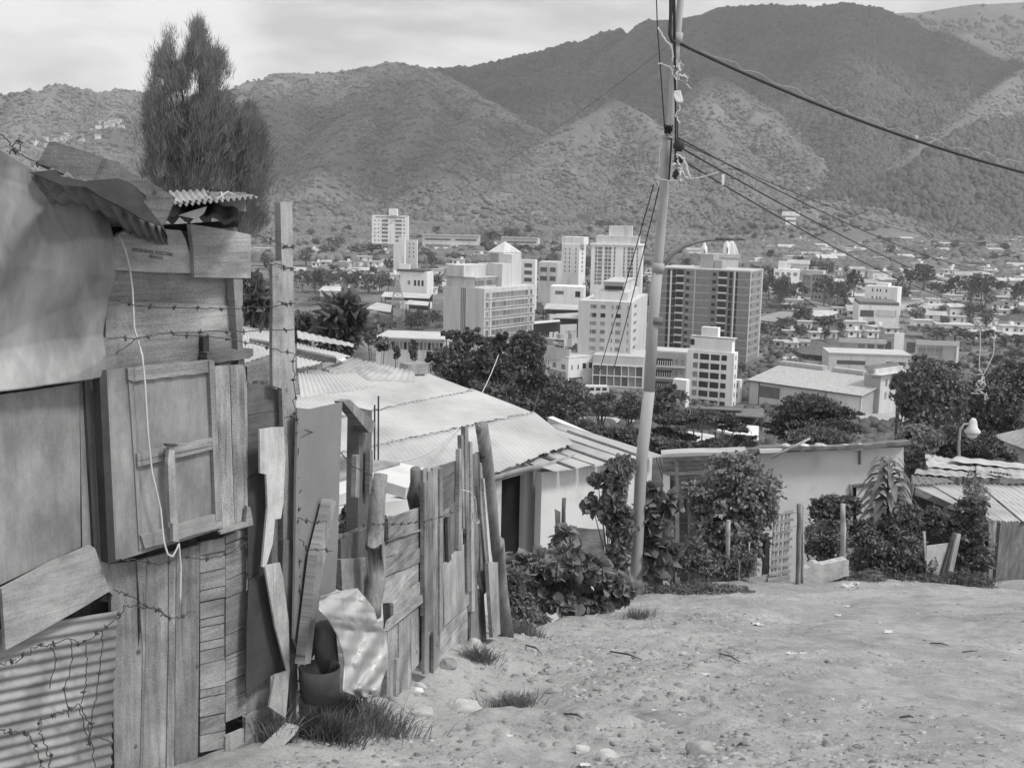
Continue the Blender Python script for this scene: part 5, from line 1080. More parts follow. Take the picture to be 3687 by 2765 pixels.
panel('sill_board', GP, [R2(130, 1195), R2(370, 1150), R2(370, 1225), R2(130, 1270)], WL, gate, .0, .03, grain='h', jit=.01)
g2 = panel('post', GP, [R2(318, 920), R2(350, 900), R2(345, 1170), R2(305, 1175)], WD, gate, -.1, .08)
tag(ppost(R2(556, 1226), R2(570, 640), 10, WG, None, 'gatepost', 4), 'thick dark gatepost right of the slatted gate', 'post')
tag(ppost(R2(593, 1120), R2(590, 655), 5.5, WL, None, 'thin_post', 4, Y=gnd(R2(556, 1226)).y+.1), 'pale thin post tied to the thick gatepost', 'post')
tag(ppost(R2(893, 1060), R2(888, 640), 10, WL, None, 'fence_post', 8, Y=19.6), 'round post rising behind the right end of the low broken wall', 'post')
LW = Plane(gnd(R2(760, 1215)), (1, .18, 0))
lw = panel('low_wall', LW, [R2(570, 1225), R2(572, 1120), R2(650, 1105), R2(680, 1075), R2(715, 1070), R2(725, 1085), R2(860, 1058), R2(915, 1045), R2(932, 1055), R2(930, 1165), R2(760, 1215), R2(700, 1260), R2(570, 1300)], STONEL, None, 0, .18, jit=.012, seg=.08); tag(lw, 'short broken concrete wall between gatepost and bushes', 'wall')
b_ = gnd(R2(1560, 1215)).y
LBp = Plane(pt(R2(1560, 1200), b_), (1, .35, 0), up=Vector((.25, .1, 1)))
lb = panel('propped_board', LBp, [R2(1500, 950), R2(1525, 945), R2(1672, 926), R2(1655, 1010), R2(1600, 1215), R2(1495, 1200)], STONEL, None, .0, .03); tag(lb, 'pale board leaning in the bushes near the right huts', 'board')
lb = panel('leaning_plank', LBp, [R2(1722, 860), R2(1752, 862), R2(1690, 1160), R2(1655, 1160)], WL, None, .1, .05); tag(lb, 'leaning squared post right of the pale board', 'post')
lb = panel('leaning_plank', LBp, [R2(1700, 850), R2(1722, 858), R2(1655, 1160), R2(1600, 1180)], WD, None, .05, .05); tag(lb, 'dark plank in shade between pale board and squared post', 'plank')
lb = panel('thin_stake', LBp, [R2(1475, 845), R2(1492, 840), R2(1498, 1050), R2(1488, 1060)], WL, None, .0, .03); tag(lb, 'split pale stake left of the leaning board', 'stake')
# street lamp at right among trees
lpY = 42; sl_ = tag(empty('street_lamp', pt(R2(1736, 260), lpY)), 'small bell-shaped street lamp on a curved bracket among the right trees', 'street lamp')
mb = MB(); mb.tube([pt(p, lpY) for p in (R2(1736, 700), R2(1736, 200), R2(1745, 90), R2(1775, 55), R2(1825, 52))], [.06, .055, .045, .04, .035], 8); mb.build('pole', ALU, sl_, True)
c = pt(R2(1836, 85), lpY); mb = MB(); mb.tube([c+Vector((0, 0, .38)), c+Vector((0, 0, .28)), c+Vector((0, 0, .05)), c-Vector((0, 0, .12)), c-Vector((0, 0, .2))], [.06, .13, .17, .3, .26], 14); mb.build('lamp_shade', WHITE, sl_, True)
mb = MB(); mb.tube([c-Vector((0, 0, .2)), c-Vector((0, 0, .32)), c-Vector((0, 0, .42))], [.2, .17, .05], 12); mb.build('lamp_glass', mat('lamp_glass', .7, .05, 3, 0, rough=.3, spec=.6), sl_, True)
# ================================================================ town
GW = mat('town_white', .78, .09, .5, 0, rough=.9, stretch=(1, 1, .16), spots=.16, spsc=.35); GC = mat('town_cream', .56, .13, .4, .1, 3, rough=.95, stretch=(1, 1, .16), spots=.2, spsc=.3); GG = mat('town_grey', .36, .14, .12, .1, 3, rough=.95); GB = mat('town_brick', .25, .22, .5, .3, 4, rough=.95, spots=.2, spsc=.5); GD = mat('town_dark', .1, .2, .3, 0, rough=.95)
GR = mat('town_roof', .42, .22, .2, 0, rough=.9, rnd=.25); GT = mat('tile_roof', .13, .3, .5, .3, 4, rough=.95, rnd=.25); GWR = mat('town_mixed', .62, .12, .1, 0, rough=.9, rnd=.2)
GLS = mat('window_dark', .03, .3, .3, 0, rough=.6, spec=.2, rnd=.5); GLG = mat('window_grey', .2, .3, .3, 0, rough=.5, rnd=.35)
SLAB = mat('concrete_slab', .48, .12, .2, 0, rough=.95)
ROAD = mat('asphalt', .26, .15, .05, 0, rough=.95)
FOOT = []; FC = []
def solve_len(C, d, xpx):
    lo, hi = 0.0, 400.0; s = 1 if proj(C+d*10)[0] > proj(C)[0] else -1
    for _ in range(50):
        mid = (lo+hi)/2
        if s*(proj(C+d*mid)[0]-xpx) < 0: lo = mid
        else: hi = mid
    return lo
class Block:
    def __init__(s, name, label, cat, top, Y, th, xl, xr, m, zb=None, wr=None, wl=None, sub=0, group=None, parent=None, pname='wall'):
        s.C = pt(top, Y); t = R(th); s.dl = Vector((-math.sin(t), math.cos(t), 0)); s.dr = Vector((math.cos(t), math.sin(t), 0))
        s.wl = wl or solve_len(s.C, s.dl, xl[0] if isinstance(xl, tuple) else xl); s.wr = wr or solve_len(s.C, s.dr, xr[0] if isinstance(xr, tuple) else xr)
        s.zt = s.C.z; s.zb = zb if zb is not None else gh(s.C.x, s.C.y)-2; s.Y = Y
        FOOT.append((s.C, s.dr, s.dl, s.wr, s.wl)); s.root = parent or tag(empty(name, (s.C.x, s.C.y, s.zb)), label, cat, group); s.cache = {}
        c = s.C; P = [c, c+s.dr*s.wr, c+s.dr*s.wr+s.dl*s.wl, c+s.dl*s.wl]
        V = [Vector((q.x, q.y, z)) for z in (s.zb, s.zt) for q in P]
        obj(pname, V, [(3, 2, 1, 0), (4, 5, 6, 7), (0, 1, 5, 4), (1, 2, 6, 5), (2, 3, 7, 6), (3, 0, 4, 7)], m, s.root)
    def put(s, name, face, u0, u1, z0, z1, out, m, inn=.05, label=None):
        """a box on a face: u in 0..1 from the near corner, z in metres under the roof line"""
        d, n, w = (s.dl, -s.dr, s.wl) if face == 'l' else (s.dr, -s.dl, s.wr)
        x0, x1 = u0*w, u1*w; c = s.C+d*((x0+x1)/2); c = Vector((c.x, c.y, s.zt)) + n*((out-inn)/2) - Vector((0, 0, (z0+z1)/2))
        key = (name, face, round(x1-x0, 2), round(z1-z0, 2), out, m.name)
        if key not in s.cache:
            mb = MB(); a = (x1-x0)/2; e = (out+inn)/2; h = (z1-z0)/2
            V = [d*(sx*a)+n*(sy*e)+Vector((0, 0, sz*h)) for sz in (-1, 1) for sx, sy in ((-1, -1), (1, -1), (1, 1), (-1, 1))]
            me = meshd(name, V, [(3, 2, 1, 0), (4, 5, 6, 7), (0, 1, 5, 4), (1, 2, 6, 5), (2, 3, 7, 6), (3, 0, 4, 7)], m)
            import bmesh
            bm = bmesh.new(); bm.from_mesh(me); bmesh.ops.recalc_face_normals(bm, faces=bm.faces); bm.to_mesh(me); bm.free(); s.cache[key] = me
        o = link(name, s.cache[key], s.root); o.location = c
        if label: o['label'] = label
        return o
    def grid(s, face, us, zs, h, m=None, out=.04, name='window', hood=None, skip=()):
        for i, z in enumerate(zs):
            for j, (u0, u1) in enumerate(us):
                if (i, j) in skip: continue
                s.put(name, face, u0, u1, z, z+h, out, m or GLS)
                if hood: s.put('sill', face, u0-.004, u1+.004, z+h, z+h+.25, hood, SLAB)
    def roofbox(s, name, u, v, a, b, h, m, z=0.0, label=None):
        """box on the roof: centre at u (along right face), v (along left face) in fractions"""
        c = s.C+s.dr*(u*s.wr)+s.dl*(v*s.wl); mb = MB(); mb.box((c.x, c.y, s.zt+z-.02), a, b, h+.02, math.atan2(s.dr.y, s.dr.x), True); o = mb.build(name, m, s.root)
        if label: o['label'] = label
        return o
Fx = lambda c, x: c(x, 0)[0]
# --- long six-storey block with ribbon windows (left of centre)
b = Block('ribbon_window_block', 'six-storey pale block with ribbon windows along one face and a blank end wall', 'building', C4(600, 640), 404, 54, Fx(C4, 240), Fx(C4, 1052), GC)
fl = 20.3*404/2484
for i in range(6):
    z = 1.6+i*fl
    b.put('sill_band', 'r', .02, .97, z+1.9, z+2.25, .35, SLAB)
    for j in range(10): b.put('window', 'r', .145+j*.071, .145+j*.071+.064, z, z+1.85, .04, GLG)
    b.put('window', 'r', .03, .085, z, z+1.9, .04, GLG); b.put('window', 'r', .89, .94, z, z+1.9, .04, GLG)
b.put('pilaster', 'r', .10, .125, .6, 20, .3, GC); b.put('pilaster', 'r', .865, .88, .6, 20, .3, GC)
for k in (.40, .445, .49): b.put('strip_window', 'l', k+.05, k+.08, .2, 18.5, .04, GLG)
b.roofbox('roof_storey', .36, .62, b.wr*.66, b.wl*.72, 3.4, GC)
b.roofbox('roof_slab', .36, .62, b.wr*.69, b.wl*.78, .35, SLAB, 3.4)
b.roofbox('roof_tank', .22, .72, 14, 8, 4.0, GC, 3.7); b.roofbox('stair_tower', .62, .3, 12, 6.5, 8.2, GC, 0); b.roofbox('stair_tower', .7, .28, 6, 6, 11.5, GC)
for j in range(7):
    c = b.C+b.dr*(b.wr*(.06+j*.075))+b.dl*(b.wl*.255); mb = MB(); mb.box((c.x, c.y, b.zt+.8), 2.2, .3, 1.7, math.atan2(b.dr.y, b.dr.x), True); mb.build('window', GLG, b.root)
# --- centre left eight-storey block behind the pole
b = Block('apartment_block', 'pale eight-storey apartment block standing just left of the lamp pole', 'building', C4(1905, 760), 400, 76, Fx(C4, 1437), Fx(C4, 2045), GC)
fl = 75/2.458/1.6668*400/2484
for i in range(8):
    z = 1.3+i*fl
    b.grid('l', [(.05, .07), (.20, .29), (.345, .37), (.49, .58), (.66, .74), (.75, .775)], [z], 1.35, GLG)
    b.grid('r', [(.15, .3)], [z+.2], 1.0, GLG)
b.put('window', 'l', .2, .29, 1.3+fl, 1.3+fl+1.4, .06, GLS, label='open dark window'); b.put('window', 'l', .49, .58, 1.3+fl, 1.3+fl+1.4, .06, GLS); b.put('window', 'l', .66, .74, 1.3+fl, 1.3+fl+1.4, .06, GLS)
b.roofbox('penthouse', .5, .45, b.wr*.7, b.wl*.66, 2.9, GC); b.roofbox('penthouse', .5, .42, b.wr*.6, b.wl*.4, 6.2, GC)
b.roofbox('roof_slab', .5, .42, b.wr*.66, b.wl*.43, .3, SLAB, 6.2); b.roofbox('antenna', .6, .35, .15, .15, 3, GD, 6.5)
c = b.C+b.dl*(b.wl*.4)+b.dr*(b.wr*.16); mb = MB(); mb.box((c.x, c.y, b.zt+3.6), 6.5, .3, 1.4, math.atan2(b.dl.y, b.dl.x), True); mb.build('window', GLS, b.root)
# --- unfinished brick tower
b = Block('unfinished_tower', 'unfinished thirteen-storey grey brick tower with dark open bays, right of the pole', 'building', C5(1113, 443), 484, 64, Fx(C5, 300), Fx(C5, 1224), GB)
fl = 67.5/2.458/1.6668*484/2484
for i in range(12):
    z = .35+i*fl
    if i < 11:
        b.grid('l', [(.13, .155), (.187, .222), (.80, .845), (.868, .90)], [z], 2.7, GLS)
        b.grid('l', [(.245, .335), (.718, .795)], [z], 2.3, GLS)
        b.put('balcony_slab', 'l', .245, .34, z+2.25, z+2.75, .5, GW); b.put('balcony_slab', 'l', .712, .80, z+2.25, z+2.75, .5, GW)
        b.grid('l', [(.362, .402), (.652, .69)], [z+.6], 1.4, GLS)
        b.put('window', 'r', .12, .22, z+.8, z+1.9, .04, GD); b.put('window', 'r', .62, .75, z+.8, z+1.9, .04, GD)
    b.put('floor_slab', 'l', .0, .125, z-.35, z-.1, .06, SLAB); b.put('floor_slab', 'l', .43, .69, z-.35, z-.1, .06, SLAB); b.put('floor_slab', 'l', .9, 1, z-.35, z-.1, .06, SLAB); b.put('floor_slab', 'r', 0, 1, z-.35, z-.1, .06, SLAB)
b.put('column', 'l', .156, .17, 0, 40, .25, GW); b.put('column', 'l', .848, .864, 1, 40, .3, GW); b.put('recess', 'l', .47, .58, 1.5, 40, .03, GB)
b.put('column', 'l', .585, .6, 0, 40, .15, SLAB); b.put('column', 'r', .0, .06, 0, 40, .1, SLAB); b.put('column', 'r', .9, 1, 0, 40, .1, SLAB)
b.roofbox('roof_slab', .5, .5, b.wr*1.02, b.wl*1.01, .5, SLAB); b.roofbox('lift_tower', .5, .52, b.wr*.4, b.wl*.14, 6.0, GG, .5); b.roofbox('lift_tower', .5, .40, b.wr*.35, b.wl*.08, 3.5, GG, .5)
# --- white six-storey block in front
b = Block('white_block', 'bright white block of flats in front of the brick tower, with four columns of openings', 'building', C5(970, 1160), 363, 62, Fx(C5, 560), Fx(C5, 1003), GW)
fl = 84/2.458/1.6668*363/2484
for i in range(7):
    z = 1.0+i*fl
    b.grid('l', [(.155, .27)], [z], 1.7, GLS); b.grid('l', [(.31, .50), (.535, .735)], [z], 1.9, GLS); b.grid('l', [(.775, .88)], [z], 1.8, GLG)
    b.put('parapet', 'l', .3, .74, z+1.95, z+2.75, .25, GW); b.put('window', 'r', .3, .6, z, z+1.4, .04, GLG)
    b.put('balcony_divider', 'l', .505, .53, z, z+1.9, .2, GW)
b.roofbox('roof_storey', .5, .52, b.wr*.8, b.wl*.9, 4.2, GW); b.roofbox('stair_tower', .5, .57, b.wr*.6, b.wl*.36, 7.6, GW); b.roofbox('roof_rail', .5, .5, b.wr*.9, b.wl*.96, .15, SLAB, 4.4)
c = b.C+b.dl*(b.wl*.92)+b.dr*(b.wr*.09); mb = MB(); mb.box((c.x, c.y, b.zt+1.6), 1.3, .4, 1.9, math.atan2(b.dl.y, b.dl.x), True); mb.build('window', GLS, b.root)
# smaller white annexes beside it
b = Block('annex', 'low white annex with two windows at the left foot of the white block', 'building', C5(545, 1400), 358, 62, Fx(C5, 428), Fx(C5, 575), GW)
b.grid('l', [(.1, .85)], [3.2, 8], 1.8, GLG); b.put('garage', 'l', .05, .95, 9.5, 14, .04, GD)
b = Block('annex', 'narrow white annex at the right foot of the white block, beside the warehouse', 'building', C5(1018, 1400), 372, 62, Fx(C5, 960), Fx(C5, 1040), GW)
b.grid('l', [(.25, .8)], [1, 4.2, 7.6, 11], 1.6, GLG)
# --- balconied building between pole and white block
b = Block('balconied_building', 'four-storey building with dark balconies and ledges right behind the pole', 'building', C5(545, 1165), 392, 74, Fx(C5, 235), Fx(C5, 585), GG)
for i, z in enumerate((1.2, 5.2, 9.2)):
    b.put('balcony', 'l', .38, .97, z+.9, z+3.2, .05, GLS); b.put('ledge', 'l', .02, .99, z+3.35, z+3.9, 1.0, SLAB)
    for k in range(9): b.put('baluster', 'l', .4+k*.064, .412+k*.064, z+1.6, z+3.2, .4, GW)
    b.put('window', 'l', .05, .15, z+1, z+2.8, .04, GLG); b.put('window', 'l', .22, .32, z+1, z+2.8, .04, GLG)
b.roofbox('parapet', .5, .5, b.wr*.98, b.wl, .5, SLAB); b.put('sign_band', 'l', .4, .95, 14, 15.6, .1, GC)
# --- far white tower on the left of the valley
b = Block('white_tower', 'bright white ten-storey tower at the foot of the hills, left of centre', 'building', C3(1158, 190), 870, 84, Fx(C3, 833), Fx(C3, 1163), GW, zb=pt(C3(900, 440), 870).z)
fl = 34.5/2.458/1.6668*870/2484
for i in range(7):
    z = 3.2+i*fl
    b.grid('l', [(.18, .36), (.56, .73)], [z], 1.9, GLG); b.grid('l', [(.1, .14), (.80, .83), (.9, .93)], [z+.3], 1.2, GLG)
b.put('terrace', 'l', .1, .9, 1.0, 2.0, .04, GLG); b.roofbox('lift_tower', .5, .42, 5, 6, 5, GW)
b = Block('white_tower', 'small stepped white tower just in front of the tall far tower', 'building', C3(1235, 405), 800, 70, Fx(C3, 1128), Fx(C3, 1240), GW, zb=gh(0, 800)-2)
for i in range(4): b.put('window', 'l', .25, .35, 2+i*2.9, 3.4+i*2.9, .04, GLG); b.put('window', 'l', .6, .68, 2+i*2.9, 3.4+i*2.9, .04, GLG)
b2 = Block('x', '', '', C3(1122, 440), 790, 70, Fx(C3, 1025), Fx(C3, 1130), GW, zb=b.zb, parent=b.root, pname='wing'); b3 = Block('x', '', '', C3(1128, 378), 795, 70, Fx(C3, 1072), Fx(C3, 1135), GW, zb=b.zb, parent=b.root, pname='wing')
# --- two towers in the middle distance
b = Block('white_tower', 'plain pale six-storey tower left of the gridded slab block', 'building', C4(1440, 250), 690, 66, Fx(C4, 1285), Fx(C4, 1500), GW)
for i in range(6): z = 2.2+i*(38/4.097*690/2484); b.grid('l', [(.15, .2), (.5, .56), (.75, .81)], [z], 1.5, GLG); b.grid('r', [(.4, .6)], [z], 1.5, GLG)
b.roofbox('roof_storey', .4, .4, 8, 14, 4.5, GW)
b = Block('slab_block', 'cream eleven-storey slab block with a grid of dark balcony openings', 'building', C4(1995, 262), 640, 80, Fx(C4, 1548), Fx(C4, 2012), GW)
fl = 34/4.097*640/2484
for i in range(10):
    z = 1+i*fl; b.grid('l', [(.07, .10), (.33, .36), (.52, .55), (.88, .92)], [z], 1.7, GLG); b.grid('l', [(.16, .28), (.60, .73), (.78, .865)], [z], 1.7, GLG)
    b.put('mullion', 'l', .215, .225, z, z+1.8, .15, GW); b.put('mullion', 'l', .66, .67, z, z+1.8, .15, GW)
b.roofbox('roof_slab', .5, .5, b.wr*1.06, b.wl*1.05, .7, GW); b.roofbox('penthouse', .5, .5, b.wr*.8, b.wl*.85, 4.4, GC, .7); b.roofbox('lift_tower', .5, .45, 6, 13, 10, GC, .7)
# --- blocky tower with a low pyramid roof
b = Block('pyramid_roof_tower', 'squat windowless tower with a low pyramid roof above the ribbon-window block', 'building', C4(772, 318), 560, 48, Fx(C4, 648), Fx(C4, 912), GC)
obj('shaded_face', [b.C-b.dr*.06+Vector((0, 0, z)) if u == 0 else b.C-b.dr*.06+b.dl*b.wl*.999+Vector((0, 0, z)) for u, z in ((0, -1), (1, -1), (1, -30), (0, -30))], [(0, 1, 2, 3)], GG, b.root)  # grey sheet over the left face, side away from the sun painted darker
c = b.C+b.dr*b.wr/2+b.dl*b.wl/2; e = [b.C-b.dr*.6-b.dl*.6, b.C+b.dr*(b.wr+.6)-b.dl*.6, b.C+b.dr*(b.wr+.6)+b.dl*(b.wl+.6), b.C-b.dr*.6+b.dl*(b.wl+.6)]
obj('roof', e+[v-Vector((0, 0, .8)) for v in e]+[c+Vector((0, 0, 5.2))], [(0, 1, 8), (1, 2, 8), (2, 3, 8), (3, 0, 8), (0, 4, 5, 1), (1, 5, 6, 2), (2, 6, 7, 3), (3, 7, 4, 0), (7, 6, 5, 4)], GC, b.root)
for i in range(5): b.put('balcony', 'r', .93, 1.03, 3+i*4, 4.6+i*4, .5, GW)
# --- church with dome
YC = 620; ch = tag(empty('domed_church', (pt(C5(850, 380), YC).x, YC, gh(80, YC))), 'domed church with small spires showing above the brick tower', 'church')
c = pt(C5(940, 300), YC); mb = MB(); rr = 62/4.097*YC/2484
pr = [(1, 0), (1.0, .12), (.97, .4), (.86, .8), (.68, 1.25), (.42, 1.7), (.18, 2.05), (.14, 2.3), (.05, 2.7)]
mb.tube([c+Vector((0, 0, z*rr)) for _, z in pr], [k*rr for k, _ in pr], 16); mb.build('dome', GC, ch, True)
for k in range(8):
    a = k*math.pi/4+.2; mb = MB(); mb.tube([c+Vector((math.cos(a)*kk*rr*1.02, math.sin(a)*kk*rr*1.02, z*rr)) for kk, z in pr[1:7]], .25, 5); mb.build('dome_rib', GW, ch, True)
mb = MB(); mb.tube([c-Vector((0, 0, 22)), c], rr*.95, 12); mb.build('drum', GC, ch)
for k in range(6): a = -math.pi/2+(k-2.5)*.4; mb = MB(); mb.box(c+Vector((math.cos(a)*rr*.95, math.sin(a)*rr*.95, -2.4)), .9, .5, 3, a+math.pi/2); mb.build('window', GLG, ch)
n0 = pt(C5(860, 330), YC-4); mb = MB(); mb.box((n0.x, n0.y, n0.z-18), 15, 9, 19, R(10), True); mb.build('nave', GC, ch); mb = MB(); mb.box((n0.x, n0.y, n0.z+1), 17, 10, 2, R(10), True); mb.build('nave_roof', GR, ch)
for px in (C5(705, 172), C5(905, 150)):
    t = pt(px, YC-5); mb = MB(); mb.tube([t-Vector((0, 0, 25)), t-Vector((0, 0, 3.4)), t], [1.9, 1.7, .1], 4); mb.build('spire', GW, ch); mb = MB(); mb.box((t.x, t.y-2.1, t.z-6), .8, .4, 3); mb.build('window', GLG, ch)
# --- curved corner shop building with rooftop sign
SY = 395
b = Block('corner_building', 'white curved corner building carrying a big rooftop sign', 'building', C4(1345, 1262), SY, 35, Fx(C4, 1132), Fx(C4, 1572), GW)
b.grid('l', [(.12, .28), (.5, .64)], [2.2], 1.7, GLG); b.grid('l', [(.80, .84), (.9, .94)], [1.5], 1.9, GLG); b.put('awning', 'l', .1, .8, 4.6, 6.3, .6, GG); b.put('sign_board', 'l', .2, .8, 7.2, 9.2, .5, GW)
b.grid('r', [(.12, .16), (.36, .4)], [2.2], 1.6, GLS); b.grid('r', [(.55, .68), (.8, .92)], [1.8], 1.9, GLS)
b.put('shopfront', 'r', .05, .98, 6.6, 12, .04, GD); sb = b.put('sign_board', 'r', .12, .52, 7.0, 8.6, .5, GD); b.put('sign_board', 'r', .55, .95, 6.6, 9.6, .5, GW)
sp = b.C+b.dr*(b.wr*.33)-b.dl*.56; text('PINZO', Vector((sp.x, sp.y, b.zt-8.35)), b.dr, (0, 0, 1), 1.5, GW, 'lettering', b.root, .03, bold=.03)
b.roofbox('parapet', .5, .5, b.wr, b.wl, .6, GC)
# rooftop billboard
A = pt(C4(1150, 1070), SY+8); B_ = pt(C4(1305, 1105), SY+3); ex = (B_-A); ex.z = 0; w = ex.length; ex.normalize(); nb = Vector((ex.y, -ex.x, 0))
bb = tag(empty('rooftop_billboard', A), 'rooftop billboard lettered PINZO on the white corner building', 'billboard')
def bbx(name, x0, x1, z0, z1, o0, o1, m):
    V = [A+ex*x+nb*o+Vector((0, 0, z)) for z in (z0, z1) for x, o in ((x0, o0), (x1, o0), (x1, o1), (x0, o1))]; V = [Vector((v.x, v.y, v.z)) for v in V]
    return obj(name, V, [(0, 1, 2, 3), (7, 6, 5, 4), (4, 5, 1, 0), (5, 6, 2, 1), (6, 7, 3, 2), (7, 4, 0, 3)], m, bb)
hB = 75/4.097*SY/2484
bbx('frame', -.3, w+.3, -hB-.3, .0, -.3, 0, GW); bbx('board', .1, w*.5, -hB+.2, -.3, .0, .08, GG); bbx('board', w*.5, w-.1, -hB, -.3, .0, .12, GD); bbx('lower_board', -.3, w*1.35, -hB-4.6, -hB-.5, -.4, .1, GC)
text('PINZO', A+ex*(w*.75)+nb*.2+Vector((0, 0, -hB+.7)), ex, (0, 0, 1), 1.75, GW, 'lettering', bb, .04, bold=.06)
bbx('side_board', w+.8, w*1.38, -hB+.4, .3, -1.0, -.8, GC); bbx('roof_tank', w*.52, w*.75, -.0, 1.6, -2.5, -.5, GG); bbx('roof_tank', w*1.12, w*1.32, .3, 2.2, -2.5, -1, GG)
# --- glazed grid building
b = Block('glazed_building', 'low building with a white-framed glazed grid front, left of the pole', 'building', C4(2010, 1255), 392, 78, Fx(C4, 1560), Fx(C4, 2060), GC)
for r_ in range(2):
    for k in range(7): b.put('panel', 'l', .02+k*.14, .02+k*.14+.125, 3.1+r_*3.6, 6.4+r_*3.6, .06, GD if (k == 6 or (k+r_) % 3 == 0) else GLG)
for k in range(8): b.put('mullion', 'l', .007+k*.14-.006, .007+k*.14+.006, 2.8, 10.4, .25, GW)
for z in (2.8, 6.5, 10.2): b.put('transom', 'l', .0, 1, z, z+.25, .3, GW)
b.roofbox('roof_slab', .5, .5, b.wr, b.wl*1.01, .4, SLAB)
# --- warehouse with wide gable roof
Yw = 372; A = pt(C5(1085, 1390), Yw); B_ = pt(C5(2115, 1430), Yw-28); ex = B_-A; ex.z = 0; w = ex.length; ex.normalize(); nb = Vector((ex.y, -ex.x, 0)); FOOT.append((A, ex, -nb, w, 42)); zt = A.z; zg = gh(A.x, A.y)-2
wr_ = tag(empty('warehouse', A), 'big warehouse with a long pale sheet roof and blank block walls', 'warehouse')
ry = 21.0; rz_ = pt(C5(1085, 1228), Yw+ry).z
def wq(name, P, m, th=.3):
    n = (P[1]-P[0]).cross(P[2]-P[0]).normalized(); k = len(P); V = P+[p-n*th for p in P]
    import bmesh
    o = obj(name, V, [tuple(range(k)), tuple(range(2*k-1, k-1, -1))]+[(i, i+k, (i+1) % k+k, (i+1) % k) for i in range(k)], m, wr_); bm = bmesh.new(); bm.from_mesh(o.data); bmesh.ops.recalc_face_normals(bm, faces=bm.faces); bm.to_mesh(o.data); bm.free(); return o
def at_(x, d, z): p = A+ex*x-nb*d; return Vector((p.x, p.y, z))
wq('wall', [at_(.5, .3, zg), at_(w-.5, .3, zg), at_(w-.5, .3, zt), at_(.5, .3, zt)], GC)
wq('gable_wall', [at_(.8, .3, zg), at_(.8, 2*ry-.3, zg), at_(.8, 2*ry-.3, zt), at_(.8, ry, rz_-.4), at_(.8, .3, zt)], GG); wq('gable_wall', [at_(w-.8, .3, zg), at_(w-.8, 2*ry-.3, zg), at_(w-.8, 2*ry-.3, zt), at_(w-.8, ry, rz_-.4), at_(w-.8, .3, zt)], GG)
wq('roof', [at_(0, -.6, zt-.1), at_(w, -.6, zt-.1), at_(w, ry, rz_), at_(0, ry, rz_)], ROOF, .2); wq('roof', [at_(0, 2*ry+.6, zt-.1), at_(0, ry, rz_), at_(w, ry, rz_), at_(w, 2*ry+.6, zt-.1)], ROOF, .2)
wq('ridge_vent', [at_(0, ry-1.5, rz_+1.1), at_(w*.4, ry-1.5, rz_+1.1), at_(w*.4, ry+1.5, rz_+1.1), at_(0, ry+1.5, rz_+1.1)], ROOF, 1.2); wq('ridge_vent', [at_(w*.48, ry-1.5, rz_+1.1), at_(w*.75, ry-1.5, rz_+1.1), at_(w*.75, ry+1.5, rz_+1.1), at_(w*.48, ry+1.5, rz_+1.1)], ROOF, 1.2)
for x0, x1, z0, z1 in ((4.5, 12, 1.5, 5.2), (4.5, 12, 11, 14)): wq('window', [at_(x0, .25, zt-z1), at_(x1, .25, zt-z1), at_(x1, .25, zt-z0), at_(x0, .25, zt-z0)], GLG, .1)
for x in (4.2, 28): wq('downpipe', [at_(x, .2, zt-9 if x > 20 else zg), at_(x+.35, .2, zt-9 if x > 20 else zg), at_(x+.35, .2, zt-.2), at_(x, .2, zt-.2)], GD, .15)
wq('eave_shadow_gutter', [at_(0, -.62, zt-.5), at_(w, -.62, zt-.5), at_(w, -.62, zt-.12), at_(0, -.62, zt-.12)], GD, .12).name = 'shadow_gutter'  # dark gutter strip, the shadow of the eave put into its colour
# --- building right of the warehouse
b = Block('pitched_roof_building', 'three-storey building with a dark valley roof, right of the warehouse', 'building', C6(948, 1232), 350, 40, Fx(C6, 800), Fx(C6, 1218), GC)
b.put('front', 'l', .02, .98, .5, 30, .05, GG); b.put('window', 'l', .3, .9, 4, 6.4, .1, GLS); b.put('awning', 'l', .2, .95, 12, 13.6, 1.2, GD); b.put('doorway', 'l', .3, .9, 13.8, 17, .1, GLS)
for z in (1.5, 5.5): b.grid('r', [(.15, .22), (.3, .37), (.5, .56), (.65, .72)], [z], 2.2, GLG)
b.put('doorway', 'r', .25, .7, 12.5, 16, .05, GD)
p1, p2, p3, p4 = b.C, b.C+b.dr*b.wr, b.C+b.dr*b.wr+b.dl*b.wl, b.C+b.dl*b.wl; U = Vector((0, 0, 1))
m1, m2 = (p1+p4)/2, (p2+p3)/2; obj('roof', [p1+U*.3-b.dl*1.5-b.dr, p2+U*.3-b.dl*1.5+b.dr, m2-U*.9+b.dr, m1-U*.9-b.dr*1, p3+U*2.2+b.dr, p4+U*2.2-b.dr], [(0, 1, 2, 3), (3, 2, 4, 5)], GT, b.root)
b.roofbox('roof_beam', .5, .5, b.wr*.9, .6, 1.4, GC)
# --- long school building and the wide low roof in front
b = Block('school_building', 'long two-storey pale building with big windows and a white stair tower', 'school', C6(1640, 945), 470, 82, Fx(C6, 575), Fx(C6, 1650), GC)
for u in (.05, .12, .19): b.put('window', 'l', u+.08, u+.14, 2.5, 5.6, .04, GLG)
for u in (.62, .70, .78): b.put('window', 'l', u, u+.055, 2.0, 5.0, .04, GLG)
b.put('stair_tower', 'l', .46, .54, -3.2, 9.5, .8, GW); b.put('stair_glazing', 'l', .36, .43, .5, 4.8, .1, GD); b.put('recess', 'l', .56, .61, .5, 6, .1, GD); b.put('fascia', 'l', 0, .36, -.6, 1.4, .6, SLAB); b.put('fascia', 'l', .6, 1, -.2, 1.6, .6, SLAB); b.put('balcony', 'l', .62, .85, 5.6, 8.4, .8, GW); b.put('end_frame', 'l', .0, .02, 0, 12, .5, GW); b.put('lower_windows', 'l', .64, .8, 8.6, 10.2, .1, GD)
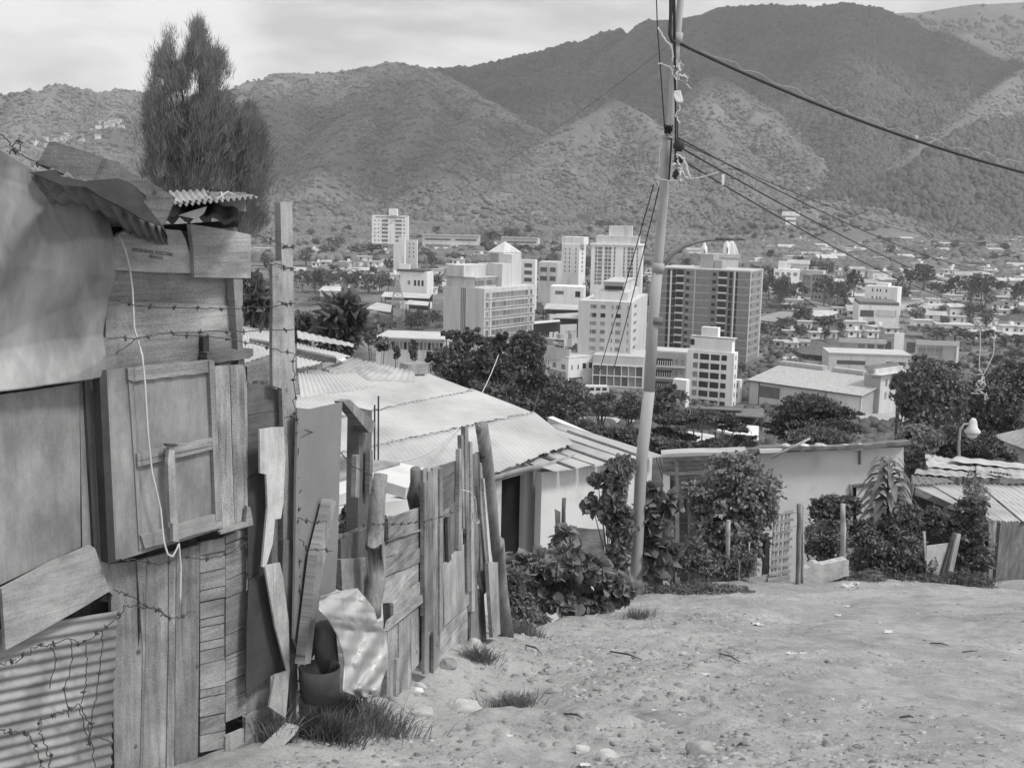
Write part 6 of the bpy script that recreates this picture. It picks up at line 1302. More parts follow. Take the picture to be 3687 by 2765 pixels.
b = Block('low_hall', 'long low flat-roofed hall in front of the school building', 'building', C6(1215, 1065), 440, 84, Fx(C6, 488), Fx(C6, 1225), GC, wr=16)
b.grid('l', [(.06, .3), (.55, .9)], [2.4], 1.6, GD); b.roofbox('roof_slab', .5, .5, b.wr*1.03, b.wl*1.01, .5, SLAB)
# dark hangar roof
A = pt(C6(240, 1055), 500); obj_root = tag(empty('dark_roofed_shed', A), 'shed with a large dark tiled roof left of the school building', 'shed')
q = [pt(C6(232, 1045), 500), pt(C6(485, 1058), 492), pt(C6(478, 925), 560), pt(C6(295, 915), 568)]; q[0].z = q[1].z = (q[0].z+q[1].z)/2; q[2].z = q[3].z = (q[2].z+q[3].z)/2
obj('roof', q+[v-Vector((0, 0, .4)) for v in q], [(0, 1, 2, 3), (7, 6, 5, 4), (0, 4, 5, 1), (1, 5, 6, 2), (2, 6, 7, 3), (3, 7, 4, 0)], GT, obj_root)
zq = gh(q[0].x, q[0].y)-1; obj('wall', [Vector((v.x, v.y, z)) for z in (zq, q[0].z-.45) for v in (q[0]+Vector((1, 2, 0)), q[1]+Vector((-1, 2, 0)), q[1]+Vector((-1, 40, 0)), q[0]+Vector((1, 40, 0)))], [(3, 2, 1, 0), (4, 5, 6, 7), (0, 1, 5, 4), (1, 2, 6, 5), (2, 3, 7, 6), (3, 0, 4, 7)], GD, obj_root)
# --- market hall with cars, white four-storey, grey flats
b = Block('market_hall', 'low white hall with an open front and dark roof beyond the parked cars', 'building', C6(1115, 620), 610, 80, Fx(C6, 750), Fx(C6, 1125), GW, wr=26)
b.put('opening', 'l', .62, .95, 2.8, 6.3, .05, GD); b.put('screen', 'l', .08, .55, 2.2, 5.6, .3, GC); b.roofbox('roof', .5, .5, b.wr*1.0, b.wl*.96, 1.6, GT)
b = Block('white_flats', 'bare white four-storey block with rows of tiny windows', 'building', C6(1095, 455), 650, 55, Fx(C6, 808), Fx(C6, 1110), GW, wr=8)
for i in range(3): b.grid('l', [(.32, .36), (.5, .54), (.6, .64), (.74, .78)], [1.5+i*4.4], 1.6, GLS)
b.roofbox('roof_tank', .5, .5, 5, 7, 2, GW)
b = Block('grey_flats', 'grey four-storey flats with small paired windows left of the dense dark trees', 'building', C6(525, 350), 700, 60, Fx(C6, 337), Fx(C6, 540), GG)
for i in range(4): b.grid('l', [(.55, .62), (.72, .79), (.9, .95), (.25, .32)], [2+i*3.6], 1.5, GLS)
b.roofbox('roof_storey', .4, .8, 6, 9, 2.6, GC)
b = Block('grey_house', 'grey three-storey house with two windows per floor beside the grey flats', 'building', C6(335, 345), 720, 65, Fx(C6, 250), Fx(C6, 345), GG)
for i in range(2): b.grid('l', [(.2, .4), (.6, .8)], [1.5+i*3.4], 1.3, GLG)
b.roofbox('roof_tank', .3, .6, 5, 5, 3, GC)
b = Block('white_flats', 'wide stepped white flats near the foot of the hills at the right', 'building', C6(1815, 315), 1000, 80, Fx(C6, 1537), Fx(C6, 1820), GW, wr=14)
b.grid('l', [(.1, .3), (.35, .55), (.6, .85)], [4, 9], 2.0, GLG); b.roofbox('roof_storey', .5, .4, 10, 18, 6, GW); b.roofbox('roof_storey', .5, .2, 8, 10, 9, GW)
b = Block('white_villa', 'white many-windowed villa behind the trees right of the brick tower', 'building', C6(230, 300), 760, 78, Fx(C6, 0), Fx(C6, 238), GW, wr=12)
b.grid('l', [(.1, .25), (.35, .5), (.6, .7), (.8, .95)], [2, 9], 2.2, GLG); b.roofbox('roof_storey', .4, .6, 6, 8, 5, GW)
b = Block('school_wing', 'long white school wing with strip windows below the hill, left part', 'school', C3(1785, 372), 1020, 84, Fx(C3, 1280), Fx(C3, 1790), GW, wr=14, zb=gh(80, 1020)-2)
b.put('roof_overhang', 'l', 0, 1, -1, 0, 2, GC)
for z in (2.8, 8.0, 13): b.put('strip_window', 'l', .05, .42, z, z+1.5, .1, GLG); b.put('strip_window', 'l', .5, .95, z, z+1.5, .1, GLG)
b = Block('school_wing', 'smaller white school wing with strip windows below the hill, right part', 'school', C4(1078, 195), 1050, 84, Fx(C4, 750), Fx(C4, 1082), GW, wr=14, zb=gh(80, 1050)-2)
b.put('strip_window', 'l', .05, .95, 3, 4.6, .1, GLG); b.put('roof_overhang', 'l', 0, 1, -1, 0, 2, GC)
b = Block('arched_house', 'white house with arched openings and a small bell gable', 'house', C3(1320, 690), 640, 76, Fx(C3, 1085), Fx(C3, 1325), GW, wr=12)
b.grid('l', [(.12, .2), (.26, .34), (.4, .48)], [4.6], 3.2, GLS); b.put('window', 'l', .62, .72, 5, 7.2, .05, GLG); b.roofbox('bell_gable', .2, .88, 1.5, 6, 4, GW); b.roofbox('roof', .5, .6, 13, 16, 1.2, GT)
b = Block('flat_block', 'white flats with long balconies left of the pyramid-roof tower', 'building', C4(612, 462), 600, 80, Fx(C4, 290), Fx(C4, 640), GW, wr=12); b.put('balcony', 'l', .05, .9, 2.4, 4.2, .8, GLG); b.put('balcony', 'l', .05, .9, 6, 8, .8, GLG)
b = Block('flat_block', 'white flats right behind the pyramid-roof tower', 'building', C4(1050, 385), 640, 70, Fx(C4, 915), Fx(C4, 1070), GW); b.grid('l', [(.2, .7)], [2, 6, 10, 14], 2.2, GD)
b = Block('flat_block', 'pale flats with dark recesses between the pyramid-roof tower and the plain tower', 'building', C4(1250, 405), 650, 78, Fx(C4, 1080), Fx(C4, 1262), GC, wr=14); b.grid('l', [(.1, .4), (.55, .9)], [3, 8], 2.6, GD)
b = Block('workshop', 'white flat-roofed workshop with a dark door between the ribbon-window block and the trees', 'building', C4(1480, 625), 520, 82, Fx(C4, 1185), Fx(C4, 1490), GW, wr=12); b.put('door', 'l', .1, .25, 2, 4.6, .05, GLS); b.put('window', 'l', .6, .85, 2, 3.6, .05, GLG)
b = Block('long_low_hall', 'long low hall with a row of dark windows in front of the ribbon-window block', 'building', C3(1480, 1290), 330, 84, Fx(C3, 870), Fx(C3, 1490), GC, wr=16)
for k in range(14): b.put('window', 'l', .03+k*.058, .03+k*.058+.045, .9, 3.1, .05, GLG if k % 3 else GLS)
b.roofbox('roof_slab', .5, .5, 18, b.wl*1.02, .4, SLAB)
# open market sheds (roof on posts)
def openshed(px4, Ys, label, m=GR, h=4):
    q = [pt(p, y) for p, y in zip(px4, Ys)]; r0 = tag(empty('open_shed', q[0]), label, 'shed')
    cq = sum(q, Vector())/4; FC.append((cq.x, cq.y, 9)); n = [v-Vector((0, 0, .3)) for v in q]; obj('roof', q+n, [(0, 1, 2, 3), (7, 6, 5, 4), (0, 4, 5, 1), (1, 5, 6, 2), (2, 6, 7, 3), (3, 7, 4, 0)], m, r0)
    for v in n:
        mb = MB(); mb.box((v.x*.995, v.y+.5, v.z-h-3), .4, .4, h+3, 0, True); mb.build('post', GD, r0)
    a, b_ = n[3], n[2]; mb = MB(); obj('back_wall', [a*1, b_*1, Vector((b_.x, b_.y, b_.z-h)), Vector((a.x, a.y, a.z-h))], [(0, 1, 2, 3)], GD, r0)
openshed([C3(912, 905), C3(1340, 920), C3(1368, 880), C3(945, 862)], (590, 580, 612, 622), 'open-sided shed with a clean pale roof left of the ribbon-window block', GR)
openshed([C3(770, 1010), C3(1000, 1042), C3(1010, 980), C3(880, 955)], (470, 462, 490, 500), 'low sagging shed roof beyond the pylon')
openshed([C3(1130, 970), C3(1330, 985), C3(1340, 950), C3(1160, 935)], (540, 530, 550, 560), 'small shed roof half hidden behind the pylon')
openshed([C4(1125, 815), C4(1430, 825), C4(1430, 780), C4(1150, 768)], (450, 446, 470, 475), 'upper of three low sheds between the ribbon-window block and the eight-storey block')
openshed([C4(1215, 895), C4(1430, 900), C4(1430, 850), C4(1230, 860)], (425, 420, 440, 445), 'middle of three low sheds between the ribbon-window block and the eight-storey block', GR)
openshed([C4(1040, 945), C4(1270, 925), C4(1265, 912), C4(1045, 928)], (415, 412, 418, 420), 'lowest of three low sheds between the ribbon-window block and the eight-storey block', GWR)
openshed([M3(1720, 885), M3(2130, 905), M3(2130, 880), M3(1720, 868)], (262, 258, 275, 280), 'dark-roofed shed below the white block, left part', GT)
openshed([M3(1990, 950), M3(2350, 975), M3(2350, 890), M3(1960, 880)], (250, 246, 275, 280), 'dark-roofed shed below the white block, right part', GT)
openshed([M3(1430, 945), M3(1750, 960), M3(1720, 905), M3(1590, 900)], (240, 238, 255, 258), 'bright pale shed roof among the umbrella trees', GWR)
openshed([M3(1880, 1100), M3(2300, 1200), M3(2300, 1060), M3(1960, 1035)], (170, 165, 190, 195), 'large bright roof showing between the two umbrella trees', GWR)
openshed([M3(1500, 1230), M3(1860, 1290), M3(1860, 1150), M3(1600, 1110)], (150, 145, 170, 175), 'pale roof seen through the bare branches of the umbrella tree', GR)
# pylon (lattice mast)
Yp = 560; base = pt(C3(1060, 1250), Yp); topp = pt(C3(1060, 730), Yp); py = tag(empty('lattice_mast', base), 'thin lattice mast left of the ribbon-window block', 'mast'); hh = topp.z-base.z
for sx, sy in ((-1, -1), (1, -1), (1, 1), (-1, 1)):
    mb = MB(); mb.tube([base+Vector((sx*3.2, sy*3.2, -8)), base+Vector((sx*2.6, sy*2.6, hh*.6)), base+Vector((sx*.4, sy*.4, hh))], .17, 4); mb.build('leg', GG, py)
for k in range(11):
    t0, t1 = k/11, (k+1)/11; w0, w1 = 3.2-1.6*t0 if t0 < .6 else 2.3*(1-t0)/.4*.9+.3, 3.2-1.6*t1 if t1 < .6 else 2.3*(1-t1)/.4*.9+.3; mb = MB()
    for sy in (-1, 1):
        mb.tube([base+Vector((-w0, sy*w0, hh*t0)), base+Vector((w1, sy*w1, hh*t1))], .09, 4); mb.tube([base+Vector((w0, sy*w0, hh*t0)), base+Vector((-w1, sy*w1, hh*t1))], .09, 4); mb.tube([base+Vector((w1, sy*w1, hh*t1)), base+Vector((-w1, sy*w1, hh*t1))], .09, 4)
    for sx in (-1, 1): mb.tube([base+Vector((sx*w1, -w1, hh*t1)), base+Vector((sx*w1, w1, hh*t1))], .09, 4)
    mb.build('bracing', GG, py)
# streets
def strip(name, pts, wd, m, label, lift=.5):
    V = []; P = [gnd(p) for p in pts]; Q = []
    for a, b_ in zip(P[:-1], P[1:]):
        for k in range(8): Q.append(a.lerp(b_, k/8))
    Q.append(P[-1]); FC.extend([(q.x, q.y, wd*.5) for q in Q])
    for i, q in enumerate(Q):
        t = Q[min(i+1, len(Q)-1)]-Q[max(i-1, 0)]; n = Vector((t.y, -t.x, 0)).normalized()*wd/2; V += [(q+n), (q-n)]
    V = [Vector((v.x, v.y, gh(v.x, v.y)+lift)) for v in V]; tag(obj(name, V, [(2*i, 2*i+1, 2*i+3, 2*i+2) for i in range(len(Q)-1)], m), label, None, None, 'structure')
strip('road', [C6(-80, 760), C6(60, 710), C6(180, 680), C6(330, 660), C6(480, 650)], 14, ROAD, 'pale street running behind the brick tower')
strip('road', [C6(480, 650), C6(330, 560), C6(260, 500)], 9, ROAD, 'street climbing away to the right of the brick tower')
strip('road', [C6(620, 1540), C6(800, 1510), C6(1000, 1500), C6(1150, 1480)], 22, GR, 'pale yard in front of the valley-roofed building', .3)
strip('road', [C6(780, 1640), C6(930, 1600), C6(1100, 1570)], 26, GR, 'pale yard lower down beside the umbrella tree', .2)
strip('road', [M3(600, 985), M3(850, 1010), M3(1100, 1030)], 12, GR, 'pale road below the dark round trees', .3)
# ---------------------------------------------------------------- houses
HOUSE_N = 0
def hmesh(kind, w, d, h):
    """house body at origin, front (towards -y)"""
    mb = MB(); mb.box((0, 0, -2.5), w, d, h+2.5, 0, True); return mb
_hc = {}
def house(px, w, d, h, rz, kind, m, mr, label, cat='house', group=None, Y=None, win=True):
    g = gnd(px) if Y is None else pt(px, Y); key = (round(w), round(d), round(h*2), kind, m.name, mr.name)
    w, d, h = round(w), round(d), round(h*2)/2
    if key not in _hc:
        U = 'wall', 'roof'; mb = MB(); mb.box((0, 0, -3), w, d, h+3, 0, True); wm = meshd('wall', mb.v, mb.f, m)
        if kind == 'flat':
            mb = MB(); mb.box((0, 0, h), w+1.2, d+1.2, .35, 0, True); rm = meshd('roof', mb.v, mb.f, mr); tk = MB(); tk.box((w*.28, d*.1, h+.36), 1.8, 1.8, 1.7, 0, True); tm = meshd('water_tank', tk.v, tk.f, m)
        elif kind == 'gable':
            e = .7; q = [(-w/2-e, -d/2-e, h-.2), (w/2+e, -d/2-e, h-.2), (w/2+e, d/2+e, h-.2), (-w/2-e, d/2+e, h-.2), (-w/2-e, 0, h+d*.24), (w/2+e, 0, h+d*.24)]
            rm = meshd('roof', q, [(0, 1, 5, 4), (2, 3, 4, 5), (1, 2, 5), (3, 0, 4), (3, 2, 1, 0)], mr); tm = None
        elif kind == 'hip':
            e = .8; q = [(-w/2-e, -d/2-e, h), (w/2+e, -d/2-e, h), (w/2+e, d/2+e, h), (-w/2-e, d/2+e, h), (-w/4, 0, h+d*.25), (w/4, 0, h+d*.25)]
            rm = meshd('roof', q, [(0, 1, 5, 4), (2, 3, 4, 5), (1, 2, 5), (3, 0, 4), (3, 2, 1, 0)], mr); tm = None
        else:
            e = .6; q = [(-w/2-e, -d/2-e, h-.1), (w/2+e, -d/2-e, h-.1), (w/2+e, d/2+e, h+d*.16), (-w/2-e, d/2+e, h+d*.16)]; q += [(a, b, c-.25) for a, b, c in q]
            rm = meshd('roof', q, [(0, 1, 2, 3), (7, 6, 5, 4), (0, 4, 5, 1), (1, 5, 6, 2), (2, 6, 7, 3), (3, 7, 4, 0)], mr); tm = None
        k = MB(); k.box((0, 0, 0), 1.5, .12, 1.3); wi = meshd('window', k.v, k.f, GLS); k = MB(); k.box((0, 0, 0), 1.1, .12, 2.1); dm = meshd('door', k.v, k.f, GLG)
        _hc[key] = (wm, rm, tm, wi, dm)
    wm, rm, tm, wi, dm = _hc[key]
    FC.append((g.x, g.y, max(w, d)*.62)); r0 = tag(empty('house', (g.x, g.y, g.z)), label, cat, group); r0.rotation_euler.z = rz
    for me, nm in ((wm, 'wall'), (rm, 'roof'), (tm, 'water_tank')):
        if me and (nm != 'water_tank' or HOUSE_RND.random() < .55): o = bpy.data.objects.new(nm, me); COL.objects.link(o); o.parent = r0
    if win:
        nf = max(1, int(h//2.9)); nw = max(2, int(w//4))
        for f_ in range(nf):
            for i in range(nw):
                isd = f_ == 0 and i == nw//2; o = bpy.data.objects.new('door' if isd else 'window', dm if isd else wi); COL.objects.link(o); o.parent = r0
                o.location = (-w/2+w*(i+.5)/nw, -d/2-.02, 1.05 if isd else 1.7+f_*2.9)
    return r0
HOUSE_RND = random.Random(3)
ORD = ['leftmost', 'second', 'third', 'fourth', 'fifth', 'sixth', 'seventh', 'eighth', 'ninth', 'tenth', 'eleventh', 'twelfth', 'thirteenth', 'fourteenth', 'fifteenth', 'sixteenth', 'seventeenth', 'eighteenth', 'nineteenth', 'twentieth', 'twenty-first', 'twenty-second', 'twenty-third', 'twenty-fourth', 'twenty-fifth']
KW = {'flat': 'flat-roofed', 'gable': 'gable-roofed', 'hip': 'hip-roofed', 'shed': 'lean-roofed'}
def row(cr, items, where, grp):
    items = sorted(items, key=lambda t: cr(t[0], t[1])[0])
    for i, it in enumerate(items):
        x, y, w, h = it[:4]; kind = it[4] if len(it) > 4 else HOUSE_RND.choice(['flat', 'flat', 'gable', 'shed', 'hip'])
        p = cr(x, y); g = gnd(p); sc = 4.097*(1 if cr in (C3, C4, C5, C6) else 1)
        W_ = max(6, w/sc*g.y/2484); H_ = max(3, min(12, h/sc*g.y/2484)); m = GW if kind == 'flat' else GWR; mr = {'flat': SLAB, 'gable': GR, 'hip': GT, 'shed': GR}[kind]
        o = ORD[i] + (' from left' if i else ''); tone = 'bright white' if kind == 'flat' else 'pale'
        st = 'low' if H_ < 5 else 'two-storey' if H_ < 8 else 'tall'
        house(p, W_, min(12, W_*.7), H_, R(HOUSE_RND.uniform(-14, 16)), kind, m, mr, f'{st} {KW[kind]} house, {o} of {where}', 'house', grp)
F_ = 'flat'; Gb = 'gable'; Hp = 'hip'; Sd = 'shed'
row(C6, [(270, 815, 110, 60, F_), (130, 900, 110, 60, F_), (370, 905, 120, 50, F_), (500, 900, 90, 50, F_), (710, 815, 190, 60, F_), (900, 850, 160, 50, F_), (1020, 860, 130, 50, Sd), (1300, 810, 170, 70, F_), (1580, 845, 300, 70, F_), (2060, 850, 170, 60, F_), (2190, 860, 120, 60, F_)], 'the terrace behind the school', 'houses behind the school building')
row(C6, [(690, 890, 120, 50, F_), (860, 895, 110, 45, F_), (1700, 905, 150, 50, Gb), (1900, 900, 180, 60, F_), (2110, 920, 120, 40, Sd), (150, 1000, 120, 40, F_), (60, 985, 100, 45, F_), (250, 985, 70, 40, Sd)], 'those just beyond the school roof', 'houses beyond the school roof')
row(C6, [(1260, 720, 180, 50, Gb), (1420, 740, 170, 45, Gb), (1360, 680, 170, 35, Sd), (1240, 690, 120, 30, F_), (2060, 700, 150, 45, F_), (1930, 740, 150, 40, F_), (1620, 760, 120, 40, F_), (2180, 760, 80, 40, Gb)], 'those right of the market hall', 'houses right of the market hall')
row(C6, [(1220, 620, 110, 55, F_), (1400, 610, 120, 50, F_), (1480, 655, 300, 30, F_), (1600, 610, 90, 35, Gb), (2080, 620, 150, 45, F_), (1950, 640, 120, 40, Hp), (2010, 580, 110, 40, Sd), (2190, 560, 110, 50, F_)], 'those below the white flats', 'houses below the white flats')
row(C6, [(1220, 530, 100, 30, F_), (1480, 450, 130, 40, F_), (1560, 420, 140, 40, F_), (1880, 440, 180, 40, F_), (2040, 430, 130, 40, Gb), (2170, 420, 90, 60, F_), (1980, 480, 110, 35, F_), (1870, 330, 110, 50, F_), (1930, 350, 90, 40, F_), (2160, 340, 110, 40, F_), (1760, 300, 90, 40, F_)], 'those below the right hills', 'houses at the foot of the right hills')
row(C6, [(1260, 265, 90, 40, F_), (1190, 290, 90, 30, F_), (790, 320, 110, 36, Hp), (560, 350, 50, 40, F_), (980, 305, 60, 26, F_), (620, 225, 60, 26, F_), (700, 235, 60, 26, F_), (210, 95, 50, 22, F_), (890, 90, 110, 14, F_), (170, 500, 160, 30, F_), (110, 470, 180, 30, F_), (240, 440, 110, 30, F_), (560, 680, 90, 35, F_), (120, 650, 70, 40, F_)], 'those behind the dark trees', 'houses behind the dark trees')
row(C3, [(340, 640, 70, 30, F_), (430, 630, 90, 35, Sd), (600, 640, 100, 40, F_), (690, 630, 110, 40, Hp), (700, 700, 130, 45, F_), (600, 705, 110, 40, F_), (790, 705, 110, 40, Gb), (400, 690, 100, 30, F_), (850, 690, 80, 36, F_), (1010, 740, 90, 40, F_), (1400, 710, 110, 45, F_), (1470, 690, 110, 40, F_), (1500, 600, 120, 30, F_)], 'those left of the ribbon-window block', 'white houses left of the ribbon-window block')
row(C3, [(1780, 590, 90, 60, F_), (1560, 680, 120, 60, F_), (1650, 570, 120, 30, F_), (1550, 500, 130, 14, F_), (1900, 470, 100, 26, F_), (1700, 500, 90, 24, F_), (1600, 620, 110, 40, F_), (1830, 560, 100, 50, F_)], 'those between hills and ribbon-window block', 'white houses between hills and ribbon-window block')
row(C4, [(1020, 580, 100, 50, F_), (1240, 580, 110, 40, F_), (1330, 560, 100, 36, Sd), (1390, 500, 90, 40, F_), (1180, 470, 90, 30, F_), (1300, 470, 70, 30, F_), (960, 590, 80, 40, F_), (1700, 600, 120, 60, F_), (1080, 740, 80, 30, F_)], 'those between the mid-valley towers', 'houses between the towers')
row(C5, [(1380, 520, 170, 40, F_), (1320, 470, 130, 60, F_), (1480, 600, 160, 24, F_), (1130, 400, 100, 50, F_), (1440, 780, 60, 40, F_)], 'those right of the brick tower', 'houses just right of the brick tower')
# the rest of the low houses, filling the valley streets
ZH = [(0, 1050, 'those near the mast'), (1050, 2400, 'those left of the lamp pole'), (2400, 3000, 'those behind the brick tower'), (3000, 3330, 'those above the school'), (3330, 9000, 'those at the far right')]
XH = []; tr = 0
while len(XH) < 165 and tr < 9000:
    tr += 1; rgt = HOUSE_RND.random() < .82; x = (HOUSE_RND.uniform(1640, 2290) if rgt else HOUSE_RND.uniform(560, 1500))*1.6668; y = (HOUSE_RND.uniform(520, 742) if rgt else HOUSE_RND.uniform(545, 640))*1.6668
    if rgt and y/1.6668 > 700 and x/1.6668 < 1980: continue
    g = gnd((x, y)); w = HOUSE_RND.uniform(9, 17)
    if any((g.x-a)**2+(g.y-b)**2 < (w*.62+c)**2 for a, b, c in FC): continue
    if any(-w*.6 < (g-C).dot(dr) < wr+w*.6 and -w*.6 < (Vector((g.x, g.y, 0))-Vector((C.x, C.y, 0))).dot(dl) < wl+w*.6 for C, dr, dl, wr, wl in FOOT): continue
    FC.append((g.x, g.y, w*.55)); XH.append((x, y, w, HOUSE_RND.choice(['flat', 'flat', 'gable', 'shed', 'hip']), HOUSE_RND.choice([3, 3, 3.5, 5.5])))
XH.sort(); ch_ = {}
for x, y, w, kd, h in XH:
    z = next(q for q in ZH if q[0] <= x < q[1]); nf = 'nearer' if y > 1040 else 'farther'; key = (z[2], nf, kd, h > 5); i = ch_.get(key, 0); ch_[key] = i+1
    house((x, y), w, w*.7, h, R(HOUSE_RND.uniform(-16, 18)), kd, GW if kd == 'flat' else GWR, {'flat': SLAB, 'gable': GR, 'hip': GT, 'shed': GR}[kd], f"{nf} {'tall' if h > 5 else 'small'} {KW[kd]} house, {ORD[i]}{' from left' if i else ''} of {z[2]}", 'house', 'low houses filling the valley')
# left hillside barrio
for i in range(26):
    a = HOUSE_RND.random(); x = 250+a*610+HOUSE_RND.uniform(-70, 70); y = 1110-a*210+HOUSE_RND.uniform(-50, 50)
    px = T2(x, y); d0_ = ray(*px); Ys = np.linspace(1450, 2400, 400); k = Ys/d0_.y; f = d0_.z*k - hill_h(d0_.x*k, Ys); idx = int(np.argmax(f < 0)); Yh = Ys[idx]
    q = d0_*(Yh/d0_.y)
    if 'BAR' not in globals():
        BAR = []; 
    BAR.append((px[0], q))
BAR.sort(key=lambda t: t[0])
for i, (xx, q) in enumerate(BAR):
    kd = ['flat', 'shed', 'flat', 'gable'][i % 4]; key = None
    r0 = house(proj(q), 10, 8, 6, R((i*37) % 40-20), kd, GW, {'flat': SLAB, 'gable': GR, 'shed': GR}[kd], f'tiny pale {KW[kd]} house, {ORD[i] if i < 25 else "last"} from the left on the left hillside', 'house', 'tiny houses on the left hillside', Y=q.y, win=False); r0.location = q
# ---------------------------------------------------------------- vehicles
def car(px, rz, label, m, bus=False, sc=1.0):
    g = gnd(px); r0 = tag(empty('bus' if bus else 'parked_car', g), label, 'bus' if bus else 'car', None if bus else 'cars in the valley'); r0.rotation_euler.z = rz
    prof = [(-4.5, .5), (-4.5, 2.4), (-4.2, 2.8), (4.2, 2.8), (4.6, 2.3), (4.6, .5)] if bus else [(-2.2, .35), (-2.2, .95), (-1.5, 1.0), (-1.0, 1.45), (.5, 1.45), (1.05, .98), (2.1, .85), (2.15, .35)]
    hw = 1.2 if bus else .85; V = [(x*sc, s*hw*sc, z*sc) for s in (-1, 1) for x, z in prof]; n = len(prof)
    bo = bpy.data.objects.new('body', meshd('body', V, [tuple(range(n)), tuple(range(2*n-1, n-1, -1))]+[(i, i+n, (i+1) % n+n, (i+1) % n) for i in range(n)], m)); COL.objects.link(bo); bo.parent = r0
    for k in range(5 if bus else 2):
        mb = MB(); mb.box(((-3.4+k*1.7 if bus else -.7+k*.85)*sc, 0, (2.0 if bus else 1.2)*sc), (1.2 if bus else .65)*sc, (2*hw+.04)*sc, (.8 if bus else .35)*sc); w_ = bpy.data.objects.new('window', meshd('window', mb.v, mb.f, GLS)); COL.objects.link(w_); w_.parent = r0
    for sx in (-1.35, 1.35):
        for sy in (-1, 1):
            mb = MB(); x = sx*(2.2 if bus else 1)*sc; mb.tube([(x, sy*(hw-.15)*sc, .33*sc), (x, sy*(hw+.03)*sc, .33*sc)], .33*sc, 10); w_ = bpy.data.objects.new('wheel', meshd('wheel', mb.v, mb.f, GD)); COL.objects.link(w_); w_.parent = r0
CW = mat('car_white', .7, .05, 1, 0, rough=.35, spec=.5); CGm = mat('car_grey', .25, .05, 1, 0, rough=.35, spec=.5); CDk = mat('car_dark', .06, .05, 1, 0, rough=.3, spec=.5)
for i, (x, y, m) in enumerate(((800, 715, CW), (850, 725, CDk), (720, 705, CW), (905, 715, CGm), (630, 700, CDk), (540, 690, CW))): car(C6(x, y), R(70+i*5), f'{["white", "dark", "white", "grey", "dark", "white"][i]} car, {["third", "second", "fourth", "first", "fifth", "sixth"][i]} from the right of those parked before the market hall', m)
car(C6(955, 1535), R(5), 'small dark car parked in the pale yard below the valley-roofed building', CDk)
car(M3(630, 760), R(4), 'white bus in front of the corner building, above the round trees', CW, True, 1.25)
for i, (x, y) in enumerate(((130, 945), (220, 940), (110, 1100), (180, 1095))): car(C6(x, y), R(20*i), ['pale car behind the dark tiled shed, left one', 'pale car behind the dark tiled shed, right one', 'pale car under the dark tiled shed, left one', 'pale car under the dark tiled shed, right one'][i], CW)
# billboard on the slope
q = pt(T1(1705, 1580), 1100); bb2 = tag(empty('billboard', q), 'small white roadside billboard alone on the slope at the foot of the mountain', 'billboard')
for k in range(3): mb = MB(); mb.box((q.x, q.y, q.z+4-k*4.5), 12+(-2 if k else 5), .4, 2.6 if k else 4); mb.build('board', GW, bb2)
for s_ in (-4, 4): mb = MB(); mb.box((q.x+s_, q.y+.6, q.z-6), .5, .5, 22); mb.build('post', GG, bb2)
# ================================================================ vegetation
LD = leafm('leaf_dark', .12, .45, sc=.9); LM = leafm('leaf_mid', .16, .4, sc=.9); LL = leafm('leaf_light', .13, .35, sc=1.5); LFAR = leafm('leaf_far', .115, .35, trans=0, sc=.15); LFARL = leafm('leaf_far_pale', .16, .3, trans=0, sc=.15)
LN1 = leafm('leaf_near', .19, .45, .5, .3, 3); LN2 = leafm('leaf_near_dark', .165, .4, .4, .3, 3); LN3 = leafm('leaf_near_pale', .22, .4, .5, .3, 3); GRS = leafm('grass_blade', .2, .5, .7, .3, 4); CAS = leafm('needle', .13, .35, .8, .1, 1)
BARK = mat('bark', .12, .3, 4, .5, 20, .95); BARKL = mat('bark_pale', .26, .25, 4, .4, 20, .95)
def rnd_dir(rg, n):
    v = rg.normal(size=(n, 3)); return v/np.linalg.norm(v, axis=1)[:, None]
def crown_pts(rg, ells, n, clump=.2, shell=.55, per=22):
    w = np.array([e[3]*e[4]*e[5] for e in ells])**.67; w = w/w.sum(); out = []; ctr = []
    for e, k in zip(ells, rg.multinomial(n, w)):
        nc = max(3, k//per); d = rnd_dir(rg, nc); r = (shell+(1.02-shell)*rg.random(nc)**.6)[:, None]
        R3 = np.array(e[3:6]); cc = np.array(e[:3])+d*r*R3; idx = rg.integers(0, nc, k)
        out.append(cc[idx]+rg.normal(size=(k, 3))*R3*clump*rg.uniform(.6, 1.2, (nc, 1))[idx]*np.array([1, 1, .8])); ctr.append(np.tile(np.array(e[:3]), (k, 1)))
    return np.vstack(out), np.vstack(ctr)
def leaves(rg, P, size, C=None, droop=0.0, quad=True, asp=.55, out=.0):
    n = len(P); a = rnd_dir(rg, n); 
    if C is not None and out: a = a + (P-C)/(np.linalg.norm(P-C, axis=1)[:, None]+1e-6)*out
    a[:, 2] -= droop; a /= np.linalg.norm(a, axis=1)[:, None]
    b = np.cross(a, rnd_dir(rg, n)); b /= np.linalg.norm(b, axis=1)[:, None]; s = (size*rg.uniform(.6, 1.35, n))[:, None]
    c = np.cross(a, b)
    if quad:
        V = np.stack([P-a*s*.5, P+b*s*asp*.5+c*s*.08, P+a*s*.5, P-b*s*asp*.5+c*s*.08], 1); F = np.arange(4)[None]+4*np.arange(n)[:, None]; return V.reshape(-1, 3), F
    V = np.stack([P-a*s*.5, P-a*s*.2+b*s*asp*.5+c*s*.1, P+a*s*.18+b*s*asp*.42+c*s*.09, P+a*s*.5-c*s*.06, P+a*s*.18-b*s*asp*.42+c*s*.09, P-a*s*.2-b*s*asp*.5+c*s*.1], 1)
    k = 6*np.arange(n)[:, None]; F = np.concatenate([k+np.array([0, 1, 2, 3]), k+np.array([0, 3, 4, 5])], 0); return V.reshape(-1, 3), F
